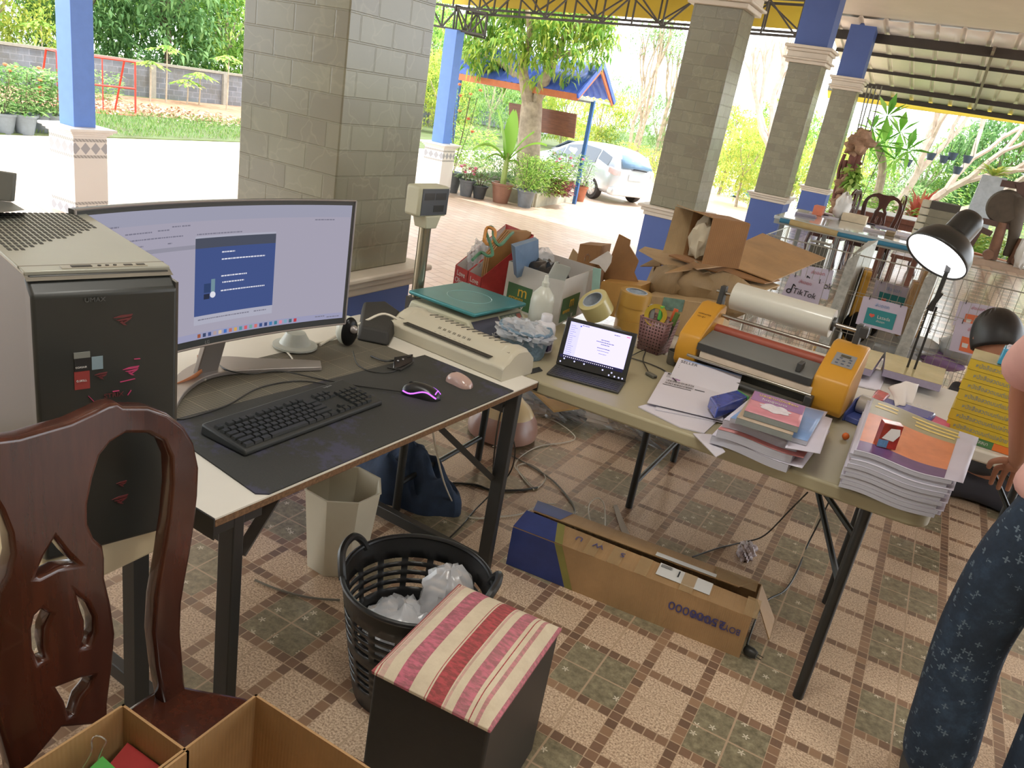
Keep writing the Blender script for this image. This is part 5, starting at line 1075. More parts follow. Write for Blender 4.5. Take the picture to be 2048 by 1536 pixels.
INK = mat('blue ink print', hexc(66, 66, 116), .6, var=0)
text('25000000', .045, (.80, -.0022, .112), (-1, 0, 0), (0, 0, -1), INK, lc, sx=1.1); text('BOYA FAUNA', .034, (1.0 if CLn > 1.0 else CLn - .02, -.0022, .105), (-1, 0, 0), (0, 0, -1), INK, lc, sx=.8)
for i, x in enumerate((.25, .33, .41)): text(['U', 'W', 'S'][i], .04, (x, .075, CHt + .0150), (-1, 0, 0), (0, -1, 0), INK, lc)
TAPE = mat('clear packing tape', hexc(190, 160, 118), .08, var=.05, spec=.9, alpha=.45)
for x in (.27, .36, .46, .62, .84): MB().prism([(x, -.0012, CHt + .0056), (x + .045, -.0012, CHt + .0056), (x + .045, .104, CHt + .0140), (x, .104, CHt + .0150)], (0, 0, .0005)).build('tape_strip', TAPE, lc)
MB().prism([(CLn - .16, .155, CHt + .0085), (CLn - .01, .16, CHt + .006), (CLn - .01, CWd, CHt + .005), (CLn - .16, CWd, CHt + .005)], (0, 0, .001)).build('tape_strip', TAPE, lc)
MB().box(.05, CLn - .05, .02, CWd - .02, .004, .10).build('black_content', mat('black foam', hexc(34, 34, 32), .7), lc)
# fan base on the floor
p = at(1003, 868, 0); t = thing('pedestal_fan', 'cream and pink flared plastic fan base behind the desk leg', 'fan', (p.x, p.y, 0))
FPK = mat('dusty pink plastic', hexc(178, 138, 122), .3, var=.03); FCR = mat('cream gloss plastic', hexc(220, 196, 150), .25, var=.03)
MB().lathe([(.155, 0), (.175, .015), (.18, .045), (.168, .09), (.145, .13)], (0, 0, 0), 40).build('base', FPK, t)
MB().lathe([(.145, .13), (.125, .16), (.09, .19), (.06, .225), (.048, .27), (.045, .34)], (0, 0, 0), 40).build('column', FCR, t)
MB().lathe([(.016, .30), (.016, .66)], (0, 0, 0), 16).build('pole', mat('chrome', (0, 0, 0)), t)
# blue cloth bag
def clothlump(name, label, c, rx, ry, rz_, mt, seed, cat='clothes', rot=0):
    rr = random.Random(seed); ph = [rr.uniform(0, 6) for _ in range(6)]
    def fn(u, v):
        a = u * 2 * math.pi; r = math.sin(v * math.pi / 2) ** .8; x, y = math.cos(a) * r, math.sin(a) * r; z = math.cos(v * math.pi / 2) ** .7 * (1 + .22 * math.sin(6 * x + ph[0]) + .2 * math.sin(7 * y + 3 * x + ph[1]) + .12 * math.sin(15 * x + 9 * y + ph[2]))
        k = 1 + .08 * math.sin(3 * a + ph[3]) + .05 * math.sin(7 * a + ph[4]); X, Y = x * rx * k, y * ry * k
        return V(c) + V((X * math.cos(rot) - Y * math.sin(rot), X * math.sin(rot) + Y * math.cos(rot), max(0, z) * rz_))
    return tag(MB().grid(fn, 48, 20).build(name, mt), label, cat)
p = at(810, 985, 0); clothlump('denim_heap', 'heap of dark blue denim on the floor behind the bin', (p.x - .02, p.y + .02, 0), .26, .15, .17, mat('dark denim', hexc(42, 56, 78), .9, var=.35, scale=9, bump=.004), 4, rot=math.radians(-8))
MB_f = None
# floor cables
CG = mat('grey cord', hexc(120, 116, 104), .5); CWt = mat('white cord', (0, 0, 0))
def fc(name, label, pts, r, mt): return cable(name, [at(x, y, h) for x, y, h in pts], r, mt, label)
F = .006
fc('white_floor_cable', 'thin white cable looping over the floor beside the fan base', [(985, 893, F), (1030, 880, F), (1065, 835, F), (1105, 840, F), (1140, 862, F), (1150, 877, F), (1128, 885, F), (1080, 892, F), (1045, 910, F), (1030, 930, F), (1040, 945, F), (1070, 975, F), (1090, 960, F), (1085, 945, F), (1060, 928, F), (1035, 932, F), (1045, 955, F), (1068, 980, F)], .0028, CWt)
fc('grey_floor_cable', 'thick grey cable curving across the tiles to the long carton', [(995, 896, F), (1030, 915, F), (1075, 940, F), (1110, 965, F), (1140, 1000, F), (1150, 1020, F), (1146, 1030, .05)], .004, CG)
fc('white_hanging_cable', 'white cable hanging below the desk edge and running to the long carton', [(866, 862, .70), (872, 900, .5), (890, 970, .2), (915, 1020, F), (945, 1036, F), (990, 1034, F), (1040, 1028, F), (1080, 1010, F), (1110, 1008, .1)], .0035, CWt)
fc('black_hanging_cable', 'black cable dropping from the desk corner beside its leg', [(1010, 800, .70), (1000, 830, .6), (990, 890, .3), (985, 960, .1), (980, 1040, F), (975, 1075, F)], .0032, BLKM)
fc('black_looped_cable', 'black cable bowing out to the right of the desk leg', [(1005, 802, .70), (1018, 850, .5), (1030, 900, .3), (1020, 945, .12), (985, 985, .05), (950, 1020, F), (925, 1050, F), (900, 1075, F)], .003, BLKM)
fc('black_floor_cable', 'black cable lying under the desk from denim heap to carton', [(905, 966, F), (940, 968, F), (960, 972, F), (985, 980, F), (1040, 980, F), (1075, 975, F)], .005, BLKM)
fc('plug_cable', 'black mains cord running from under the right table to a plug', [(1680, 905, .60), (1668, 940, .4), (1665, 985, .3), (1640, 1040, .15), (1615, 1090, F), (1595, 1140, F), (1570, 1180, F), (1535, 1200, F), (1515, 1230, F), (1500, 1270, F), (1494, 1290, .02)], .0035, BLKM)
fc('black_floor_cable', 'black cable running from the folding brace back to the carton', [(1615, 985, .45), (1580, 1020, .3), (1530, 1070, .1), (1490, 1084, F), (1440, 1095, F), (1385, 1114, F)], .0032, BLKM)
fc('white_cable_loop', 'white cord loop standing up behind the long carton', [(1200, 1070, F), (1180, 1040, .05), (1178, 1010, .09), (1195, 996, .11), (1208, 1010, .09), (1210, 1050, .05), (1208, 1070, F)], .003, CWt)
fc('pale_floor_cable', 'pale cable on the floor left of the black basket', [(510, 1160, F), (560, 1180, F), (620, 1195, F), (680, 1200, F)], .0035, CG)
p = at(1494, 1300, .02); t = thing('mains_plug', 'black two pin plug on the tiles beside the carton', 'plug', (p.x, p.y, 0), -.2)
MB().lathe([(.010, 0), (.018, .01), (.018, .03), (.012, .045)], (-.01, 0, .02), 14, 0, (1, 0, 0)).build('plug_body', BLKM, t)
for y in (-.009, .009): MB().tube([(.03, y, .02), (.055, y, .02)], .0022, 8).build('pin', mat('chrome', (0, 0, 0)), t)
crumple('crumpled_wrapper', 'crumpled white wrapper on the tiles under the right table', (at(1492, 1105, .02).x, at(1492, 1105, .02).y, .025), .03, 9, mat('wrapper', hexc(190, 176, 178), .5, var=.2, scale=40), 'wrapper', sq=(.9, 1.6, .8), amp=1.3)
q = [at(x, y, .004) for x, y in ((1226, 1012), (1234, 1010), (1250, 1050), (1262, 1075), (1248, 1078), (1238, 1050))]; tag(MB().prism(q, (0, 0, .003)).build('tape_strip_scrap', mat('scrap', hexc(170, 160, 146), .4)), 'strip of used tape on the floor behind the long carton', 'scrap')
# silvery film heap and yellow envelope under table
crumple('clear_film_heap', 'shiny heap of clear film on the floor under the folding table', (at(1200, 820, .05).x, at(1200, 820, .05).y, .05), .16, 12, mat('shiny film', hexc(170, 174, 176), .1, var=.1, alpha=.5, spec=1), 'plastic film', sq=(2.6, .8, .35), amp=1.6, n=26)
crumple('clear_film_heap', 'shiny clear film further left below the brown envelope', (at(1075, 800, .05).x, at(1075, 800, .05).y, .05), .12, 14, mat('shiny film', (0, 0, 0)), 'plastic film', sq=(1.6, .9, .4), amp=1.6, n=20)
q = [at(x, y, .30) for x, y in ((1058, 778), (1095, 800), (1155, 812), (1160, 818), (1108, 825))]; tag(MB().prism(q, (0, 0, .01)).build('brown_envelope', mat('manila', hexc(190, 150, 84), .6)), 'brown padded envelope poking out under the table edge', 'envelope')
# ------------------------------------------------------------------ folding tables and everything on them
R_.seed(5)
TBL = mat('olive grey table plastic', hexc(160, 152, 124), .42, var=.03, scale=3); TBL2 = mat('white table plastic', hexc(200, 194, 182), .42, var=.03)
def rrect(x0, x1, y0, y1, r, z, n=6):
    P_ = []
    for cx, cy, a0 in ((x1 - r, y0 + r, -90), (x1 - r, y1 - r, 0), (x0 + r, y1 - r, 90), (x0 + r, y0 + r, 180)):
        for i in range(n + 1): a = math.radians(a0 + 90 * i / n); P_.append((cx + r * math.cos(a), cy + r * math.sin(a), z))
    return P_
def ftable(label, x0, x1, y0, y1, mt, xl, xr, brace=True, rz=0):
    t = thing('folding_table', label, 'table', ((x0 + x1) / 2, (y0 + y1) / 2, 0), 0)
    MB().prism(rrect(x0, x1, y0, y1, .06, .700), (0, 0, .045)).build('tabletop', mt, t, world=True, bevel=.008, seg=3)
    for x in (xl, xr):
        for y in (y0 + .05, y1 - .05): MB().tube([(x, y, 0), (x, y, .70)], .0165, 12).build('leg', BLKM, t, world=True)
        MB().tube([(x, y0 + .05, .12 if x == xl else .52), (x, y1 - .05, .12 if x == xl else .52)], .011, 8).build('crossbar', BLKM, t, world=True)
        s_ = 1 if x == xl else -1; ym = (y0 + y1) / 2
        MB().bar((x + s_ * .42, ym, .70), (x + s_ * .16, ym, .60), .035, .022).build('brace_link', BLKM, t, world=True)
        m = MB(); m.tube([(x + s_ * .17, ym, .60), (x, y0 + .06, .585)], .010, 8).tube([(x + s_ * .17, ym, .60), (x, y1 - .06, .585)], .010, 8).tube([(x + s_ * .17, ym, .60), (x, y0 + .06, .42)], .010, 8); m.build('brace_rods', BLKM, t, world=True)
    return t
ftable('olive topped folding table in front, holding the yellow machine and booklets', -1.735, .232, 2.245, 2.975, TBL, -1.52, .075)
ftable('white folding table behind the olive one, carrying cartons and yellow books', -1.0, .83, 3.0, 3.74, TBL2, -.80, .62)
TZ = .746
# digital scale
sA, sB, sC = at(805, 640, TZ), at(937, 692, TZ), at(1042, 650, TZ); sx1 = sB - sA; SWd = sx1.length; sx1.normalize(); sca = math.atan2(sx1.y, sx1.x); SDp = .37
sc = thing('price_scale', 'digital price scale with teal platter and tall display post', 'scale', (sA.x, sA.y, TZ), sca); SCM = mat('scale cream', hexc(178, 176, 152), .4, var=.03)
MB().hexa([(0, 0, .008), (SWd + .04, 0, .008), (SWd + .04, SDp, .008), (0, SDp, .008)], [(.02, .01, .085), (SWd - .03, .01, .085), (SWd - .03, SDp - .01, .085), (.02, SDp - .01, .085)]).build('body', SCM, sc, bevel=.008, seg=3)
TEAL = mat('teal platter', hexc(66, 132, 136), .3, .3, var=.06, scale=14)
m = MB().box(.0, SWd - .005, .015, SDp - .02, .103, .118); m.build('platter', TEAL, sc, bevel=.005, seg=3)
MB().lathe([(.085, 0), (.087, .0015), (.089, 0)], (SWd / 2, SDp / 2, .118), 40, cap=False).build('platter_ring', mat('teal light', hexc(120, 160, 160), .3), sc)
MB().tube([(SWd / 2, SDp / 2, .08), (SWd / 2, SDp / 2, .105)], .05, 16).build('platter_support', BLKM, sc)
# sloping control face on the +x side
def sl_(u, v, o=.0012): x = SWd + .04 - .07 * v + o * .7; z = .010 + .074 * v + o * .7; return V((x, .02 + (SDp - .04) * u, z))
MB().poly([sl_(.02, .12), sl_(.52, .12), sl_(.52, .92), sl_(.02, .92)]).build('display_label', mat('slate label', hexc(70, 74, 92), .3, var=0), sc); MB().poly([sl_(.55, .08), sl_(.97, .08), sl_(.97, .92), sl_(.55, .92)]).build('keypad', mat('keypad grey', hexc(96, 108, 98), .4, var=0), sc)
m = MB()
for i in range(4):
    for j in range(3): m.poly([sl_(.58 + i * .07, .14 + j * .26, .002), sl_(.63 + i * .07, .14 + j * .26, .002), sl_(.63 + i * .07, .34 + j * .26, .002), sl_(.58 + i * .07, .34 + j * .26, .002)])
m.build('keys', mat('key grey green', hexc(140, 152, 136), .4, var=0), sc); MB().poly([sl_(.87, .14, .002), sl_(.95, .14, .002), sl_(.95, .86, .002), sl_(.87, .86, .002)]).build('red_keys', mat('key red', hexc(150, 84, 76), .4, var=0), sc)
text('ACS-40', .022, sl_(.26, .2, .002), (0, 1, 0), sl_(0, 1) - sl_(0, 0), WTS, sc, sx=.9)
pb = local_inv(sc) @ V((-1.70, 2.52, TZ)); MB().box(pb.x - .03, pb.x + .035, pb.y - .03, pb.y + .03, 0, .06).build('post_base', BLKM, sc)
MB().tube([(pb.x, pb.y, .02), (pb.x, pb.y, .36)], .0235, 20).build('post', mat('brushed post', hexc(150, 146, 128), .18, .75, var=.08), sc)
dm = MB().hexa([(pb.x - .03, pb.y - .03, .34), (pb.x + .03, pb.y - .03, .34), (pb.x + .03, pb.y + .03, .34), (pb.x - .03, pb.y + .03, .34)], [(pb.x - .035, pb.y - .045, .39), (pb.x + .035, pb.y - .045, .39), (pb.x + .035, pb.y + .045, .39), (pb.x - .035, pb.y + .045, .39)]); dm.build('post_collar', SCM, sc, bevel=.003)
MB().box(pb.x - .045, pb.x + .03, pb.y - .085, pb.y + .085, .385, .50).build('display_housing', SCM, sc, bevel=.012, seg=3)
dp = MB().box(pb.x + .03, pb.x + .0325, pb.y - .074, pb.y + .076, .393, .492).build('display_panel', mat('display slate', hexc(62, 68, 74), .25, var=0), sc)
m = MB().box(pb.x + .0325, pb.x + .0332, pb.y - .062, pb.y - .005, .45, .476).box(pb.x + .0325, pb.x + .0332, pb.y + .002, pb.y + .062, .45, .476).box(pb.x + .0325, pb.x + .0332, pb.y - .005, pb.y + .055, .405, .43); m.build('digit_windows', mat('lcd dark', hexc(44, 48, 50), .2, var=0), dp)
# magazine files
fa = math.radians(-24); REDF = mat('red printed card', hexc(176, 62, 60), .5, var=.12, scale=30)
fo = at(905, 574, TZ)
def magfile(o, label):
    t = thing('magazine_file', label, 'file box', (o.x, o.y, TZ), fa, 'red magazine files'); Wf, Df, Hf = .105, .25, .30; th = .003
    m = MB().box(0, Wf, 0, th, 0, .105).box(0, Wf, Df - th, Df, 0, Hf).box(0, Wf, 0, Df, 0, th)
    for x in (0, Wf - th): m.hexa([(x, 0, 0), (x + th, 0, 0), (x + th, Df, 0), (x, Df, 0)], [(x, 0, .105), (x + th, 0, .105), (x + th, Df, Hf), (x, Df, Hf)])
    m.build('box_body', REDF, t)
    m = MB()
    for x in (th, Wf - th - .0006): m.hexa([(x, th, th), (x + .0006, th, th), (x + .0006, Df - th, th), (x, Df - th, th)], [(x, th, .104), (x + .0006, th, .104), (x + .0006, Df - th, Hf - .004), (x, Df - th, Hf - .004)])
    m.build('white_lining', mat('white card', hexc(206, 200, 194), .6, var=.03), t)
    text('Love', .034, (.02, -.0005, .066), (1, 0, 0), (0, 0, 1), WTS, t); text('Oliver', .032, (.012, -.0005, .034), (1, 0, 0), (0, 0, 1), WTS, t); MB().box(.008, Wf - .008, -.001, 0, .004, .020).build('tape_strip', mat('masking tape', hexc(206, 186, 160), .5), t)
    return t
mfx = V((math.cos(fa), math.sin(fa), 0)); mfy = V((-math.sin(fa), math.cos(fa), 0))
magfile(fo, 'left red magazine file holding a clear bag'); f2_ = magfile(fo + mfx * .107, 'right red magazine file holding brown boards')
BRD = mat('brown board', hexc(150, 108, 62), .5, var=.1)
for i in range(3): o = fo + mfx * (.165 + i * .014); b = MB().prism([o + mfy * .03 + V((0, 0, TZ * 0 + .004)), o + mfy * .24 + V((0, 0, .004)), o + mfy * .24 + V((0, 0, .31)), o + mfy * .12 + V((0, 0, .31)), o + mfy * .03 + V((0, 0, .2))], mfx * .010).build('brown_board', BRD); tag(b, 'thin brown board in the right red file, %s from the left' % ordn[i], 'board', 'boards in the red file')
o = fo + mfx * .05 + mfy * .1; crumple('clear_plastic_bag', 'clear plastic bag stuffed in the left red file', (o.x, o.y, TZ + .14), .045, 31, sq=(.8, 1.6, 1.6), amp=1)
cable('coiled_rope', [at(945, 520, 1.0), at(962, 505, 1.02), at(975, 512, 1.02), at(985, 508, 1.03), at(980, 485, 1.06), at(972, 460, 1.08), at(985, 455, 1.09), at(988, 478, 1.07), at(1000, 490, 1.06), at(1020, 470, 1.07), at(1026, 465, 1.06)], .0065, mat('green cord', hexc(74, 120, 92), .6), 'coiled green cord draped over the red magazine files', 'cord')
cable('rope_loop', [at(968, 482, 1.06), at(974, 456, 1.09), at(990, 462, 1.09), at(986, 484, 1.06), at(974, 488, 1.05), at(968, 476, 1.07)], .007, mat('orange cord', hexc(196, 136, 72), .6), 'orange cord loop on top of the red magazine files', 'cord')
c = [at(1028, 505, .99), at(1070, 480, 1.03), at(1078, 486, 1.03)]
nb = MB().hexa([at(1028, 548, .90), at(1072, 535, .90), at(1078, 540, .90), at(1034, 556, .90)], [at(1022, 488, 1.05), at(1070, 474, 1.05), at(1077, 479, 1.05), at(1030, 494, 1.05)]).build('blue_notebook', mat('blue cover', hexc(104, 130, 160), .5)); tag(nb, 'pale blue notebook standing between the red file and white carton', 'notebook')
# white carton with green panel
cF = at(1113, 652, TZ); zt_ = TZ + .2; cL, cR = at(1018, 522, zt_), at(1195, 536, zt_); cL.z = cR.z = TZ; cBk = cL + cR - cF
wc = thing('white_carton', 'white open carton with green and yellow printed panels', 'box', tuple(cF)); WCM = mat('white carton board', hexc(194, 190, 184), .5, var=.04)
m = MB(); H_ = V((0, 0, .2))
for p_, q_ in ((cL, cF), (cF, cR), (cR, cBk), (cBk, cL)):
    n_ = (q_ - p_).cross(V((0, 0, 1))).normalized() * -.003; m.hexa([p_, q_, q_ + n_, p_ + n_], [p_ + H_, q_ + H_, q_ + n_ + H_, p_ + n_ + H_])
m.poly([cL, cF, cR, cBk]); m.build('box_walls', WCM, wc, world=True)
GRP = mat('green print', hexc(58, 96, 58), .5, var=.05); YLP = mat('yellow print', hexc(200, 160, 50), .5, var=0)
for p_, q_, f0, f1 in ((cL, cF, .06, .5), (cF, cR, .04, .55)):
    n_ = (q_ - p_).cross(V((0, 0, 1))).normalized() * .0012; a, b = lerp(p_, q_, f0) + n_, lerp(p_, q_, f1) + n_
    pn = MB().prism([a + V((0, 0, .01)), b + V((0, 0, .01)), b + V((0, 0, .115)), a + V((0, 0, .115))], n_ * .5).build('green_panel', GRP, wc, world=True)
    x_ = (q_ - p_).normalized(); text('m', .07, lerp(a, b, .42) + V((0, 0, .066)) + n_, x_, (0, 0, 1), YLP, wc, world=True); text('emena', .030, lerp(a, b, .1) + V((0, 0, .045)) + n_, x_, (0, 0, 1), YLP, wc, world=True); text('V', .03, lerp(a, b, .62) + V((0, 0, .012)) + n_, x_, (0, 0, 1), WTS, wc, world=True)
bagc = (cL + cR) / 2
crumple('black_plastic_bag', 'black plastic bag stuffed into the white carton', (bagc.x - .02, bagc.y - .04, TZ + .145), .075, 41, mat('black film', hexc(40, 40, 40), .25, var=.05), 'plastic bag', sq=(1.1, 1.3, .7), amp=.9, n=12)
crumple('clear_plastic_bag', 'clear bag peeking out behind the black bag in the white carton', (bagc.x - .09, bagc.y + .06, TZ + .20), .045, 42, sq=(1.2, 1, 1), amp=1., n=9)
m = MB().hexa([at(1095, 552, 1.0), at(1128, 560, 1.0), at(1130, 562, 1.0), at(1097, 555, 1.0)], [at(1110, 524, 1.04), at(1140, 534, 1.04), at(1142, 537, 1.04), at(1112, 527, 1.04)]); tag(m.build('grey_packet', mat('grey packet', hexc(128, 134, 130), .4)), 'small grey packet leaning on the black bag in the carton', 'packet')
# bottles
def bottle(label, p, prof, mt, n=24): t = thing('plastic_bottle', label, 'bottle', (p.x, p.y, TZ)); MB().lathe(prof, (0, 0, 0), n).build('body', mt, t); return t
WB = mat('translucent white plastic', hexc(204, 206, 194), .3, var=.03, trans=.15)
t = bottle('tall white plastic bottle standing against the white carton', at(1070, 683, TZ), [(.040, 0), (.044, .005), (.045, .165), (.042, .188), (.020, .214), (.014, .22), (.014, .236), (.010, .24), (.0075, .262), (.003, .265)], WB)
MB().lathe([(.0445, .02), (.0445, .11)], (0, 0, 0), 24, cap=False).build('label', mat('pale label', hexc(184, 192, 176), .5), t)
t = bottle('short white bottle with purple label in front of the tall one', at(1082, 700, TZ) , [(.038, 0), (.041, .004), (.041, .085), (.036, .105), (.022, .115)], mat('white plastic', hexc(204, 202, 206), .35, var=.02))
MB().lathe([(.0215, .114), (.0215, .138), (.019, .141)], (0, 0, 0), 24).build('cap', mat('white plastic', (0, 0, 0)), t); MB().box(.012, .0425, -.035, -.005, .012, .05).build('purple_label', mat('purple label', hexc(60, 48, 92), .5, var=0), t); text('T', .04, (.015, -.0355, .016), (1, 0, 0), (0, 0, 1), WTS, t)
# blue woven basket with bag
p = at(1043, 708, TZ); t = thing('blue_woven_basket', 'small blue woven basket lined with a clear bag', 'basket', (p.x, p.y, TZ))
BWV = mat('blue weave', hexc(108, 132, 150), .6, var=.3, scale=90, bump=.004); m = MB()
m.lathe([(.068, 0), (.072, .01), (.082, .085), (.086, .10), (.082, .10), (.078, .085), (.066, .012)], (0, 0, 0), 32, cap=False, sx=1.15); m.lathe([(.001, .01), (.068, .01)], (0, 0, 0), 32, cap=False, sx=1.15); m.build('body', BWV, t); MB().tube([(.096 * math.cos(i / 32 * 6.2832), .084 * math.sin(i / 32 * 6.2832), .10 + .003 * math.sin(i * 2)) for i in range(32)], .007, 8, closed=True).build('rim', BWV, t)
crumple('clear_plastic_bag', 'clear bag lining the small blue basket', (p.x, p.y, TZ + .085), .062, 51, sq=(1.25, 1.1, .45), amp=1.2)
# tape rolls
def taperoll(label, c, ax, r, h, mt, core): 
    t = thing('tape_roll', label, 'tape roll', tuple(c)); MB().lathe([(r * .68, -h / 2), (r, -h / 2), (r, h / 2), (r * .68, h / 2)], (0, 0, 0), 36, 0, ax, cap=False).build('tape', mt, t); MB().lathe([(r * .62, -h / 2 - .001), (r * .69, -h / 2 - .001), (r * .69, h / 2 + .001), (r * .62, h / 2 + .001)], (0, 0, 0), 36, 0, ax, cap=False).build('core', core, t); return t
TT1 = mat('tan tape', hexc(180, 140, 66), .3, var=.05, coat=.4); TT2 = mat('pale yellow tape', hexc(196, 186, 130), .3, var=.04, coat=.4); CORE = mat('printed core', hexc(178, 188, 198), .5, var=.2, scale=30)
p = at(1255, 664, TZ)
for i in range(3): taperoll('tan packing tape roll, %s of the upright stack of three' % ('bottom', 'middle', 'top')[i], (p.x + (.004, -.003, .0)[i], p.y + (.0, .004, 0)[i], TZ + .03 + i * .0605), (0, 0, 1) if i < 2 else (.03, -.03, 1), .068, .06, TT1, CORE)
taperoll('pale yellow tape roll tilted against the white carton', at(1192, 612, .85), (-.35, -.55, .75), .064, .075, TT2, CORE)
p = at(1215, 665, TZ + .035); t = thing('clear_cup', 'clear plastic cup lying on its side before the tan tape rolls', 'cup', tuple(p), -.3); MB().lathe([(.026, -.055), (.037, .045), (.039, .048), (.036, .045), (.025, -.053)], (0, 0, 0), 28, 0, (1, -.2, .1), cap=False).build('wall', mat('clear cup', hexc(200, 202, 200), .1, var=0, alpha=.35, spec=.8), t)
m = MB()
for i in range(5): m.ball((-.03 + i * .012, -.005 * i, .0), (.012, .016, .012), 8)
m.build('dark_contents', mat('rubber dark', (0, 0, 0)), t)
# brown boxes behind
t = tag(MB().hexa([at(1205, 560, .90), at(1284, 570, .90), at(1290, 545, .90), at(1215, 536, .90)], [at(1207, 556, .94), at(1283, 568, .94), at(1289, 543, .94), at(1213, 534, .94)]).build('yellow_box_flap', mat('yellow card', hexc(190, 146, 80), .6)), 'yellow brown box flap behind the tan tape rolls', 'box') if False else None
yb = thing('yellow_brown_box', 'yellow brown box with a tall raised cardboard flap behind the tape rolls', 'box', tuple(at(1245, 640, TZ)))
Yb = 3.30; a, b = aty(1203, 563, Yb), aty(1283, 572, Yb); a0, b0 = V((a.x, a.y, TZ)), V((b.x, b.y, TZ)); bk_ = V((0, .16, 0)); MB().hexa([a0, b0, b0 + bk_, a0 + bk_], [a, b, b + bk_, a + bk_]).build('box_body', mat('yellow card', hexc(186, 142, 78), .6), yb, world=True)
fl_ = [aty(x, y, Yb + .1) for x, y in ((1205, 560), (1208, 545), (1225, 505), (1238, 468), (1261, 480), (1259, 492), (1277, 522), (1268, 545), (1278, 568))]; MB().prism(fl_, (0, .006, 0)).build('raised_flap', CARDD, yb, world=True)
Yc = 3.34; a, b = aty(1160, 488, Yc), aty(1203, 492, Yc); t = thing('brown_clip_box', 'small brown box with a bulldog clip behind the white carton', 'box', tuple(a)); MB().hexa([(a.x, Yc, TZ), (b.x, Yc, TZ), (b.x, Yc + .12, TZ), (a.x, Yc + .12, TZ)], [a, b, b + V((0, .12, 0)), a + V((0, .12, 0))]).build('box_body', CARDD, t, world=True)
MB().tube([aty(1169, 522, Yc - .005), aty(1171, 512, Yc - .01), aty(1176, 508, Yc - .01), aty(1180, 513, Yc - .01), aty(1178, 523, Yc - .005)], .0015, 5).build('clip_wire', mat('chrome', (0, 0, 0)), t, world=True)
q = [aty(x, y, Yc + .02) for x, y in ((1135, 522), (1146, 497), (1166, 520), (1160, 540), (1138, 545))]; tag(MB().prism(q, (0, .005, 0)).build('pointed_card_flap', CARD2), 'pointed pale cardboard flap left of the clip box', 'cardboard')
q = [aty(x, y, Yc - .03) for x, y in ((1178, 525), (1216, 502), (1224, 512), (1222, 525), (1210, 545), (1198, 530))]; tag(MB().prism(q, (0, .004, 0)).build('white_paper_corner', mat('white paper', hexc(214, 208, 202), .6)), 'white printed paper corner sticking up beside the brown flap', 'paper')
q = [aty(x, y, 3.2) for x, y in ((1186, 536), (1201, 538), (1197, 585), (1182, 592))]; tag(MB().prism(q, (0, .01, 0)).build('mint_folder', mat('mint card', hexc(150, 186, 176), .5)), 'pale mint folder edge right of the white carton', 'folder')

# tablet with keyboard cover
tA, tB, tC = at(1085, 747, TZ), at(1277, 797, TZ), at(1246, 748, TZ)
kx_ = tB - at(1092, 752, TZ); kx_ = (tB - tA); TLn = .255; kx_.normalize(); tka = math.atan2(kx_.y, kx_.x)
tab = thing('tablet_with_keyboard', 'black tablet propped on its thin keyboard cover, screen lit lilac', 'tablet', (tA.x + .015, tA.y, TZ), tka - .03); TG = mat('tablet case', hexc(58, 58, 54), .55, var=.04)
MB().box(0, TLn, 0, .135, 0, .007).build('keyboard_cover', TG, tab, bevel=.002)
m = MB()
for i in range(5):
    for j in range(14): m.box(.008 + j * .0172, .0225 + j * .0172, .010 + i * .0185, .0245 + i * .0185, .007, .0085)
m.build('keys', mat('tablet keys', hexc(48, 48, 46), .5, var=.03), tab)
tb0, tb1 = at(1090, 742, TZ + .01), at(1256, 762, TZ + .01)
ti = math.radians(14); TH_ = .172
def tq(x, z, o=0): return V((x * TLn, .112 + math.sin(ti) * z * TH_ - o * math.cos(ti), .010 + math.cos(ti) * z * TH_ + o * math.sin(ti)))
m = MB().hexa([tq(0, 0, 0), tq(1, 0, 0), tq(1, 0, -.007), tq(0, 0, -.007)], [tq(0, 1, 0), tq(1, 1, 0), tq(1, 1, -.007), tq(0, 1, -.007)]); m.build('tablet_body', mat('tablet black', hexc(40, 41, 42), .25, var=0), tab, bevel=.003)
MB().hexa([tq(.1, .05, -.008), tq(.9, .05, -.008), tq(.9, .02, -.04), tq(.1, .02, -.04)], [tq(.1, .65, -.008), tq(.9, .65, -.008), tq(.9, .6, -.011), tq(.1, .6, -.011)]).build('kickstand', TG, tab)
def tpan(n_, x0, x1, z0, z1, o, mt, par): return MB().poly([tq(x0, z0, o), tq(x1, z0, o), tq(x1, z1, o), tq(x0, z1, o)]).build(n_, mt, par)
TS = tpan('screen', .07, .935, .235, .925, .0006, E_('tablet lilac', 196, 190, 250, 1.0), tab)
tpan('sidebar', .07, .225, .235, .925, .0010, E_('tablet side', 184, 180, 236, 1.0), TS); tpan('taskbar', .03, .93, .165, .23, .0010, E_('tablet taskbar', 40, 38, 62, .8), TS)
def tline(mb, x0, x1, z, h=.008):
    x = x0
    while x < x1: x2 = min(x + R_.uniform(.01, .03), x1); mb.poly([tq(x, z, .0014), tq(x2, z, .0014), tq(x2, z + h, .0014), tq(x, z + h, .0014)]); x = x2 + .004
m = MB()
for i in range(15): tline(m, .085, .085 + R_.uniform(.05, .1), .26 + i * .042, .007)
for x0, x1, z in ((.54, .66, .70), (.48, .73, .655), (.55, .67, .61), (.51, .69, .53), (.52, .68, .48), (.55, .66, .42), (.24, .34, .89), (.70, .78, .86)): tline(m, x0, x1, z, .014 if z > .5 else .009)
m.build('screen_text', E_('tablet text', 90, 86, 130, .8), TS)
m = MB()
for i in range(26): x = .08 + i * .028; m.poly([tq(x, .19, .0014), tq(x + .012, .19, .0014), tq(x + .012, .208, .0014), tq(x, .208, .0014)])
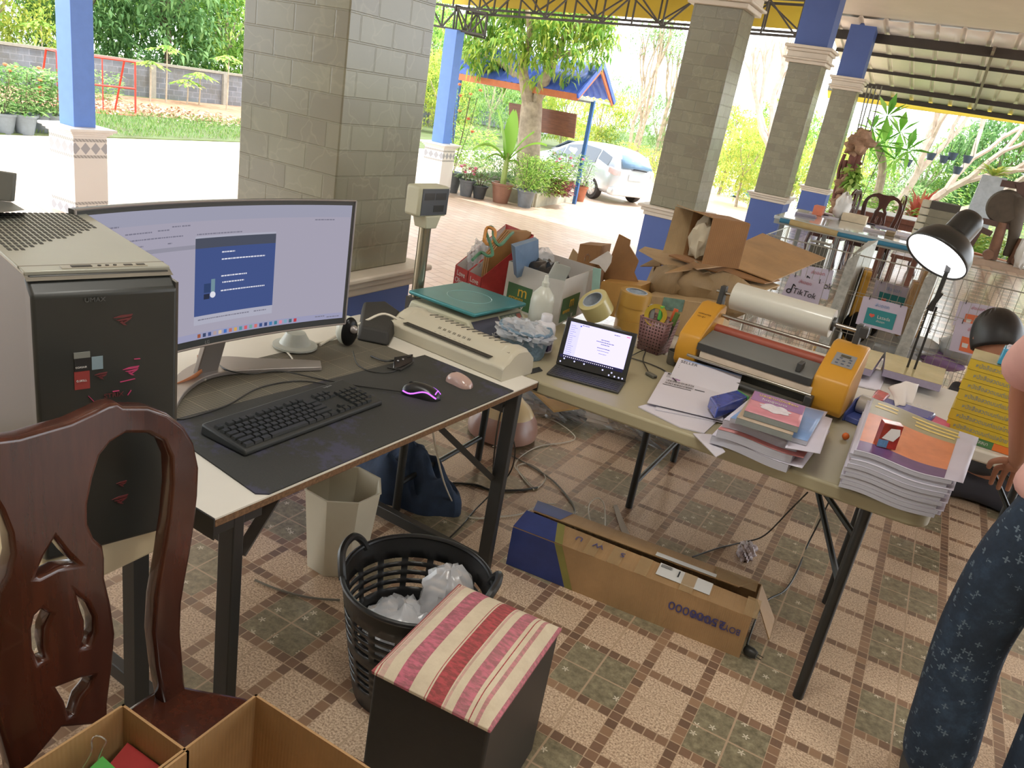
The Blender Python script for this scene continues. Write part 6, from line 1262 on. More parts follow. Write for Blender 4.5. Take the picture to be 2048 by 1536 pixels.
m.build('taskbar_icons', E_('tablet icons', 220, 210, 230, .9), TS); tpan('pink_button', .87, .92, .875, .895, .0014, E_('tablet pink', 240, 110, 150, 1), TS); tpan('blue_button', .215, .235, .86, .885, .0014, E_('tablet blue', 60, 70, 200, 1), TS)
m = MB()
for i, (x, z) in enumerate(((.055, .075), (.10, .15), (.25, .14), (.39, .14), (.66, .12), (.79, .11), (.76, .05), (.84, .05), (.90, .05), (.95, .05))): m.lathe([(.0001, 0), (.0030, 0), (.003, .0004), (.0001, .0004)], tq(x, z, .0006), 10, 0, tuple(tq(0, 0, 1) - tq(0, 0, 0)))
m.build('key_glow', E_('tablet glow', 190, 190, 230, .9), tab)
# small card frame & objects
q = [at(1062, 748, TZ), at(1085, 742, TZ), at(1078, 735, TZ), at(1056, 741, TZ)]; tag(MB().prism([q[0], q[1], q[2], q[3]], (0, 0, .003)).build('black_frame_card', mat('black card', hexc(44, 44, 40), .5)), 'tiny black framed card lying left of the tablet', 'card')
# pen basket
p = at(1305, 700, TZ); t = thing('pen_basket', 'pinkish perforated pen basket right of the tablet', 'basket', (p.x, p.y, TZ), -.15)
def m_perf():
    t_ = NT('perforated pink plastic'); u = t_.sep(t_.uv()); a = t_.M('FRACT', t_.M('MULTIPLY', u[0], 75)); b = t_.M('FRACT', t_.M('MULTIPLY', u[1], 75)); h = t_.M('MULTIPLY', t_.M('COMPARE', a, .5, .24), t_.M('COMPARE', b, .5, .24)); t_.base(hexc(140, 104, 104), .4); t_.set(t_.b.inputs['Alpha'], t_.M('SUBTRACT', .92, t_.M('MULTIPLY', h, .8))); return t_.m
PF = m_perf(); s0, s1_ = .047, .058; zz_ = .135; m = MB(); bo = [(-s0, -s0, 0), (s0, -s0, 0), (s0, s0, 0), (-s0, s0, 0)]; to = [(-s1_, -s1_, zz_), (s1_, -s1_, zz_), (s1_, s1_, zz_), (-s1_, s1_, zz_)]
for i in range(4): m.poly([bo[i], bo[(i + 1) % 4], to[(i + 1) % 4], to[i]])
m.poly(bo); m.build('basket_walls', PF, t, solid=.0025)
m = MB(); [m.bar(to[i], to[(i + 1) % 4], .005) for i in range(4)]; m.build('rim', mat('pink plastic', hexc(150, 112, 112), .4), t)
for nm, lb, x, y, dx, dy, h, r, c_ in (('marker_pen', 'green capped highlighter in the pen basket', .0, -.01, .004, -.01, .185, .009, (96, 190, 90)), ('marker_pen', 'orange capped marker in the pen basket', .025, .02, .02, .02, .175, .009, (206, 96, 56)), ('marker_pen', 'dark green marker in the pen basket', .035, 0, .03, .0, .17, .010, (92, 120, 66)), ('marker_pen', 'grey marker in the pen basket', -.025, -.01, -.01, -.01, .18, .010, (150, 150, 150)), ('marker_pen', 'brown marker at the left of the pen basket', -.035, .01, -.02, .0, .165, .008, (110, 70, 66))):
    k = thing(nm, lb, 'pen', (p.x + x, p.y + y, TZ + .005), 0, 'markers in the pen basket'); d = V((dx, dy, h)); MB().tube([(0, 0, 0), d * .7], r, 12).build('barrel', mat('barrel dark', hexc(60, 66, 58), .4, var=0), k); MB().tube([d * .7, d], r * 1.08, 12).build('cap', mat('cap %d%d' % (c_[0], c_[1]), hexc(*c_), .35, var=0), k)
taperoll('shiny gold tape ring hooked on the pen basket', (p.x - .01, p.y - .035, TZ + .15), (.1, -1, .35), .045, .012, mat('gold foil', hexc(190, 166, 60), .2, .6), mat('gold foil', (0, 0, 0)))
p = at(1345, 728, TZ); tag(MB().lathe([(.022, 0), (.026, .005), (.028, .05), (.03, .055), (.026, .055), (.024, .01)], tuple(p), 20).build('grey_jar', mat('smoky plastic', hexc(96, 92, 84), .3)), 'small smoky round jar between pen basket and machine', 'jar')
q1_ = at(1303, 748, TZ + .01); t = thing('card_reader', 'grey usb hub at the end of a black cable', 'usb hub', (q1_.x, q1_.y, TZ), -.5); MB().box(-.022, .022, -.011, .011, 0, .012).build('hub_body', mat('hub grey', hexc(96, 96, 88), .4), t, bevel=.003); MB().box(.02, .0225, -.006, .006, .003, .009).build('port', DKS, t)
cable('usb_cable', [at(1262, 712, TZ + .01), at(1290, 700, TZ + .01), at(1286, 720, TZ + .01), at(1296, 742, TZ + .01)], .0022, BLKM, 'black cable from the tablet to the grey hub'); cable('usb_cable', [at(1262, 716, TZ + .004), at(1300, 728, TZ + .004), at(1330, 742, TZ + .004), at(1352, 762, TZ + .02)], .0022, BLKM, 'black cable running from the tablet towards the paper sheets')

# roll laminator (yellow machine)
MO = V((-.712, 2.815, TZ + .022)); mza = math.radians(-5); mx = V((math.cos(mza), math.sin(mza), 0)); mc_ = thing('roll_laminator', 'yellow roll laminating machine with a big white film roll', 'laminating machine', tuple(MO), mza)
YM = mat('machine yellow', hexc(196, 142, 44), .4, var=.04, scale=4); DG = mat('machine dark grey', hexc(58, 58, 56), .45, var=.04); MG_ = mat('machine mid grey', hexc(110, 112, 110), .45, var=.03); CHR = mat('chrome rod', hexc(170, 166, 156), .2, .9, var=.03)
def side(x0, x1):
    pr = [(.02, .0), (.0, .02), (-.008, .07), (.004, .125), (.045, .155), (.17, .225), (.225, .225), (.235, .20), (.235, .03), (.22, 0)]
    return MB().prism([(x0, y, z) for y, z in pr], (x1 - x0, 0, 0)).build('side_housing', YM, mc_, bevel=.008, seg=3)
side(0, .085); side(.505, .625)
MB().box(.085, .505, .03, .215, .012, .055).build('base_frame', DG, mc_, bevel=.003)
MB().hexa([(.085, -.012, .100), (.505, -.012, .100), (.505, .12, .128), (.085, .12, .128)], [(.085, -.012, .114), (.505, -.012, .114), (.505, .12, .142), (.085, .12, .142)]).build('feed_tray', MG_, mc_, bevel=.003)
MB().box(.085, .505, -.016, -.008, .088, .113).build('tray_lip', DG, mc_)
MB().tube([(.085, .155, .140), (.505, .155, .140)], .021, 24).build('hot_roller', mat('silicone roller', hexc(150, 74, 56), .5, var=.05), mc_); MB().tube([(.085, .165, .095), (.505, .165, .095)], .021, 24).build('lower_roller', mat('silicone roller', (0, 0, 0)), mc_)
MB().tube([(.06, .185, .190), (.54, .185, .190)], .0075, 12).build('tension_rod', CHR, mc_)
MB().tube([(.06, -.025, .060), (.52, -.025, .060)], .006, 12).build('front_rod', CHR, mc_); MB().tube([(.06, -.035, .014), (.52, -.035, .014)], .010, 12).build('lower_front_rod', DG, mc_)
for x in (.04, .56):
    for y in (.04, .19): MB().tube([(x, y, -.0215), (x, y, .002)], .014, 12).build('foot', DG, mc_)
MB().box(.10, .515, -.012, -.004, .050, .085).build('paper_core_bar', mat('cream bar', hexc(206, 190, 170), .5), mc_, bevel=.003)
MB().box(.505, .53, -.05, -.01, .0, .06).build('rod_bracket', DG, mc_, bevel=.003)
fr = MB().tube([(.10, .225, .268), (.475, .225, .268)], .052, 36).build('film_roll', mat('white film roll', hexc(204, 202, 190), .28, var=.02, coat=.3), mc_)
for x in (.094, .475): MB().tube([(x, .225, .268), (x + .010, .225, .268)], .026, 20).build('core_flange', DG, mc_)
MB().tube([(.03, .225, .268), (.575, .225, .268)], .008, 12).build('roll_shaft', CHR, mc_)
for x in (.045, .56): MB().hexa([(x, .20, .20), (x + .02, .20, .20), (x + .02, .25, .20), (x, .25, .20)], [(x, .208, .295), (x + .02, .208, .295), (x + .02, .242, .295), (x, .242, .295)]).build('shaft_bracket', DG, mc_, bevel=.003)
MB().box(.568, .600, .205, .245, .25, .29).build('shaft_knob', DG, mc_, bevel=.004)
MB().tube([(-.018, .07, .05), (0, .07, .05)], .026, 20).build('side_knob', mat('maroon knob', hexc(74, 44, 44), .4), mc_)
for x in (.44,): MB().box(x, x + .018, .0, .05, .118, .150).build('paper_guide', DG, mc_, bevel=.003)
def ytop(x, f, o=.0012): y = .045 + .125 * f; z = .155 + .07 * f; return V((x, y - o * .5, z + o))
cp = MB().poly([ytop(.535, .15), ytop(.605, .15), ytop(.605, .62), ytop(.535, .62)]).build('control_panel', mat('panel grey', hexc(138, 138, 138), .4, var=0), mc_)
m = MB().poly([ytop(.553, .48, .002), ytop(.587, .48, .002), ytop(.587, .57, .002), ytop(.553, .57, .002)]); m.build('lcd', mat('lcd olive', hexc(84, 82, 70), .3, var=0), cp)
m = MB()
for x, f in ((.545, .22), (.565, .22), (.585, .22), (.545, .33), (.565, .33), (.585, .33), (.552, .42), (.585, .42)): m.poly([ytop(x, f, .002), ytop(x + .010, f, .002), ytop(x + .010, f + .04, .002), ytop(x, f + .04, .002)])
m.build('buttons', mat('button slate', hexc(80, 88, 104), .4, var=0), cp)
text('LAMINATOR', .009, ytop(.018, .50, .0015), (1, 0, 0), ytop(0, 1) - ytop(0, 0), mat('brown print', hexc(120, 86, 40), .5, var=0), mc_); text('<O> [] /\\', .009, ytop(.02, .38, .0015), (1, 0, 0), ytop(0, 1) - ytop(0, 0), mat('brown print', (0, 0, 0)), mc_)
cable('machine_cord', [at(1668, 812, TZ + .03), at(1690, 806, TZ + .02), at(1705, 808, TZ + .01), at(1730, 812, TZ + .006)], .005, BLKM, 'short black mains cord behind the yellow machine')

# papers
PAP = mat('paper lilac white', hexc(204, 200, 208), .6, var=.02)
def sheet(name, label, pts, z, th, mt=None, cat='paper', group=None): o = MB().prism([at(x, y, z) for x, y in pts], (0, 0, th)).build(name, mt or PAP); return tag(o, label, cat, group)
sheet('paper_sheet', 'lowest white sheets fanning towards the table edge', ((1276, 815), (1330, 800), (1440, 838), (1408, 868), (1360, 856)), TZ, .004)
sheet('paper_sheet', 'white sheet jutting from under the left booklet stack', ((1386, 868), (1422, 870), (1450, 905), (1432, 915)), TZ, .003)
sheet('paper_sheet', 'plain white sheet under the blue tissue pack', ((1310, 820), (1325, 775), (1470, 800), (1455, 848)), TZ + .005, .003)
def seller(label, pts, z, bar):
    a, b, c, d = [at(x, y, z + (0 if bar or k > 1 else .05)) for k, (x, y) in enumerate(pts)]; t = thing('parcel_form', label, 'paper', tuple(a), 0, 'printed seller forms'); MB().prism([a, b, c, d], (0, 0, .002)).build('sheet', PAP, t, world=True); x_ = (b - a).normalized(); y_ = (a - d).normalized(); L_ = (b - a).length; Hh = (a - d).length
    K = mat('black ink', (0, 0, 0)); Z_ = V((0, 0, .0022))
    text('SELLER', .021, a + x_ * .012 - y_ * .026 + Z_, x_, y_, K, t, world=True)
    m = MB(); 
    for i in range(3): o = a - y_ * (.034 + .011 * i) + Z_; m.prism([o + x_ * .012, o + x_ * (.09 + .04 * i), o + x_ * (.09 + .04 * i) - y_ * .0015, o + x_ * .012 - y_ * .0015], (0, 0, .0003))
    if bar:
        for r0 in (.085, .115):
            x = .02
            while x < .12: w_ = R_.uniform(.0008, .003); o = a + x_ * x - y_ * r0 + Z_; m.prism([o, o + x_ * w_, o + x_ * w_ - y_ * .02, o - y_ * .02], (0, 0, .0003)); x += w_ + R_.uniform(.001, .003)
        o = a + x_ * .015 - y_ * .145 + Z_; m.prism([o, o + x_ * .10, o + x_ * .10 - y_ * .006, o - y_ * .006], (0, 0, .0003)); o = a + x_ * .125 - y_ * .122 + Z_; m.prism([o, o + x_ * .035, o + x_ * .035 - y_ * .009, o - y_ * .009], (0, 0, .0003))
    m.build('printed_lines', K, t, world=True)
    o = a + x_ * .035 - y_ * .058 + Z_; MB().prism([o, o + x_ * .03, o + x_ * .03 - y_ * .014, o - y_ * .014], (0, 0, .0003)).build('purple_stamp', mat('purple print', hexc(150, 110, 160), .5, var=0), t, world=True)
    MB().prism([a + x_ * .02 + Z_, b + Z_, b - y_ * .008 + Z_, a + x_ * .02 - y_ * .008 + Z_], (0, 0, .0003)).build('colour_bar', mat('blue pink bar', hexc(140, 160, 200), .5, var=.2, scale=12), t, world=True)
seller('seller form with blue bar lying against the yellow machine', ((1358, 716), (1484, 752), (1468, 800), (1338, 758)), TZ + .010, False)
seller('seller form with barcodes on top of the white sheets', ((1330, 744), (1462, 776), (1445, 842), (1294, 806)), TZ + .0135, True)
p0_, p1_, p2_, p3_ = [at(x, y, TZ + .065) for x, y in ((1420, 792), (1474, 779), (1496, 793), (1436, 815))]
t = thing('blue_tissue_packet', 'blue and purple wrapped packet on the seller form', 'packet', tuple(at(1450, 815, TZ))); dz = V((0, 0, -.042)); MB().hexa([q + dz for q in (p0_, p3_, p2_, p1_)], [p0_, p3_, p2_, p1_]).build('packet_body', mat('blue wrapper', hexc(44, 66, 150), .25, var=.45, scale=22, coat=.5), t, world=True, bevel=.006, seg=3); MB().prism([lerp(p2_, p1_, 0) + V((.002, .001, 0)), lerp(p2_, p1_, 1) + V((.002, .001, 0)), p1_ + dz + V((.002, .001, 0)), p2_ + dz + V((.002, .001, 0))], (.002, .001, 0)).build('green_end', mat('green wrapper', hexc(90, 160, 96), .4), t, world=True)

# wavy booklets
def booklet(name, label, pts, z, th, cover, pages, amp=.004, ph=0, wv=5.0, group=None, cat='booklet', nx=16, inset=0, curl=0):
    A, B, C_, D_ = [at(x, y, z) for x, y in pts]; t = thing(name, label, cat, (A.x, A.y, z), 0, group)
    def sf(u, v, z_): p = lerp(lerp(A, B, u), lerp(D_, C_, u), v); w_ = amp * math.sin(ph + u * wv) * (1 - .45 * v) - curl * u * u; return V((p.x, p.y, z + z_ + w_ + amp))
    m = MB(); ny = 4; tm = th * .93
    m.grid(lambda u, v: sf(u, v, tm), nx, ny).grid(lambda u, v: sf(1 - u, v, 0), nx, ny)
    for v0 in (0, 1): m.grid(lambda u, v: sf(u if v0 else 1 - u, v0, tm * (v if v0 else v)), nx, 1, smooth=False)
    for u0 in (0, 1): m.grid(lambda u, v: sf(u0, 1 - u if u0 else u, tm * v), ny, 1, smooth=False)
    m.build('pages', pages, t, world=True)
    m = MB().grid(lambda u, v: sf(u, v, tm + .0002), nx, ny).grid(lambda u, v: sf(1 - u, v, th), nx, ny) if False else MB().grid(lambda u, v: sf(u, v, th), nx, ny)
    cv = m.build('cover', cover, t, world=True, solid=.0008); return t, sf, cv
def m_pages():
    t = NT('stacked page edges'); o = t.sep(t.pos()); s_ = t.noise(t.comb(0.0, 0.0, t.M('MULTIPLY', o[2], 1)), 900, 2, .6); t.base(t.ramp(s_, [(.3, hexc(150, 152, 164)), (.7, hexc(196, 196, 206))]), .6); return t.m
PGE = m_pages(); COVW = mat('cover lilac white', hexc(196, 192, 206), .4, var=.04)
CVR = mat('cover with red line', hexc(170, 90, 90), .4)
def m_cover(name, y0, span, stops):
    t = NT(name); o = t.sep(t.obj()); f = t.M('DIVIDE', t.M('SUBTRACT', o[1], y0), span); t.base(t.ramp(f, stops, 'CONSTANT'), .3); t.b.inputs['Coat Weight'].default_value = .3; return t.m
# right stack : nine wavy booklets
base = ((1672, 980), (1866, 1040), (1902, 935), (1712, 862))
NB_ = 9
for i in range(NB_):
    sh = [(0, 0), (3, 1), (-3, -1), (4, 2), (-2, 0), (2, 2), (5, 2), (0, -2), (6, 1)][i]; lb = ('bottom', 'second', 'third', 'fourth', 'fifth', 'sixth', 'seventh', 'eighth', 'top')[i]
    pts = [(x + sh[0] + (2 if j in (0, 3) else 0), y + sh[1]) for j, (x, y) in enumerate(base)]
    pts = [(x, y) for (x, y) in pts]
    zz = TZ + i * .0130
    P4_ = [at(x, y, TZ) for x, y in pts]; 
    def proj_(P_): return P_
    # same footprint lifted straight up
    def lift(P_, z_): d = P_ - CP; return P_
    A, B, C_, D_ = P4_
    pp = []
    t = thing('wavy_booklet', 'booklet with orange and purple landscape cover on top of the right hand stack' if i == 8 else '%s booklet of the wavy stack at the table right corner%s' % (lb, ', counted from below' if i else ''), 'booklet', (A.x, A.y, zz), 0, 'booklets in the right hand stack')
    def sf(u, v, z_, A=A, B=B, C_=C_, D_=D_, zz=zz): p = lerp(lerp(A, B, u), lerp(D_, C_, u), v); w_ = .0055 * math.sin(.6 + u * 6.2) * (1 - .5 * v) - .004 * u * u; return V((p.x, p.y, zz + z_ + w_ + .0075))
    m = MB(); th = .0122; nx, ny = 18, 4
    m.grid(lambda u, v: sf(u, v, th * .9), nx, ny).grid(lambda u, v: sf(1 - u, v, 0), nx, ny)
    for v0 in (0, 1): m.grid(lambda u, v: sf(1 - u if v0 else u, v0, th * .9 * v), nx, 1, smooth=False)
    for u0 in (0, 1): m.grid(lambda u, v: sf(u0, u if u0 else 1 - u, th * .9 * v), ny, 1, smooth=False)
    m.build('pages', PGE, t, world=True)
    ext = .012 if i < 8 else .026
    m = MB().grid(lambda u, v: sf(u * (1 + ext / .25), v, th), nx, ny); m.build('cover', COVW, t, world=True, solid=.0008)
    if i == 8:
        OL, ORC, PU, DK2 = mat('cover olive', hexc(150, 142, 110), .35), mat('cover orange', hexc(206, 126, 84), .35, var=.2, scale=9), mat('cover purple', hexc(96, 66, 110), .35, var=.2, scale=12), mat('cover pink', hexc(206, 176, 150), .35, var=.1)
        for nm, v0, v1, mt in (('purple_band', .01, .16, PU), ('orange_band', .16, .68, ORC), ('olive_band', .68, .99, OL)): MB().grid(lambda u, v: sf(.02 + u * .90, v0 + (v1 - v0) * v, th + .0012), nx, 2).build(nm, mt, t, world=True)
        m = MB()
        for k_, (u0, u1, v0) in enumerate(((.45, .92, .90), (.5, .94, .83), (.5, .9, .76), (.08, .3, .90), (.06, .3, .83))): m.grid(lambda u, v: sf(u0 + (u1 - u0) * u, v0 + .03 * v, th + .002), 6, 1)
        m.build('title_lines', mat('cover yellow', hexc(222, 196, 110), .4, var=.2, scale=40), t, world=True)
TS2 = TZ + 9 * .013 + .012
# small red white box on top, etc.
def placed(px, py, z): return at(px, py, z)
p = at(1768, 893, TS2); t = thing('small_medicine_box', 'small red and white box standing on the orange booklet cover', 'box', (p.x, p.y, TS2 + .001), .35); MB().box(-.026, .026, -.016, .016, 0, .072).build('box_body', mat('red white print', hexc(150, 44, 34), .3, var=.5, scale=20, coat=.4), t, bevel=.001); MB().prism([(-.02, -.017, .028), (.012, -.017, .024), (.024, -.017, .045), (.02, -.017, .062), (-.004, -.017, .060)], (0, .001, 0)).build('white_print', mat('white glossy', hexc(222, 222, 220), .2, var=0), t); MB().box(-.025, .025, -.015, .015, .0722, .0732).build('box_top', mat('pinkish gloss', hexc(214, 176, 166), .2, var=.2, scale=60), t); MB().box(-.0265, .0, -.0168, -.016, .002, .024).build('blue_print', mat('print blue', hexc(90, 130, 170), .3, var=.3, scale=80), t)
# left stack : wavy thick booklets with small books on top
def stackbook(name, label, pts, z, th, cover, pages=PGE, wave=.005, ph=.4, group='booklets in the middle stack', cat='booklet', ext=0, curl=0, title=None):
    A, B, C_, D_ = [at(x, y, TZ if False else z) for x, y in pts]; A.z = B.z = C_.z = D_.z = z
    t = thing(name, label, cat, (A.x, A.y, z), 0, group)
    def sf(u, v, z_): p = lerp(lerp(A, B, u), lerp(D_, C_, u), v); return V((p.x, p.y, z + z_ + wave * (1 + math.sin(ph + u * 5)) * (1 - .5 * v) - curl * u * u))
    m = MB(); nx, ny = 16, 3
    m.grid(lambda u, v: sf(u, v, th * .94), nx, ny).grid(lambda u, v: sf(1 - u, v, 0), nx, ny)
    for v0 in (0, 1): m.grid(lambda u, v: sf(1 - u if v0 else u, v0, th * .94 * v), nx, 1, smooth=False)
    for u0 in (0, 1): m.grid(lambda u, v: sf(u0, u if u0 else 1 - u, th * .94 * v), ny, 1, smooth=False)
    m.build('pages', pages, t, world=True); MB().grid(lambda u, v: sf(u * (1 + ext), v, th), nx, ny).build('cover', cover, t, world=True, solid=.0008); return t, sf, th
mp = [((1418, 885), (1588, 946), (1640, 872), (1478, 822)), ((1426, 868), (1592, 922), (1650, 850), (1488, 800)), ((1438, 848), (1600, 905), (1650, 835), (1490, 790))]
stackbook('wavy_booklet', 'bottom thick wavy booklet of the middle stack', ((1418, 890), (1572, 946), (1630, 870), (1478, 825)), TZ + .001, .026, COVW, curl=.0, ext=.16)
stackbook('wavy_booklet', 'middle wavy booklet with a red line in the middle stack', ((1430, 878), (1580, 928), (1636, 852), (1500, 815)), TZ + .029, .026, mat('red edge cover', hexc(190, 120, 120), .4), ext=.13)
stackbook('wavy_booklet', 'upper wavy booklet of the middle stack', ((1442, 858), (1592, 905), (1640, 835), (1510, 800)), TZ + .057, .024, COVW, ext=.08)
stackbook('lavender_sheet', 'lavender printed sheet sticking out at the right of the middle stack', ((1570, 896), (1640, 908), (1665, 838), (1600, 818)), TZ + .083, .001, COVW, wave=.0, cat='paper', group=None)
stackbook('blue_cover_book', 'book with light blue cover below the small grey books', ((1458, 846), (1612, 892), (1646, 832), (1518, 800)), TZ + .086, .014, mat('sky blue cover', hexc(120, 150, 196), .35, var=.2, scale=8), wave=.002, cat='book', group=None)
GP = mat('grey page edges', hexc(132, 138, 136), .6, var=.06, scale=60)
stackbook('small_book', 'lower small grey edged book of the purple pair', ((1470, 846), (1582, 882), (1598, 832), (1498, 804)), TZ + .104, .018, mat('tan cover', hexc(170, 150, 128), .4), GP, wave=0, cat='book', group='small books on the middle stack')
t, sf, th_ = stackbook('small_book', 'purple and pink covered book lying on top of the middle stack', ((1486, 832), (1594, 866), (1608, 824), (1506, 792)), TZ + .124, .018, mat('pink purple cover', hexc(196, 130, 140), .35, var=.18, scale=7), GP, wave=0, cat='book', group='small books on the middle stack')
MB().grid(lambda u, v: sf(.01 + .98 * u, .55 + .44 * v, th_ + .001), 6, 2).build('purple_area', mat('purple cover area', hexc(146, 104, 150), .35, var=.12, scale=10), t, world=True)
m = MB(); n0_ = [sf(.5 + .28 * math.cos(a) * (1 + .12 * math.sin(9 * a)), .42 + .17 * math.sin(a) * (1 + .15 * math.sin(7 * a)), th_ + .0016) for a in [k * 6.2832 / 40 for k in range(40)]]; m.poly(n0_); m.build('white_cloud', mat('cloud white', hexc(206, 200, 206), .4, var=.15, scale=60), t, world=True)
xa = (sf(1, .5, 0) - sf(0, .5, 0)).normalized(); ya = (sf(.5, 1, 0) - sf(.5, 0, 0)).normalized(); text('ประธานนักเรียน', .024, sf(.12, .82, th_ + .0014), xa, ya, mat('cover yellow text', hexc(214, 190, 110), .4, var=0), t, world=True, sx=.8); text('ในฤดูหนาว', .020, sf(.2, .66, th_ + .0014), xa, ya, WTS, t, world=True, sx=.9)

# tape dispenser, tissue pack, tape roll, pink pack
p = at(1718, 838, TZ); t = thing('tape_dispenser', 'blue desk tape dispenser behind the right hand booklet stack', 'tape dispenser', (p.x, p.y, TZ), math.radians(75)); BD = mat('dispenser blue', hexc(76, 92, 160), .35, var=.04)
pr = [(-.085, 0), (.085, 0), (.09, .02), (.075, .055), (.03, .075), (-.02, .07), (-.05, .045), (-.085, .03)]
for y in (-.03, .024): MB().prism([(x, y, z) for x, y_, z in [(a, 0, b) for a, b in pr]], (0, .006, 0)).build('side_wall', BD, t, bevel=.001)
MB().box(-.08, .08, -.024, .024, 0, .02).build('base', BD, t, bevel=.003); MB().lathe([(.02, -.02), (.034, -.02), (.034, .02), (.02, .02)], (.015, 0, .052), 28, 0, (0, 1, 0), cap=False).build('tape', mat('grey tape', hexc(176, 172, 166), .3), t)
pk = [at(x, y, TZ + .06) for x, y in ((1742, 812), (1862, 840), (1875, 826), (1760, 790))]; t = thing('tissue_pack', 'blue soft tissue pack with a white tissue pulled up', 'tissue pack', tuple(at(1800, 840, TZ))); BT = mat('blue tissue wrap', hexc(52, 62, 150), .25, var=.12, scale=20, coat=.5)
MB().hexa([q - V((0, 0, .058)) for q in pk], pk).build('wrap', BT, t, world=True, bevel=.012, seg=4)
xa = (pk[1] - pk[0]).normalized(); text('Scott', .045, lerp(pk[0], pk[1], .95) + V((0, 0, .001)) + (pk[3] - pk[0]) * .9, -xa, (pk[0] - pk[3]).normalized(), WTS, t, world=True)
rr = random.Random(3); tz = [at(1800, 806, TZ + .06), at(1775, 775, TZ + .10), at(1838, 762, TZ + .11)]
MB().grid(lambda u, v: lerp(at(1790, 812, TZ + .062), at(1822, 808, TZ + .062), u) * (1 - v) + lerp(at(1776, 775, TZ + .085), at(1840, 770, TZ + .11), u) * v + V((.004 * math.sin(u * 14 + v * 3), .01 * math.sin(u * 9 + 4 * v), .018 * math.sin(u * 3.1) * v)), 16, 10).build('tissue_sheet', mat('tissue white', hexc(222, 216, 212), .8, var=.03), t, world=True, solid=.001)
MB().hexa([at(x, y, TZ + .045) for x, y in ((1740, 800), (1768, 806), (1782, 792), (1752, 780))], [at(x, y, TZ + .07) for x, y in ((1742, 796), (1766, 802), (1780, 788), (1756, 778))]).build('red_end', mat('red gloss', hexc(190, 60, 60), .25, var=.4, scale=40), t, world=True, bevel=.006)
taperoll('cream tape roll with dark core beside the small red box', at(1824, 850, TZ + .05), (.15, -1, .25), .036, .03, mat('cream tape', hexc(206, 196, 160), .4), mat('rubber dark', (0, 0, 0)))
p = [at(x, y, TZ + .045) for x, y in ((1838, 850), (1898, 862), (1902, 845), (1866, 828))]; tag(MB().hexa([q - V((0, 0, .044)) for q in p], p).build('pink_pack', mat('pink wrap', hexc(206, 84, 116), .35, var=.1), bevel=.004), 'bright pink wrapped pack behind the orange cover', 'packet')
p = at(1693, 868, TZ + .02); tag(MB().ball((p.x, p.y, TZ + .012), (.012, .012, .012), 12).build('orange_bead', mat('orange plastic', hexc(220, 110, 50), .35)), 'small orange bead at the left of the right hand stack', 'bead')

# gold covered books on table B
GOLD = mat('gold cover', hexc(190, 176, 130), .22, .25, var=.15, scale=5, coat=.4); LAV = mat('lavender page edges', hexc(150, 142, 164), .6, var=.06, scale=50)
def plain(name, label, pts, z, th, cover, pages, group, cat='book'):
    P_ = [at(x, y, z) for x, y in pts]; t = thing(name, label, cat, tuple(P_[0]), 0, group); MB().prism([V((q.x, q.y, z - th)) for q in P_], (0, 0, th - .001)).build('pages', pages, t, world=True); MB().prism([V((q.x, q.y, z - .001)) for q in P_], (0, 0, .0015)).build('cover', cover, t, world=True); return t
ZB = .746
for i, lb in enumerate(('lower', 'upper')): plain('gold_cover_book', '%s gold covered book of the pair at the lamp foot' % lb, ((1768, 738), (1884, 770), (1892, 738), (1772, 704)), ZB + .032 * (i + 1), .031, GOLD, LAV, 'gold covered books')
for i, lb in enumerate(('lower', 'upper')): plain('gold_cover_book', '%s gold covered book right behind the yellow machine' % lb, ((1700, 728), (1745, 740), (1768, 706), (1725, 695)), ZB + .03 * (i + 1), .029, GOLD, LAV, 'gold covered books')
plain('white_paper_pad', 'flat white paper pad behind the yellow machine', ((1690, 765), (1760, 780), (1775, 745), (1712, 735)), TZ + .006 + .0, .005, PAP, PAP, None, 'paper')
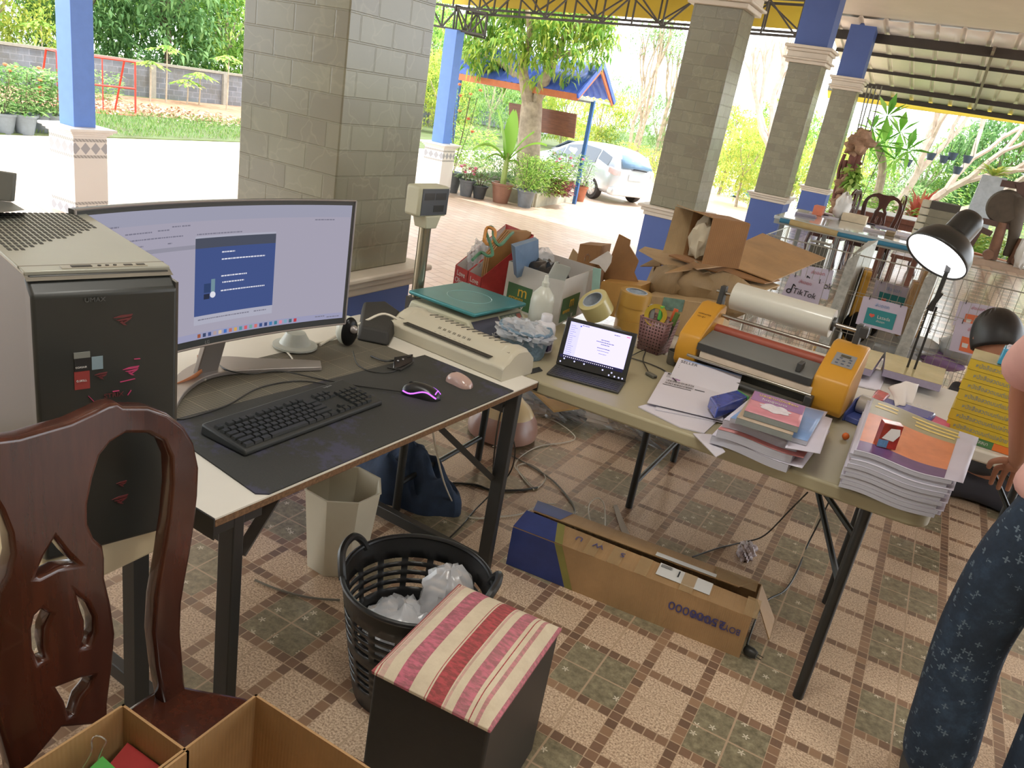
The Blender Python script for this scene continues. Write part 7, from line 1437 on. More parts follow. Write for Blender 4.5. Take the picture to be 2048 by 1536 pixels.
# yellow books
yl, yr = at(1884, 868, ZB), at(2030, 916, ZB); yx = (yr - yl).normalized(); yy_ = V((-yx.y, yx.x, 0)); ylen = .27
YB = mat('yellow spine', hexc(196, 168, 48), .35, var=.06, coat=.3); GB = mat('green spine', hexc(70, 116, 72), .4); OB = mat('orange spine', hexc(206, 110, 50), .4); SPT = mat('spine lettering', hexc(124, 138, 140), .5, var=0); WPG = mat('white page edges', hexc(206, 202, 206), .6, var=.05, scale=90)
for i in range(8):
    th = .0375 if i else .026; z = ZB + (0 if i == 0 else .026 + (i - 1) * .0375) + .001; off = yx * R_.uniform(-.004, .004)
    o = yl + off; nm = 'yellow_book' if i else 'green_orange_book'
    t = thing(nm, 'green and orange spined book at the bottom of the yellow stack' if i == 0 else '%s yellow book %s' % (ordn[7 - i], 'from the top of the stack on the white table') if i < 7 else 'topmost yellow book, lying under the blue packet', 'book', (o.x, o.y, z), 0, 'yellow books stacked on the white table')
    def pr_(x0, x1, y0, y1, z0, z1, mt, n_): return MB().hexa([o + yx * x + yy_ * y + V((0, 0, z + z0 - o.z)) for x, y in ((x0, y0), (x1, y0), (x1, y1), (x0, y1))], [o + yx * x + yy_ * y + V((0, 0, z + z1 - o.z)) for x, y in ((x0, y0), (x1, y0), (x1, y1), (x0, y1))]).build(n_, mt, t, world=True)
    pr_(.003, ylen - .003, .003, .19, .001, th - .002, WPG, 'pages')
    if i: pr_(0, ylen, 0, .003, 0, th - .0008, YB, 'spine'); pr_(0, ylen, 0, .192, th - .002, th - .0008, mat('gold cover', (0, 0, 0)) if i == 7 else YB, 'cover')
    else: pr_(0, .16, 0, .003, 0, th - .001, GB, 'spine'); pr_(.16, ylen, 0, .003, 0, th - .001, OB, 'spine')
    tx = 'หนังสือสวดมนต์แปลไทย' if i else 'กรรมฐานและวิปัสสนา'
    text(tx, .021 if i else .017, o + yx * .022 - yy_ * .0002 + V((0, 0, z + th * .32 - o.z)), yx, (0, 0, 1), SPT if i else WTS, t, world=True, sx=.85)
zt8 = ZB + .026 + 7 * .0375 + .002
o = yl + yx * .075 + yy_ * .02; t = thing('blue_packet', 'turquoise packet with white lettering on the yellow book stack', 'packet', (o.x, o.y, zt8)); MB().hexa([o + yx * x + yy_ * y + V((0, 0, zt8 - o.z)) for x, y in ((0, 0), (.16, 0), (.16, .10), (0, .10))], [o + yx * x + yy_ * y + V((0, 0, zt8 + .055 - o.z)) for x, y in ((.004, .01), (.156, .01), (.156, .09), (.004, .09))]).build('wrap', mat('turquoise wrap', hexc(44, 140, 176), .25, var=.08, coat=.5), t, world=True, bevel=.004)
text('Double', .036, o + yx * .03 - yy_ * .001 + V((0, 0, zt8 + .018 - o.z)), yx, V((0, 0, 1)) + yy_ * .18, WTS, t, world=True, sx=.9)
MB().hexa([o + yx * x + yy_ * y + V((0, 0, zt8 + .053 - o.z)) for x, y in ((.01, .015), (.15, .015), (.15, .085), (.01, .085))], [o + yx * x + yy_ * y + V((0, 0, zt8 + .062 - o.z)) for x, y in ((.015, .02), (.14, .02), (.14, .08), (.015, .08))]).build('clear_top', mat('lilac film', hexc(190, 180, 196), .2, var=.3, scale=20), t, world=True)

# desk lamp with clamp
LY = 3.64; lb_ = aty(1815, 755, LY); lb_.z = ZB; t = thing('desk_lamp', 'black spring arm desk lamp switched on, behind the gold books', 'lamp', tuple(lb_)); LK = mat('lamp black', hexc(42, 42, 40), .35, .1, var=.03)
MB().box(lb_.x - .03, lb_.x + .03, LY - .03, LY + .03, ZB, ZB + .022).build('clamp', LK, t, world=True, bevel=.004)
MB().tube([V((lb_.x, LY, ZB + .02)), V((lb_.x, LY, ZB + .05))], .012, 12).build('pivot', LK, t, world=True)
e0, e1, e2 = V((lb_.x, LY, ZB + .05)), aty(1866, 612, LY), aty(1893, 545, LY)
for dx in (-.014, .014): MB().bar(e0 + V((dx, 0, 0)), e1 + V((dx, 0, 0)), .009, .009).build('lower_arm', LK, t, world=True)
MB().bar(e1 + V((-.012, .01, -.02)), e1 + V((.012, .01, .06)), .035, .02).build('elbow', LK, t, world=True)
MB().bar(lerp(e0, e1, .93), e2, .030, .016).build('upper_arm', LK, t, world=True)
m = MB()
for dx in (-.02, .02):
    h0, h1 = lerp(e0, e1, .62) + V((dx, -.012, 0)), lerp(e0, e1, .95) + V((dx, -.012, 0)); m.tube([lerp(h0, h1, k / 60) + V((.004 * math.cos(k * 1.3), .004 * math.sin(k * 1.3), 0)) for k in range(61)], .0014, 4)
m.build('spring', CHR, t, world=True)
hc = aty(1871, 514, LY); htip = aty(1943, 438, LY + .06); hax = (htip - hc + V((0, .055, 0))).normalized()
Rr = .132; hc = aty(1871, 515, LY - .02)
MB().lathe([(Rr, 0), (Rr * .99, .015), (Rr * .93, .05), (Rr * .78, .085), (Rr * .56, .108), (Rr * .44, .118), (Rr * .43, .18), (Rr * .42, .205), (Rr * .34, .225), (Rr * .18, .236), (.002, .238)], hc, 40, 0, tuple(hax), cap=False).build('shade', LK, t, world=True, solid=.002)
MB().lathe([(Rr * .96, .006), (Rr * .88, .05), (Rr * .7, .085), (Rr * .4, .1), (.002, .1)], hc, 40, 0, tuple(hax), cap=False).build('reflector', mat('white enamel', hexc(235, 235, 235), .4, var=0), t, world=True)
MB().lathe([(.002, .012), (Rr * .93, .012), (Rr * .93, .016), (.002, .016)], hc, 40, 0, tuple(hax), cap=False).build('bulb', em('lamp glow', (1, .97, 1), 3.2), t, world=True)
MB().bar(e2, hc + hax * .13, .02, .014).build('head_joint', LK, t, world=True)

# cardboard pile on the white table, upturned carton on top
m_bp = m_card('kraft paper', hexc(150, 126, 92))
YP = 3.38
def slab(name, label, pts, Y, th, mt, cat='cardboard', group='flattened cardboard pile', off=None):
    q = [at(x, y, z) for x, y, z in pts]; n_ = (q[1] - q[0]).cross(q[2] - q[0]).normalized(); n_ = n_ if n_.z > 0 else -n_
    return tag(MB().prism([p_ - n_ * th for p_ in q], n_ * th).build(name, mt), label, cat, group)
slab('cardboard_sheet', 'large smooth brown cardboard sheet sloping right under the carton', ((1330, 545, 1.02), (1450, 500, 1.05), (1525, 466, 1.08), (1652, 516, 1.02), (1545, 562, .99), (1460, 530, 1.01)), 0, .005, CARD)
slab('cardboard_sheet', 'brown cardboard sheet edge below the sloping one', ((1338, 510, 1.0), (1400, 500, 1.02), (1560, 560, .985), (1530, 566, .98), (1420, 540, .985)), 0, .006, CARDD)
slab('cardboard_sheet', 'grey brown sheet fanned at the left end of the pile', ((1278, 500, .99), (1290, 493, .995), (1400, 516, .99), (1560, 570, .96), (1530, 580, .955), (1340, 535, .965)), 0, .005, CARD2)
t = thing('kraft_paper_roll', 'long rolled kraft paper tube under the cardboard sheets', 'paper roll', tuple(at(1320, 540, .93)), 0); MB().tube([at(1322, 523, .95), at(1420, 548, .95), at(1552, 574, .93)], .016, 14).build('tube', CARD2, t, world=True)
def crum(name, label, pts, mt, cat='cardboard', th=.004, group=None):
    """folded cardboard facet: fan of quads"""
    q = [at(*p_) for p_ in pts]; c_ = sum(q, V((0, 0, 0))) / len(q) + V((0, .03, .0)); m = MB()
    for i in range(len(q)): m.poly([q[i], q[(i + 1) % len(q)], c_])
    return tag(m.build(name, mt, solid=th), label, cat, group)
slab('folded_cardboard', 'folded pale cardboard strip hanging at the pile left end', ((1312, 520, .93), (1330, 515, .94), (1302, 578, .80), (1292, 566, .80)), 0, .004, CARD2, group=None)
slab('folded_cardboard', 'pointed pale cardboard corner at the far left of the pile', ((1280, 532, .90), (1318, 512, .95), (1326, 516, .95), (1318, 532, .92)), 0, .004, CARD2, group=None)
for i, (px, py, r, sq, sd, lb) in enumerate(((1345, 570, .10, (1.0, .6, .8), 61, 'crumpled dark brown kraft paper under the roll, left part'), (1400, 578, .10, (1.1, .6, .7), 62, 'crumpled kraft paper below the pile, second from the left'), (1455, 590, .085, (1.1, .6, .9), 63, 'crumpled kraft paper with a pale fold behind the film roll'), (1510, 600, .08, (1.4, .6, .5), 64, 'crumpled kraft paper behind the right part of the film roll'))):
    c_ = aty(px, py, 3.46); crumple('crumpled_kraft_paper', lb, (c_.x, 3.46, max(c_.z, ZB + r * .8)), r, sd, m_bp, 'paper', 'crumpled kraft paper under the cardboard', sq=sq, amp=1.0, n=7)
lowc = thing('low_brown_carton', 'low brown carton with a teal label under the paper pile', 'box', tuple(at(1330, 620, ZB))); a, b = aty(1292, 590, 3.3), aty(1440, 610, 3.3); MB().hexa([(a.x, 3.3, ZB), (b.x, 3.3, ZB), (b.x, 3.6, ZB), (a.x, 3.6, ZB)], [(a.x, 3.3, a.z), (b.x, 3.3, b.z), (b.x, 3.6, b.z), (a.x, 3.6, a.z)]).build('box_body', CARD2, lowc, world=True, bevel=.003); a1, b1 = aty(1328, 594, 3.298), aty(1370, 600, 3.298); MB().poly([V((a1.x, 3.297, a1.z - .055)), V((b1.x, 3.297, b1.z - .055)), b1 + V((0, -.001, 0)), a1 + V((0, -.001, 0))]).build('teal_label', mat('faded teal label', hexc(108, 138, 128), .4, var=.3, scale=40), lowc, world=True)
wt2 = at(1370, 622, ZB); tag(MB().prism([at(x, y, .80) for x, y in ((1318, 636), (1345, 612), (1395, 612), (1402, 625), (1370, 650))], (0, 0, .006)).build('white_tray', mat('white plastic', (0, 0, 0)), bevel=.003), 'white plastic tray behind the pen basket', 'tray')
t = tag(MB().hexa([at(1298, 628, .76), at(1316, 632, .76), at(1320, 616, .76), at(1302, 612, .76)], [at(1296, 618, .80), at(1314, 622, .80), at(1318, 608, .80), at(1302, 604, .80)]).build('blue_bag', mat('bright blue film', hexc(50, 140, 210), .3)), 'bright blue plastic piece beside the white tray', 'plastic')
# upturned open carton: local frame, opening faces the camera left
cw = thing('upturned_carton', 'open cardboard carton lying on its side on top of the pile', 'box', tuple(at(1405, 530, 1.06)))
Yc = 3.36; B1 = aty(1403, 527, Yc); T1 = aty(1411, 441, Yc); B2 = at(1486, 513, B1.z + .0); 
ex = (aty(1487, 516, Yc + .10) - B1); ex.z = 0; T1 = V((B1.x + .0, B1.y, B1.z + .195)); h_ = T1 - B1
dl = at(1361, 510, B1.z) - B1; dl.z = 0
dl = V((-.115, .10, 0)); ex = ex * .93 
def hx(a_, b_, c_, d_, m_): n_ = (b_ - a_).cross(c_ - a_).normalized() * .004; m_.hexa([a_, b_, c_, d_], [a_ + n_, b_ + n_, c_ + n_, d_ + n_])
m = MB(); A0, A1, A2, A3 = B1, B1 + ex, B1 + ex + dl, B1 + dl
hx(A0, A1, A1 + h_, A0 + h_, m); hx(A1, A2, A2 + h_, A1 + h_, m); hx(A2, A3, A3 + h_, A2 + h_, m); hx(A0, A1, A2, A3, m); hx(A0 + h_, A1 + h_, A2 + h_, A3 + h_, m); m.build('box_walls', CARDD, cw, world=True)
MB().prism([A3, A3 + h_, A3 + h_ + V((-.075, -.035, .008)), A3 + V((-.085, -.035, -.008))], (0, .004, 0)).build('side_flap', CARD2, cw, world=True)
MB().prism([A0 + h_, A3 + h_, A3 + h_ + V((-.075, -.02, .012)), A0 + h_ + V((-.085, -.01, .012))], (0, 0, .004)).build('top_flap', CARD, cw, world=True)
crumple('white_paper_scrap', 'torn white paper scrap inside the upturned carton', tuple((A0 + A3) / 2 + V((.02, .02, .09))), .06, 71, mat('cream scrap paper', hexc(196, 184, 160), .7, var=.1), 'paper', sq=(.7, .7, 1.2), amp=1.6, n=8)
# ------------------------------------------------------------------ wire racks, far tables, people
R_.seed(17)
WIRE = mat('chrome wire', hexc(170, 168, 158), .35, .6, var=0); RY0, RY1 = 5.2, 5.95
rx0 = aty(1535, 470, RY0).x; rx1 = 1.15; RT = 1.04
rk = thing('wire_storage_rack', 'long chrome wire mesh rack with taped paper signs behind the tables', 'rack', ((rx0 + rx1) / 2, RY0, 0))
for y, lb in ((RY0, 'front'), (RY1, 'back')):
    m = MB(); n = int((rx1 - rx0) / (.042 if y == RY0 else .055))
    for i in range(n + 1): x = rx0 + (rx1 - rx0) * i / n; m.bar((x, y, .12), (x, y, RT), .0026)
    for z in ((.12, .32, .34, .56, .58, .80, .82, RT) if y == RY0 else (.12, .34, .58, .82, RT)): m.bar((rx0, y + .003, z), (rx1, y + .003, z), .0035 if z < RT else .007)
    m.build('mesh_panel', WIRE, rk, world=True)
divs = [rx0, aty(1690, 560, RY0).x, aty(1842, 600, RY0).x, rx1]
for x in divs:
    m = MB()
    for j in range(15): y = RY0 + (RY1 - RY0) * j / 14; m.bar((x, y, .12), (x, y, RT), .0032)
    for z in (.12, .44, .76, RT): m.bar((x, RY0, z), (x, RY1, z), .005)
    m.build('mesh_divider', WIRE, rk, world=True)
m = MB()
for z in (.12,):
    for i in range(24): x = rx0 + (rx1 - rx0) * i / 23; m.bar((x, RY0, z), (x, RY1, z), .004)
m.build('mesh_floor', WIRE, rk, world=True)
for x in divs:
    for y in (RY0, RY1): MB().tube([(x, y, 0), (x, y, RT)], .008, 8).build('post', WIRE, rk, world=True)
# translucent grey sleeves on dividers
SLV = mat('grey sleeve', hexc(176, 178, 172), .3, .2, var=.25, scale=30)
for i, x in enumerate(divs[1:3]):
    sv = MB().hexa([(x - .05, RY0 - .02, .05), (x + .02, RY0 - .02, .05), (x + .05, RY1, .05), (x - .02, RY1, .05)], [(x - .02, RY0 - .02, 1.0), (x + .04, RY0 - .02, 1.06), (x + .07, RY1, 1.08), (x + .01, RY1, 1.06)]).build('divider_sleeve', SLV, rk, world=True)
SIGN = mat('laminated lilac paper', hexc(196, 188, 206), .4, var=.03)
def sign(label, tl, tr, br, bl, Y, kind):
    q = [aty(*p_, Y) for p_ in (tl, tr, br, bl)]; t = thing('paper_sign', label, 'sign', tuple(q[0]), 0, 'paper signs on the wire rack'); MB().prism(q, (0, .003, 0)).build('sheet', SIGN, t, world=True)
    x_ = (q[1] - q[0]).normalized(); y_ = (q[0] - q[3]).normalized(); W_ = (q[1] - q[0]).length; H_ = (q[0] - q[3]).length; o_ = q[3] + V((0, -.0015, 0)); nn = x_.cross(y_)
    if nn.y > 0: pass
    PK = mat('pink lettering', hexc(190, 120, 130), .5, var=0); BK_ = mat('black ink', (0, 0, 0))
    text('ส่งออก', H_ * .17, o_ + x_ * W_ * .3 + y_ * H_ * .76, x_, y_, PK if kind != 'l' else mat('blue lettering', hexc(130, 160, 200), .5, var=0), t, world=True)
    if kind == 't':
        text('TikTok', H_ * .31, o_ + x_ * W_ * .25 + y_ * H_ * .32, x_, y_, BK_, t, world=True, sx=.95)
        m_ = MB(); c_ = o_ + x_ * W_ * .145 + y_ * H_ * .36; r = H_ * .075; m_.tube([c_ + x_ * math.cos(a) * r + y_ * math.sin(a) * r + V((0, -.001, 0)) for a in [k * .5 for k in range(-11, 1)]], r * .3, 5); m_.bar(c_ + x_ * r, c_ + x_ * r + y_ * r * 4, r * .55, .001, up=(0, 1, 0)).bar(c_ + x_ * r + y_ * r * 3.8, c_ + x_ * r * 2.3 + y_ * r * 3.0, r * .5, .001, up=(0, 1, 0)); m_.build('note_emblem', BK_, t, world=True)
    else:
        c0, c1, d0, d1 = ((.16, .82, .10, .66) if kind == 'l' else (.22, .8, .08, .55)); pm = mat('teal panel', hexc(54, 136, 140), .45, var=0) if kind == 'l' else mat('orange panel', hexc(214, 112, 74), .45, var=0)
        MB().prism([o_ + x_ * W_ * a + y_ * H_ * b for a, b in ((c0, d0), (c1, d0), (c1, d1), (c0, d1))], (0, -.001, 0)).build('logo_panel', pm, t, world=True)
        if kind == 'l':
            text('Lazada', H_ * .16, o_ + x_ * W_ * .42 + y_ * H_ * .37 + V((0, -.001, 0)), x_, y_, WTS, t, world=True); text('ส่งออก', H_ * .10, o_ + x_ * W_ * .42 + y_ * H_ * .24 + V((0, -.001, 0)), x_, y_, WTS, t, world=True)
            m_ = MB(); c_ = o_ + x_ * W_ * .30 + y_ * H_ * .42 + V((0, -.0015, 0)); r = H_ * .085; m_.poly([c_ + x_ * r * a + y_ * r * b for a, b in ((0, -.9), (1, -.1), (1, .5), (.5, .8), (0, .5), (-.5, .8), (-1, .5), (-1, -.1))]); m_.build('heart_emblem', mat('heart red', hexc(214, 96, 80), .45, var=0), t, world=True)
        else:
            m_ = MB(); c_ = o_ + x_ * W_ * .33 + y_ * H_ * .30 + V((0, -.0015, 0)); r = H_ * .10; m_.poly([c_ + x_ * r * a + y_ * r * b for a, b in ((-.8, -.9), (.8, -.9), (.9, .5), (-.9, .5))]); m_.build('bag_emblem', WTS, t, world=True); text('Shopee', H_ * .15, o_ + x_ * W_ * .46 + y_ * H_ * .24 + V((0, -.001, 0)), x_, y_, WTS, t, world=True, sx=.8)
    m_ = MB()
    for f in (.15, .85): c_ = lerp(q[0], q[1], f); m_.bar(c_ + V((0, -.004, .015)), c_ + V((0, -.004, -.012)), .006, .004)
    m_.build('clips', BK_, t, world=True)
sign('front TikTok paper sign clipped to the wire rack', (1581, 547), (1650, 566), (1633, 619), (1560, 596), RY0 - .01, 't')
sign('TikTok sign half hidden behind the front TikTok sign', (1606, 530), (1668, 541), (1655, 600), (1594, 585), RY1 - .01, 't')
sign('front teal Lazada paper sign on the wire rack', (1727, 592), (1816, 614), (1801, 671), (1711, 647), RY0 - .01, 'l')
sign('teal Lazada sign on the back mesh of the rack', (1752, 560), (1832, 580), (1820, 636), (1738, 617), RY1 - .01, 'l')
sign('orange Shopee sign on the back mesh of the rack', (1920, 602), (2007, 617), (1998, 668), (1905, 650), RY1 - .01, 's')
sign('front orange Shopee sign beside the sitting person', (1913, 640), (1998, 662), (1986, 722), (1898, 700), RY0 - .01, 's')
# parcels in the rack
KR = m_card('parcel brown', hexc(186, 150, 106)); GPB = mat('grey poly mailer', hexc(172, 176, 178), .3, var=.1, coat=.3); YPB = mat('yellow parcel', hexc(196, 150, 60), .5)
for i, (px, py, sx, sy, sz, mt, lb) in enumerate(((1610, 650, .20, .25, .12, KR, 'brown parcel low in the left rack bay'), (1665, 640, .12, .2, .2, YPB, 'yellow parcel beside the left rack divider'), (1640, 690, .25, .2, .10, KR, 'flat brown parcel at the floor of the left bay'), (1735, 690, .16, .2, .16, KR, 'brown carton parcel left in the middle rack bay'), (1846, 575, .07, .12, .28, KR, 'tall brown parcel upright in the middle rack bay'), (1835, 600, .12, .15, .22, KR, 'crumpled brown parcel against the right divider'), (1720, 590, .05, .2, .34, YPB, 'thin tall yellow parcel behind the left divider'), (1880, 690, .2, .2, .14, KR, 'brown parcel at the bottom of the right rack bay'))):
    c_ = aty(px, py, 5.55); z0 = max(.125, c_.z - sz / 2) if i in (4, 5, 6) else .125; t = thing('parcel', lb, 'parcel', (c_.x, 5.55, z0), R_.uniform(-.3, .3), 'parcels in the wire rack')
    if z0 > .13: sz = sz + z0 - .125; t.location.z = .125
    MB().box(-sx / 2, sx / 2, -sy / 2, sy / 2, 0, sz).build('box_body', mt, t, bevel=.006); MB().box(-sx / 2 - .001, sx / 2 + .001, -.02, .02, sz * .5, sz + .002).build('tape_strip', mat('tape brown', hexc(150, 110, 70), .3), t)
for i, (px, py, r, sq, mt, lb) in enumerate(((1720, 655, .12, (.8, 1, .9), mat('black film', (0, 0, 0)), 'black bag heap in the middle rack bay'), (1775, 690, .14, (1.3, .8, .45), GPB, 'grey shiny mailers piled in the middle rack bay'), (1830, 690, .11, (1.2, .8, .5), GPB, 'grey white mailers by the right rack divider'), (1925, 700, .12, (1.0, .8, .6), GPB, 'pale mailer bag in the right rack bay'), (1880, 720, .10, (1.3, .8, .5), mat('purple mailer', hexc(140, 110, 150), .4), 'purple mailer bag in the right rack bay'))):
    c_ = aty(px, py, 5.5); crumple('mailer_bag', lb, (c_.x, 5.5, max(c_.z, .125 + r * sq[2] * 1.15)), r, 80 + i, mt, 'bag', 'mailer bags in the wire rack', sq=sq, amp=.7, n=10)
c_ = at(1895, 745, .80); None and crumple('purple_film_bag', 'purple and clear film bag behind the gold books', (.16, 3.56, .746 + .05), .045, 88, mat('purple mailer', (0, 0, 0)), 'bag', sq=(1, 1, 1), amp=.7, n=10)
# floor cardboard right of the table
for i, (pts, lb) in enumerate((([(1898, 945), (1965, 945), (2030, 985), (1930, 972)], 'kraft cardboard sheet on the floor under the white table edge'), ([(1895, 905), (1945, 900), (2000, 930), (1915, 930)], 'worn cardboard piece further under the white table'), ([(1930, 925), (2040, 950), (2048, 1000), (1990, 975)], 'cardboard sheet on the floor behind the standing person'))):
    q = [at(x, y, .01 + .008 * i) for x, y in pts]; tag(MB().prism(q, (0, 0, .005)).build('floor_cardboard', KR), lb, 'cardboard', 'cardboard on the floor')
# far glass topped table
FT = thing('long_white_table', 'long white topped table cluttered with papers near the pillars', 'table', (-.8, 10.6, 0)); FTM = mat('glass white top', hexc(186, 192, 190), .12, var=.05, coat=.5)
MB().box(-1.70, .25, 9.75, 11.4, .715, .75).build('tabletop', FTM, FT, world=True, bevel=.004); MB().box(-1.69, .24, 9.755, 9.77, .66, .715).build('apron', mat('grey apron', hexc(140, 144, 140), .5), FT, world=True)
for x in (-1.6, -1.1, .1):
    for y in (9.85, 11.3): MB().bar((x, y, 0), (x, y, .715), .05).build('leg', mat('grey leg', hexc(110, 112, 108), .5), FT, world=True)
pl_ = thing('blue_pole', 'blue pole with tan fabric sleeve hung below the far table edge', 'pole', tuple(aty(1690, 470, 9.68))); a, b, c_, d = [aty(x, y, 9.68) for x, y in ((1560, 440), (1580, 444), (1675, 468), (1845, 503))]; MB().tube([a, b], .028, 10).build('blue_part', mat('teal blue pole', hexc(48, 112, 140), .4), pl_, world=True); MB().tube([b, c_], .034, 12).build('tan_sleeve', mat('tan fabric', hexc(170, 150, 104), .7), pl_, world=True); MB().tube([c_, d], .026, 10).build('blue_part', mat('teal blue pole', (0, 0, 0)), pl_, world=True)
for i in range(16):
    x = R_.uniform(-1.6, .1); y = R_.uniform(9.85, 11.2); t = MB().hexa([(x, y, .751), (x + .24, y + .03, .751), (x + .22, y + .24, .751), (x - .02, y + .2, .751)], [(x, y, .756 + (i % 4) * .008), (x + .24, y + .03, .756 + (i % 4) * .008), (x + .22, y + .24, .756 + (i % 4) * .008), (x - .02, y + .2, .756 + (i % 4) * .008)]).build('paper_bundle', mat('paper lilac white', (0, 0, 0)) if i % 3 else mat('purple grey paper', hexc(130, 124, 140), .5)); tag(t, 'loose paper bundle among the clutter on the far white table', 'paper', 'paper bundles on the far table')
for i in range(6):
    x, y = aty(1858, 480, 9.95).x, 9.95; t = thing('thick_book', '%s thick white edged book of the tall stack on the far table' % (ordn[5 - i] + ' from the top' if i < 5 else 'topmost dark covered'), 'book', (x + R_.uniform(-.01, .01), y, .752 + i * .082), R_.uniform(-.04, .04), 'thick books on the far table'); MB().box(-.19, .17, -.12, .12, .004, .074).build('pages', mat('cream pages', hexc(196, 192, 170), .6), t, bevel=.006); MB().box(-.10, .19, -.13, .13, .0, .080).build('cover', mat('grey green cover', hexc(120, 116, 98), .5) if i < 5 else mat('dark cover', hexc(66, 62, 54), .5), t)
for i, (x, y, w_, h, c3, lb, nm) in enumerate(((-1.1, 11.0, .30, .10, (206, 190, 160), 'beige tray box on the far white table', 'tray_box'), (-1.45, 10.9, .12, .12, (206, 120, 90), 'orange brown box at the left of the far table', 'small_box'), (-.5, 10.2, .1, .05, (140, 120, 90), 'small tan block on the far table', 'small_box'))): tag(MB().box(x, x + w_, y, y + .2, .751, .751 + h).build(nm, mat('farbox%d' % i, hexc(*c3), .6), bevel=.005), lb, 'box')
# grey folding chair
q = at(1640, 600, 0); gx, gy = aty(1637, 500, 8.0).x, 8.0; t = thing('grey_folding_chair', 'grey folding chair seen from behind before the far table', 'chair', (gx, gy, 0), .05)
ap_, bp_ = aty(1615, 480, 8.0), aty(1660, 487, 8.0); w2 = (bp_.x - ap_.x) / 2; top = ap_.z; FG = mat('grey frame', hexc(150, 150, 144), .35, .5); DV_ = mat('dark vinyl', hexc(74, 72, 62), .5)
MB().tube(smoothpath([(-w2, 0, 0), (-w2, .0, top - .06), (-w2 + .03, 0, top), (w2 - .03, 0, top), (w2, 0, top - .06), (w2, 0, 0)], 4), .012, 8).build('back_frame', FG, t); MB().box(-w2 + .02, w2 - .02, -.015, .015, top - .32, top - .02).build('backrest', DV_, t, bevel=.01); MB().box(-w2 + .02, w2 - .02, .05, .42, .42, .45).build('seat', DV_, t, bevel=.01)
for s_ in (-1, 1): MB().tube([(s_ * w2, .42, 0), (s_ * w2, .05, .46)], .012, 8).build('leg', FG, t)
# far carved chairs, copies of the near one
CO = V((-1.0, ct)) - V((-.80, .56))    # back centre in the chair's own frame
def farchair(px, py, Y, rz, label):
    c_ = aty(px, py, Y); M2 = Matrix.Rotation(rz, 2); o_ = M2 @ CO; return dup(ch, (c_.x - o_.x, Y - o_.y, 0), rz, label)
for px, py, Y, rz, lb in ((1772, 392, 12.5, math.radians(-90), 'carved chair facing away behind the far white table, centre one'), (1716, 382, 12.4, math.radians(170), 'carved chair seen edge-on left of the centre far chair'), (1811, 392, 13.4, math.radians(10), 'carved chair seen edge-on right of the centre far chair')): farchair(px, py, Y, rz, lb)['group'] = 'carved chairs by the far wooden table'
WD2 = m_wood('dark table wood', hexc(92, 56, 44), hexc(120, 76, 58), 3, .3, .4)
t = thing('low_wooden_table', 'dark wooden table with a white cloth top between the far chairs', 'table', (-.6, 14.6, 0)); MB().box(-1.3, .15, 14.3, 15.3, .62, .70).build('tabletop', WD2, t, world=True, bevel=.01); MB().box(-1.25, .1, 14.35, 15.25, .70, .71).build('white_cloth', mat('white cloth', hexc(214, 216, 216), .4), t, world=True); MB().box(-1.2, .05, 14.36, 14.4, .3, .62).build('apron', WD2, t, world=True)
for x in (-1.2, .05):
    for y in (14.4, 15.2): MB().bar((x, y, 0), (x, y, .62), .09).build('leg', WD2, t, world=True)
for i, (px, py, Y, w_, h) in enumerate(((1700, 545, 11.9, .7, .5), (1795, 560, 11.8, .35, .42))): 
    c_ = aty(px, py, Y); t = thing('wooden_bench', 'dark wooden bench under the far white table, %s' % ('left' if i == 0 else 'right beside the round stool'), 'bench', (c_.x, Y, 0), 0); MB().box(-w_ / 2, w_ / 2, -.2, .2, h - .05, h).build('seat', WD2, t, bevel=.01)
    for x in (-w_ / 2 + .05, w_ / 2 - .05): MB().bar((x, -.15, 0), (x, -.15, h - .05), .06).build('leg', WD2, t); MB().bar((x, .15, 0), (x, .15, h - .05), .06).build('leg', WD2, t)
# hanging driftwood by the farthest pillar
DW = mat('driftwood', hexc(146, 116, 92), .9, var=.35, scale=7, bump=.03); DWD = mat('driftwood dark', hexc(104, 66, 56), .85, var=.35, scale=8, bump=.02); YD = 15.2
t = thing('hanging_driftwood', 'gnarled driftwood hung on ropes beside the farthest pillar', 'driftwood', tuple(aty(1700, 350, YD)))
def lump(m_, px, py, r, dy=0, seed=0):
    rr = random.Random(seed); ph = [rr.uniform(0, 6) for _ in range(4)]; c_ = aty(px, py, YD + dy)
    def fn(u, v): a, b = u * 6.2832, v * math.pi; d = V((math.sin(b) * math.cos(a), math.sin(b) * math.sin(a), -math.cos(b))); k = 1 + .3 * math.sin(4 * d.x + ph[0]) * math.sin(5 * d.z + ph[1]) + .12 * math.sin(12 * d.y + 9 * d.z + ph[2]); return c_ + d * r * k
    m_.grid(fn, 24, 14)
m = MB()
for px, py, r, dy, sd in ((1722, 282, .20, 0, 1), (1705, 296, .13, .05, 2), (1688, 372, .15, 0, 3), (1680, 396, .13, .1, 4), (1700, 345, .09, 0, 5), (1675, 415, .12, 0, 6)): lump(m, px, py, r, dy, sd)
m.build('burls', DW, t, world=True); m = MB()
for pts, r in (([(1712, 300), (1702, 330), (1694, 355), (1682, 380), (1680, 410)], .075), ([(1690, 320), (1686, 350), (1672, 380), (1668, 412)], .045), ([(1722, 300), (1712, 330), (1704, 350)], .055), ([(1694, 300), (1712, 318), (1722, 330)], .03), ([(1690, 308), (1678, 340), (1676, 372)], .03)): m.tube(smoothpath([aty(x, y, YD + .05) for x, y in pts], 4), r, 9)
m.build('trunk_limbs', DWD, t, world=True); m = MB()
for x0, x1, y1 in ((1736, 1708, 290), (1744, 1716, 275), (1753, 1728, 270), (1764, 1724, 330)): m.tube([aty(x0, 172, YD), aty(x1, y1, YD)], .011, 5)
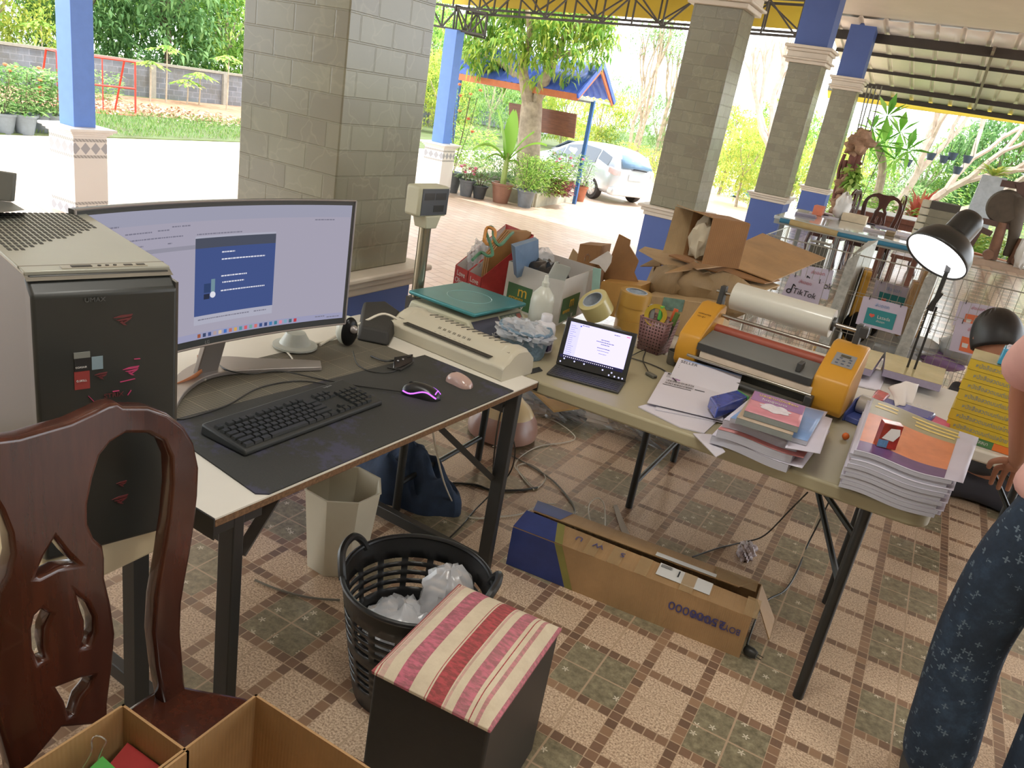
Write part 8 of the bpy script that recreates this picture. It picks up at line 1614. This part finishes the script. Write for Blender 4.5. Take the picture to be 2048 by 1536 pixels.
m.build('ropes', mat('grey rope', hexc(110, 112, 100), .8), t, world=True)
m = MB()
for i in range(90): c_ = aty(R_.uniform(1694, 1722), R_.uniform(335, 372), YD - .15 + R_.uniform(-.1, .1)); leaf(m, c_, rdir(-.4), .16, .6, .3)
m.build('climbing_leaves', LG[0], t, world=True)
t = tag(MB().tube([aty(1767, 300, 15.6), aty(1720, 405, 15.6)], .006, 5).build('thin_wire', STEEL), 'thin diagonal wire right of the hanging driftwood', 'wire')
# pale wrapped object at the pillar foot on the table
c_ = aty(1688, 405, 11.1); crumple('white_wrapped_bundle', 'white wrapped bundle standing on the far table by the pillar', (c_.x, 11.1, .752 + .16), .13, 90, mat('white wrap', hexc(206, 204, 198), .4, var=.08), 'bundle', sq=(.7, .7, 1.2), amp=.8, n=10)
# rustic wooden figure at the right porch edge
YW = 17.22; t = thing('rustic_wood_sculpture', 'dark rustic log sculpture standing on the porch kerb', 'sculpture', tuple(aty(2000, 545, YW)))
LW = mat('log brown', hexc(110, 78, 58), .8, var=.25, scale=6, bump=.01); LD = mat('log dark', hexc(72, 62, 50), .8, var=.2, scale=6)
def zcl(p_): p_.z = max(p_.z, .13); return p_
for (a, b, r) in (((2006, 445), (1977, 532), .085), ((2046, 478), (2019, 541), .09)): MB().tube([aty(*a, YW), zcl(aty(*b, YW))], [r, r * 1.15], 12).build('leg_log', LW, t, world=True)
for (a, r) in (((1969, 527), .09), ((2025, 542), .09)): c_ = aty(*a, YW - .1); c_.z = max(c_.z, .12 + r); MB().tube([c_ + V((0, -.12, 0)), c_ + V((0, .12, 0))], r, 16).build('round_log', LW, t, world=True)
for a, b, w_ in (((1964, 441), (2032, 457), .10), ((2002, 366), (2060, 375), .12), ((2040, 365), (2046, 400), .14)): MB().bar(aty(*a, YW), aty(*b, YW), w_).build('beam', mat('beam brown', hexc(74, 52, 42), .7), t, world=True)
MB().lathe([(.001, -.09), (.27, -.085), (.31, -.03), (.31, .03), (.27, .085), (.001, .09)], aty(2010, 414, YW), 30, 0, (.25, 1, .1), cap=False).build('round_head', LD, t, world=True)
MB().tube(smoothpath([aty(2046, 395, YW), aty(2034, 430, YW), aty(2028, 470, YW), aty(2013, 512, YW)], 4), [.20, .19, .17, .15, .14, .13, .12, .11, .10, .09, .08, .08, .07], 10).build('twisted_branch', LD, t, world=True)
MB().bar(aty(1937, 497, YW), aty(1960, 458, YW), .10).bar(aty(1956, 456, YW), aty(1983, 468, YW), .10).build('angled_arm', mat('beam brown', (0, 0, 0)), t, world=True)
t = tag(MB().bar(aty(1935, 512, 17.6), aty(2060, 545, 17.6), .22, .2).build('garden_edging', mat('terracotta edging', hexc(176, 112, 76), .8)), 'low terracotta edging strip behind the log sculpture', 'edging')
c_ = aty(2052, 505, 17.0); crumple('white_plastic_bag', 'white plastic bag at the right picture edge by the sculpture', tuple(c_), .22, 91, mat('white wrap', (0, 0, 0)), 'bag', sq=(.6, .6, 1.2), amp=.8, n=10)
# wire fence line in the distance is left to the racks ; people
SKIN = mat('skin', hexc(176, 124, 98), .5, var=.04, scale=10); HAIR = mat('black hair', hexc(26, 24, 24), .45, var=.2, scale=60)
def skin(name, J, E_s, mt, par, sub=2, root=0):
    ks = list(J); me = bpy.data.meshes.new(name); me.from_pydata([tuple(local_inv(par) @ V(J[k][0])) for k in ks], [(ks.index(a), ks.index(b)) for a, b in E_s], []); o = bpy.data.objects.new(name, me); COL.objects.link(o); o.parent = par
    md = o.modifiers.new('skin', 'SKIN'); md.use_smooth_shade = True
    for i, k in enumerate(ks): r = J[k][1]; me.skin_vertices[0].data[i].radius = r if isinstance(r, tuple) else (r, r); me.skin_vertices[0].data[i].use_root = i == root
    s_ = o.modifiers.new('sub', 'SUBSURF'); s_.levels = sub; s_.render_levels = sub
    dg = bpy.context.evaluated_depsgraph_get(); dg.update(); m2 = bpy.data.meshes.new_from_object(o.evaluated_get(dg)); o.modifiers.clear(); o.data = m2; m2.name = name; m2.materials.clear(); m2.materials.append(mt); m2.polygons.foreach_set('use_smooth', [True] * len(m2.polygons)); return o
def head(par, c, fwd, r=.1, hair=1.0, bun=False):
    c = V(c); f = V(fwd).normalized(); s_ = f.cross(V((0, 0, 1))).normalized(); u = s_.cross(f)
    def P(a, b, d): return c + f * a * r + s_ * b * r + u * d * r
    def fn(uu, vv):
        a, b = uu * 2 * math.pi, vv * math.pi; x, y, z = math.sin(b) * math.cos(a), math.sin(b) * math.sin(a), -math.cos(b)
        jaw = 1 - .28 * max(0, -z) ** 1.5; k = 1 + (.06 if x > .7 and abs(z + .1) < .3 else 0); nose = max(0, 1 - ((y / .16) ** 2 + ((z + .15) / .28) ** 2)) * .22 if x > 0 else 0
        eye = -max(0, 1 - (((abs(y) - .36) / .18) ** 2 + ((z - .06) / .12) ** 2)) * .07 if x > 0 else 0
        return P(x * .98 * (1 if x > 0 else 1.05) + nose + eye, y * .78 * jaw, z * 1.18)
    MB().grid(fn, 40, 28).build('head', SKIN, par, world=True)
    def hf(uu, vv):
        a, b = uu * 2 * math.pi, vv * math.pi * (.62); x, y, z = math.sin(b) * math.cos(a), math.sin(b) * math.sin(a), math.cos(b)
        if x > .35 and z < .62: x = .35 + (x - .35) * .5; 
        n_ = 1 + .02 * math.sin(a * 23); return P(x * 1.1 * n_ - .08, y * .9 * n_, z * 1.3 * n_)
    MB().grid(hf, 48, 16).build('hair', HAIR, par, world=True, solid=.012)
    for sg in (-1, 1):
        MB().ball(P(-.02, sg * .80, -.05), (r * .16, r * .10, r * .24), 10).build('ear', SKIN, par, world=True)
        MB().ball(P(.84, sg * .34, .06), r * .12, 10).build('eye', mat('eye white', hexc(214, 208, 200), .3, var=0), par, world=True); MB().ball(P(.935, sg * .34, .06), r * .055, 8).build('iris', mat('iris', hexc(30, 20, 16), .2, var=0), par, world=True)
    MB().tube([P(.86, -.22, -.52), P(.93, 0, -.50), P(.86, .22, -.52)], r * .05, 8).build('mouth', mat('lips', hexc(150, 80, 74), .5), par, world=True)
    if bun: MB().ball(P(-1.0, 0, -.1), r * .55, 12).build('hair_bun', HAIR, par, world=True)
def hand_chain(J, E_s, w_, d, palm_n, side, tag_, size=.17, curl=.5):
    """palm + five separate bent fingers, all part of the body skin"""
    w_, d, n_ = V(w_), V(d).normalized(), V(palm_n).normalized(); s_ = d.cross(n_).normalized() * side
    J[tag_ + 'p'] = (w_ + d * size * .28, (.024, .014)); E_s.append((tag_, tag_ + 'p'))
    for i, (off, ln) in enumerate(((.036, .40), (.013, .46), (-.011, .43), (-.034, .34))):
        a = w_ + d * size * .50 + s_ * off; J[f'{tag_}f{i}a'] = (a, .0105); E_s.append((tag_ + 'p', f'{tag_}f{i}a')); q = a; dd = d
        for j in range(3): dd = (dd + n_ * curl * .55).normalized(); q = q + dd * size * ln / 3; J[f'{tag_}f{i}{j}'] = (q, .0085 - .0008 * j); E_s.append((f'{tag_}f{i}a' if j == 0 else f'{tag_}f{i}{j - 1}', f'{tag_}f{i}{j}'))
    q = w_ + d * size * .18 + s_ * .030; J[tag_ + 't0'] = (q, .012); E_s.append((tag_ + 'p', tag_ + 't0')); q = q + (d * .6 + s_ + n_ * .3).normalized() * .035; J[tag_ + 't1'] = (q, .0095); E_s.append((tag_ + 't0', tag_ + 't1')); q = q + (d + n_ * .4).normalized() * .028; J[tag_ + 't2'] = (q, .008); E_s.append((tag_ + 't1', tag_ + 't2'))
t = thing('person', 'person in a pink t-shirt and dark printed jeans standing at the right table corner', 'person', (.55, 2.08, 0))
J = {'pel': (V((0.49, 2.06, .93)), (.105, .08)), 'wst': (V((0.49, 2.09, 1.05)), (.09, .07)), 'chs': (V((0.495, 2.20, 1.22)), (.125, .09)), 'nkb': (V((0.495, 2.30, 1.37)), .06), 'nck': (V((0.495, 2.345, 1.42)), .045), 'hdj': (V((0.495, 2.39, 1.47)), .045),
     'lhip': (V((0.405, 2.07, .86)), .08), 'lkn': (V((0.400, 2.11, .52)), .052), 'lan': (V((0.435, 2.10, .09)), .035), 'lto': (V((0.425, 2.22, .03)), .028), 'rhip': (V((0.585, 2.05, .86)), .08), 'rkn': (V((0.625, 2.06, .50)), .052), 'ran': (V((0.645, 1.98, .09)), .035), 'rto': (V((0.645, 2.10, .03)), .028),
     'lsh': (V((0.340, 2.31, 1.31)), .05), 'lel': (V((0.340, 2.50, 1.10)), .036), 'lwr': (V((.415, 2.62, .87)), .026), 'rsh': (V((0.650, 2.30, 1.31)), .05), 'rel': (V((0.725, 2.42, 1.06)), .036), 'rwr': (V((0.625, 2.62, .92)), .026)}
Es = [('pel', 'wst'), ('wst', 'chs'), ('chs', 'nkb'), ('nkb', 'nck'), ('nck', 'hdj'), ('pel', 'lhip'), ('lhip', 'lkn'), ('lkn', 'lan'), ('lan', 'lto'), ('pel', 'rhip'), ('rhip', 'rkn'), ('rkn', 'ran'), ('ran', 'rto'), ('nkb', 'lsh'), ('lsh', 'lel'), ('lel', 'lwr'), ('nkb', 'rsh'), ('rsh', 'rel'), ('rel', 'rwr')]
hand_chain(J, Es, (.415, 2.62, .87), (.05, .6, -.7), (0, -.8, -.6), 1, 'lwr'); hand_chain(J, Es, (.625, 2.62, .92), (-.3, .8, -.4), (0, -.3, -1), -1, 'rwr')
skin('body', J, Es, SKIN, t)
head(t, (.495, 2.44, 1.56), (-.1, .9, -.45), .1, bun=True)
JN = m_jeans()
skin('jeans', {'w': (V((0.482, 2.07, 1.06)), (.135, .11)), 'h': (V((0.490, 2.06, .90)), (.16, .125)), 'lh': (V((0.410, 2.07, .80)), (.105, .10)), 'lk': (V((0.397, 2.11, .52)), (.092, .088)), 'lc': (V((0.427, 2.11, .25)), (.098, .095)), 'lb': (V((0.445, 2.10, .07)), (.105, .10)), 'rh': (V((0.575, 2.05, .80)), (.105, .10)), 'rk': (V((0.630, 2.05, .50)), (.09, .088)), 'rb': (V((0.655, 1.99, .07)), (.10, .10))}, [('w', 'h'), ('h', 'lh'), ('lh', 'lk'), ('lk', 'lc'), ('lc', 'lb'), ('h', 'rh'), ('rh', 'rk'), ('rk', 'rb')], JN, t)
TEE = mat('pink cotton', hexc(214, 166, 156), .85, var=.07, scale=12, bump=.002)
skin('t_shirt', {'b2': (V((0.475, 2.06, .905)), (.18, .155)), 'b': (V((0.482, 2.065, 1.01)), (.16, .135)), 'w': (V((0.490, 2.11, 1.07)), (.145, .12)), 'c': (V((0.495, 2.21, 1.23)), (.155, .115)), 'n': (V((0.495, 2.285, 1.36)), (.075, .06)), 'ls': (V((0.350, 2.30, 1.30)), .072), 'le': (V((0.325, 2.50, 1.125)), (.085, .08)), 'rs': (V((0.640, 2.30, 1.30)), .072), 're': (V((0.710, 2.40, 1.13)), (.08, .075))}, [('b2', 'b'), ('b', 'w'), ('w', 'c'), ('c', 'n'), ('n', 'ls'), ('ls', 'le'), ('n', 'rs'), ('rs', 're')], TEE, t)
for nm, x, y in (('shoe', .43, 2.17), ('shoe', .65, 2.06)): MB().grid(lambda u, v: V((x + .045 * math.cos(v * math.pi) * (1 - .3 * abs(2 * u - 1) ** 3), y - .12 + .25 * u, .0 + .055 * math.sin(v * math.pi) * (1 - .5 * u) * min(1, 8 * u * (1 - u) + .2))), 14, 10).build(nm, mat('sandal', hexc(60, 54, 50), .6), t, world=True)
t = thing('person', 'black haired person sitting on the floor behind the yellow book stack', 'person', (.50, 4.6, 0))
J = {'pel': (V((.62, 4.47, .13)), (.09, .07)), 'wst': (V((.58, 4.49, .28)), (.11, .09)), 'chs': (V((.50, 4.54, .46)), (.13, .09)), 'nkb': (V((.47, 4.61, .60)), .06), 'nck': (V((.455, 4.65, .66)), .045), 'hdj': (V((.445, 4.67, .72)), .045), 'lhip': (V((.54, 4.54, .13)), .045), 'lkn': (V((.34, 4.86, .11)), .03), 'lan': (V((.60, 4.97, .06)), .036), 'lto': (V((.70, 5.0, .05)), .028), 'rhip': (V((.70, 4.54, .13)), .045), 'rkn': (V((.92, 4.80, .11)), .03), 'ran': (V((.66, 4.88, .06)), .036), 'rto': (V((.56, 4.86, .05)), .028), 'lsh': (V((.36, 4.58, .56)), .048), 'lel': (V((.36, 4.78, .37)), .036), 'lwr': (V((.44, 4.95, .30)), .026), 'rsh': (V((.63, 4.56, .56)), .05), 'rel': (V((.72, 4.74, .38)), .036), 'rwr': (V((.60, 4.94, .32)), .026)}
hand_chain(J, Es2 := Es[:19].copy(), (.44, 4.95, .30), (.5, .6, -.2), (0, 0, -1), 1, 'lwr'); hand_chain(J, Es2, (.60, 4.94, .32), (-.5, .6, -.2), (0, 0, -1), -1, 'rwr')
skin('body', J, Es2, SKIN, t); head(t, (.435, 4.70, .835), (-.45, .75, -.5), .122, bun=False)
DT = mat('dark shirt', hexc(44, 42, 44), .85); skin('shirt', {'b': (V((.62, 4.47, .18)), (.15, .12)), 'w': (V((.58, 4.49, .30)), (.135, .11)), 'c': (V((.50, 4.54, .46)), (.155, .11)), 'n': (V((.47, 4.60, .58)), (.075, .06)), 'ls': (V((.36, 4.58, .55)), .062), 'le': (V((.36, 4.72, .42)), .056), 'rs': (V((.62, 4.57, .55)), .066), 're': (V((.69, 4.68, .44)), .06)}, [('b', 'w'), ('w', 'c'), ('c', 'n'), ('n', 'ls'), ('ls', 'le'), ('n', 'rs'), ('rs', 're')], DT, t)
skin('trousers', {'h': (V((.62, 4.48, .135)), (.15, .13)), 'lh': (V((.53, 4.56, .13)), .095), 'lk': (V((.34, 4.86, .11)), .075), 'lb': (V((.60, 4.96, .07)), .055), 'rh': (V((.71, 4.56, .13)), .095), 'rk': (V((.92, 4.80, .11)), .075), 'rb': (V((.66, 4.89, .07)), .05)}, [('h', 'lh'), ('lh', 'lk'), ('lk', 'lb'), ('h', 'rh'), ('rh', 'rk'), ('rk', 'rb')], mat('dark trousers', hexc(50, 50, 58), .85), t)
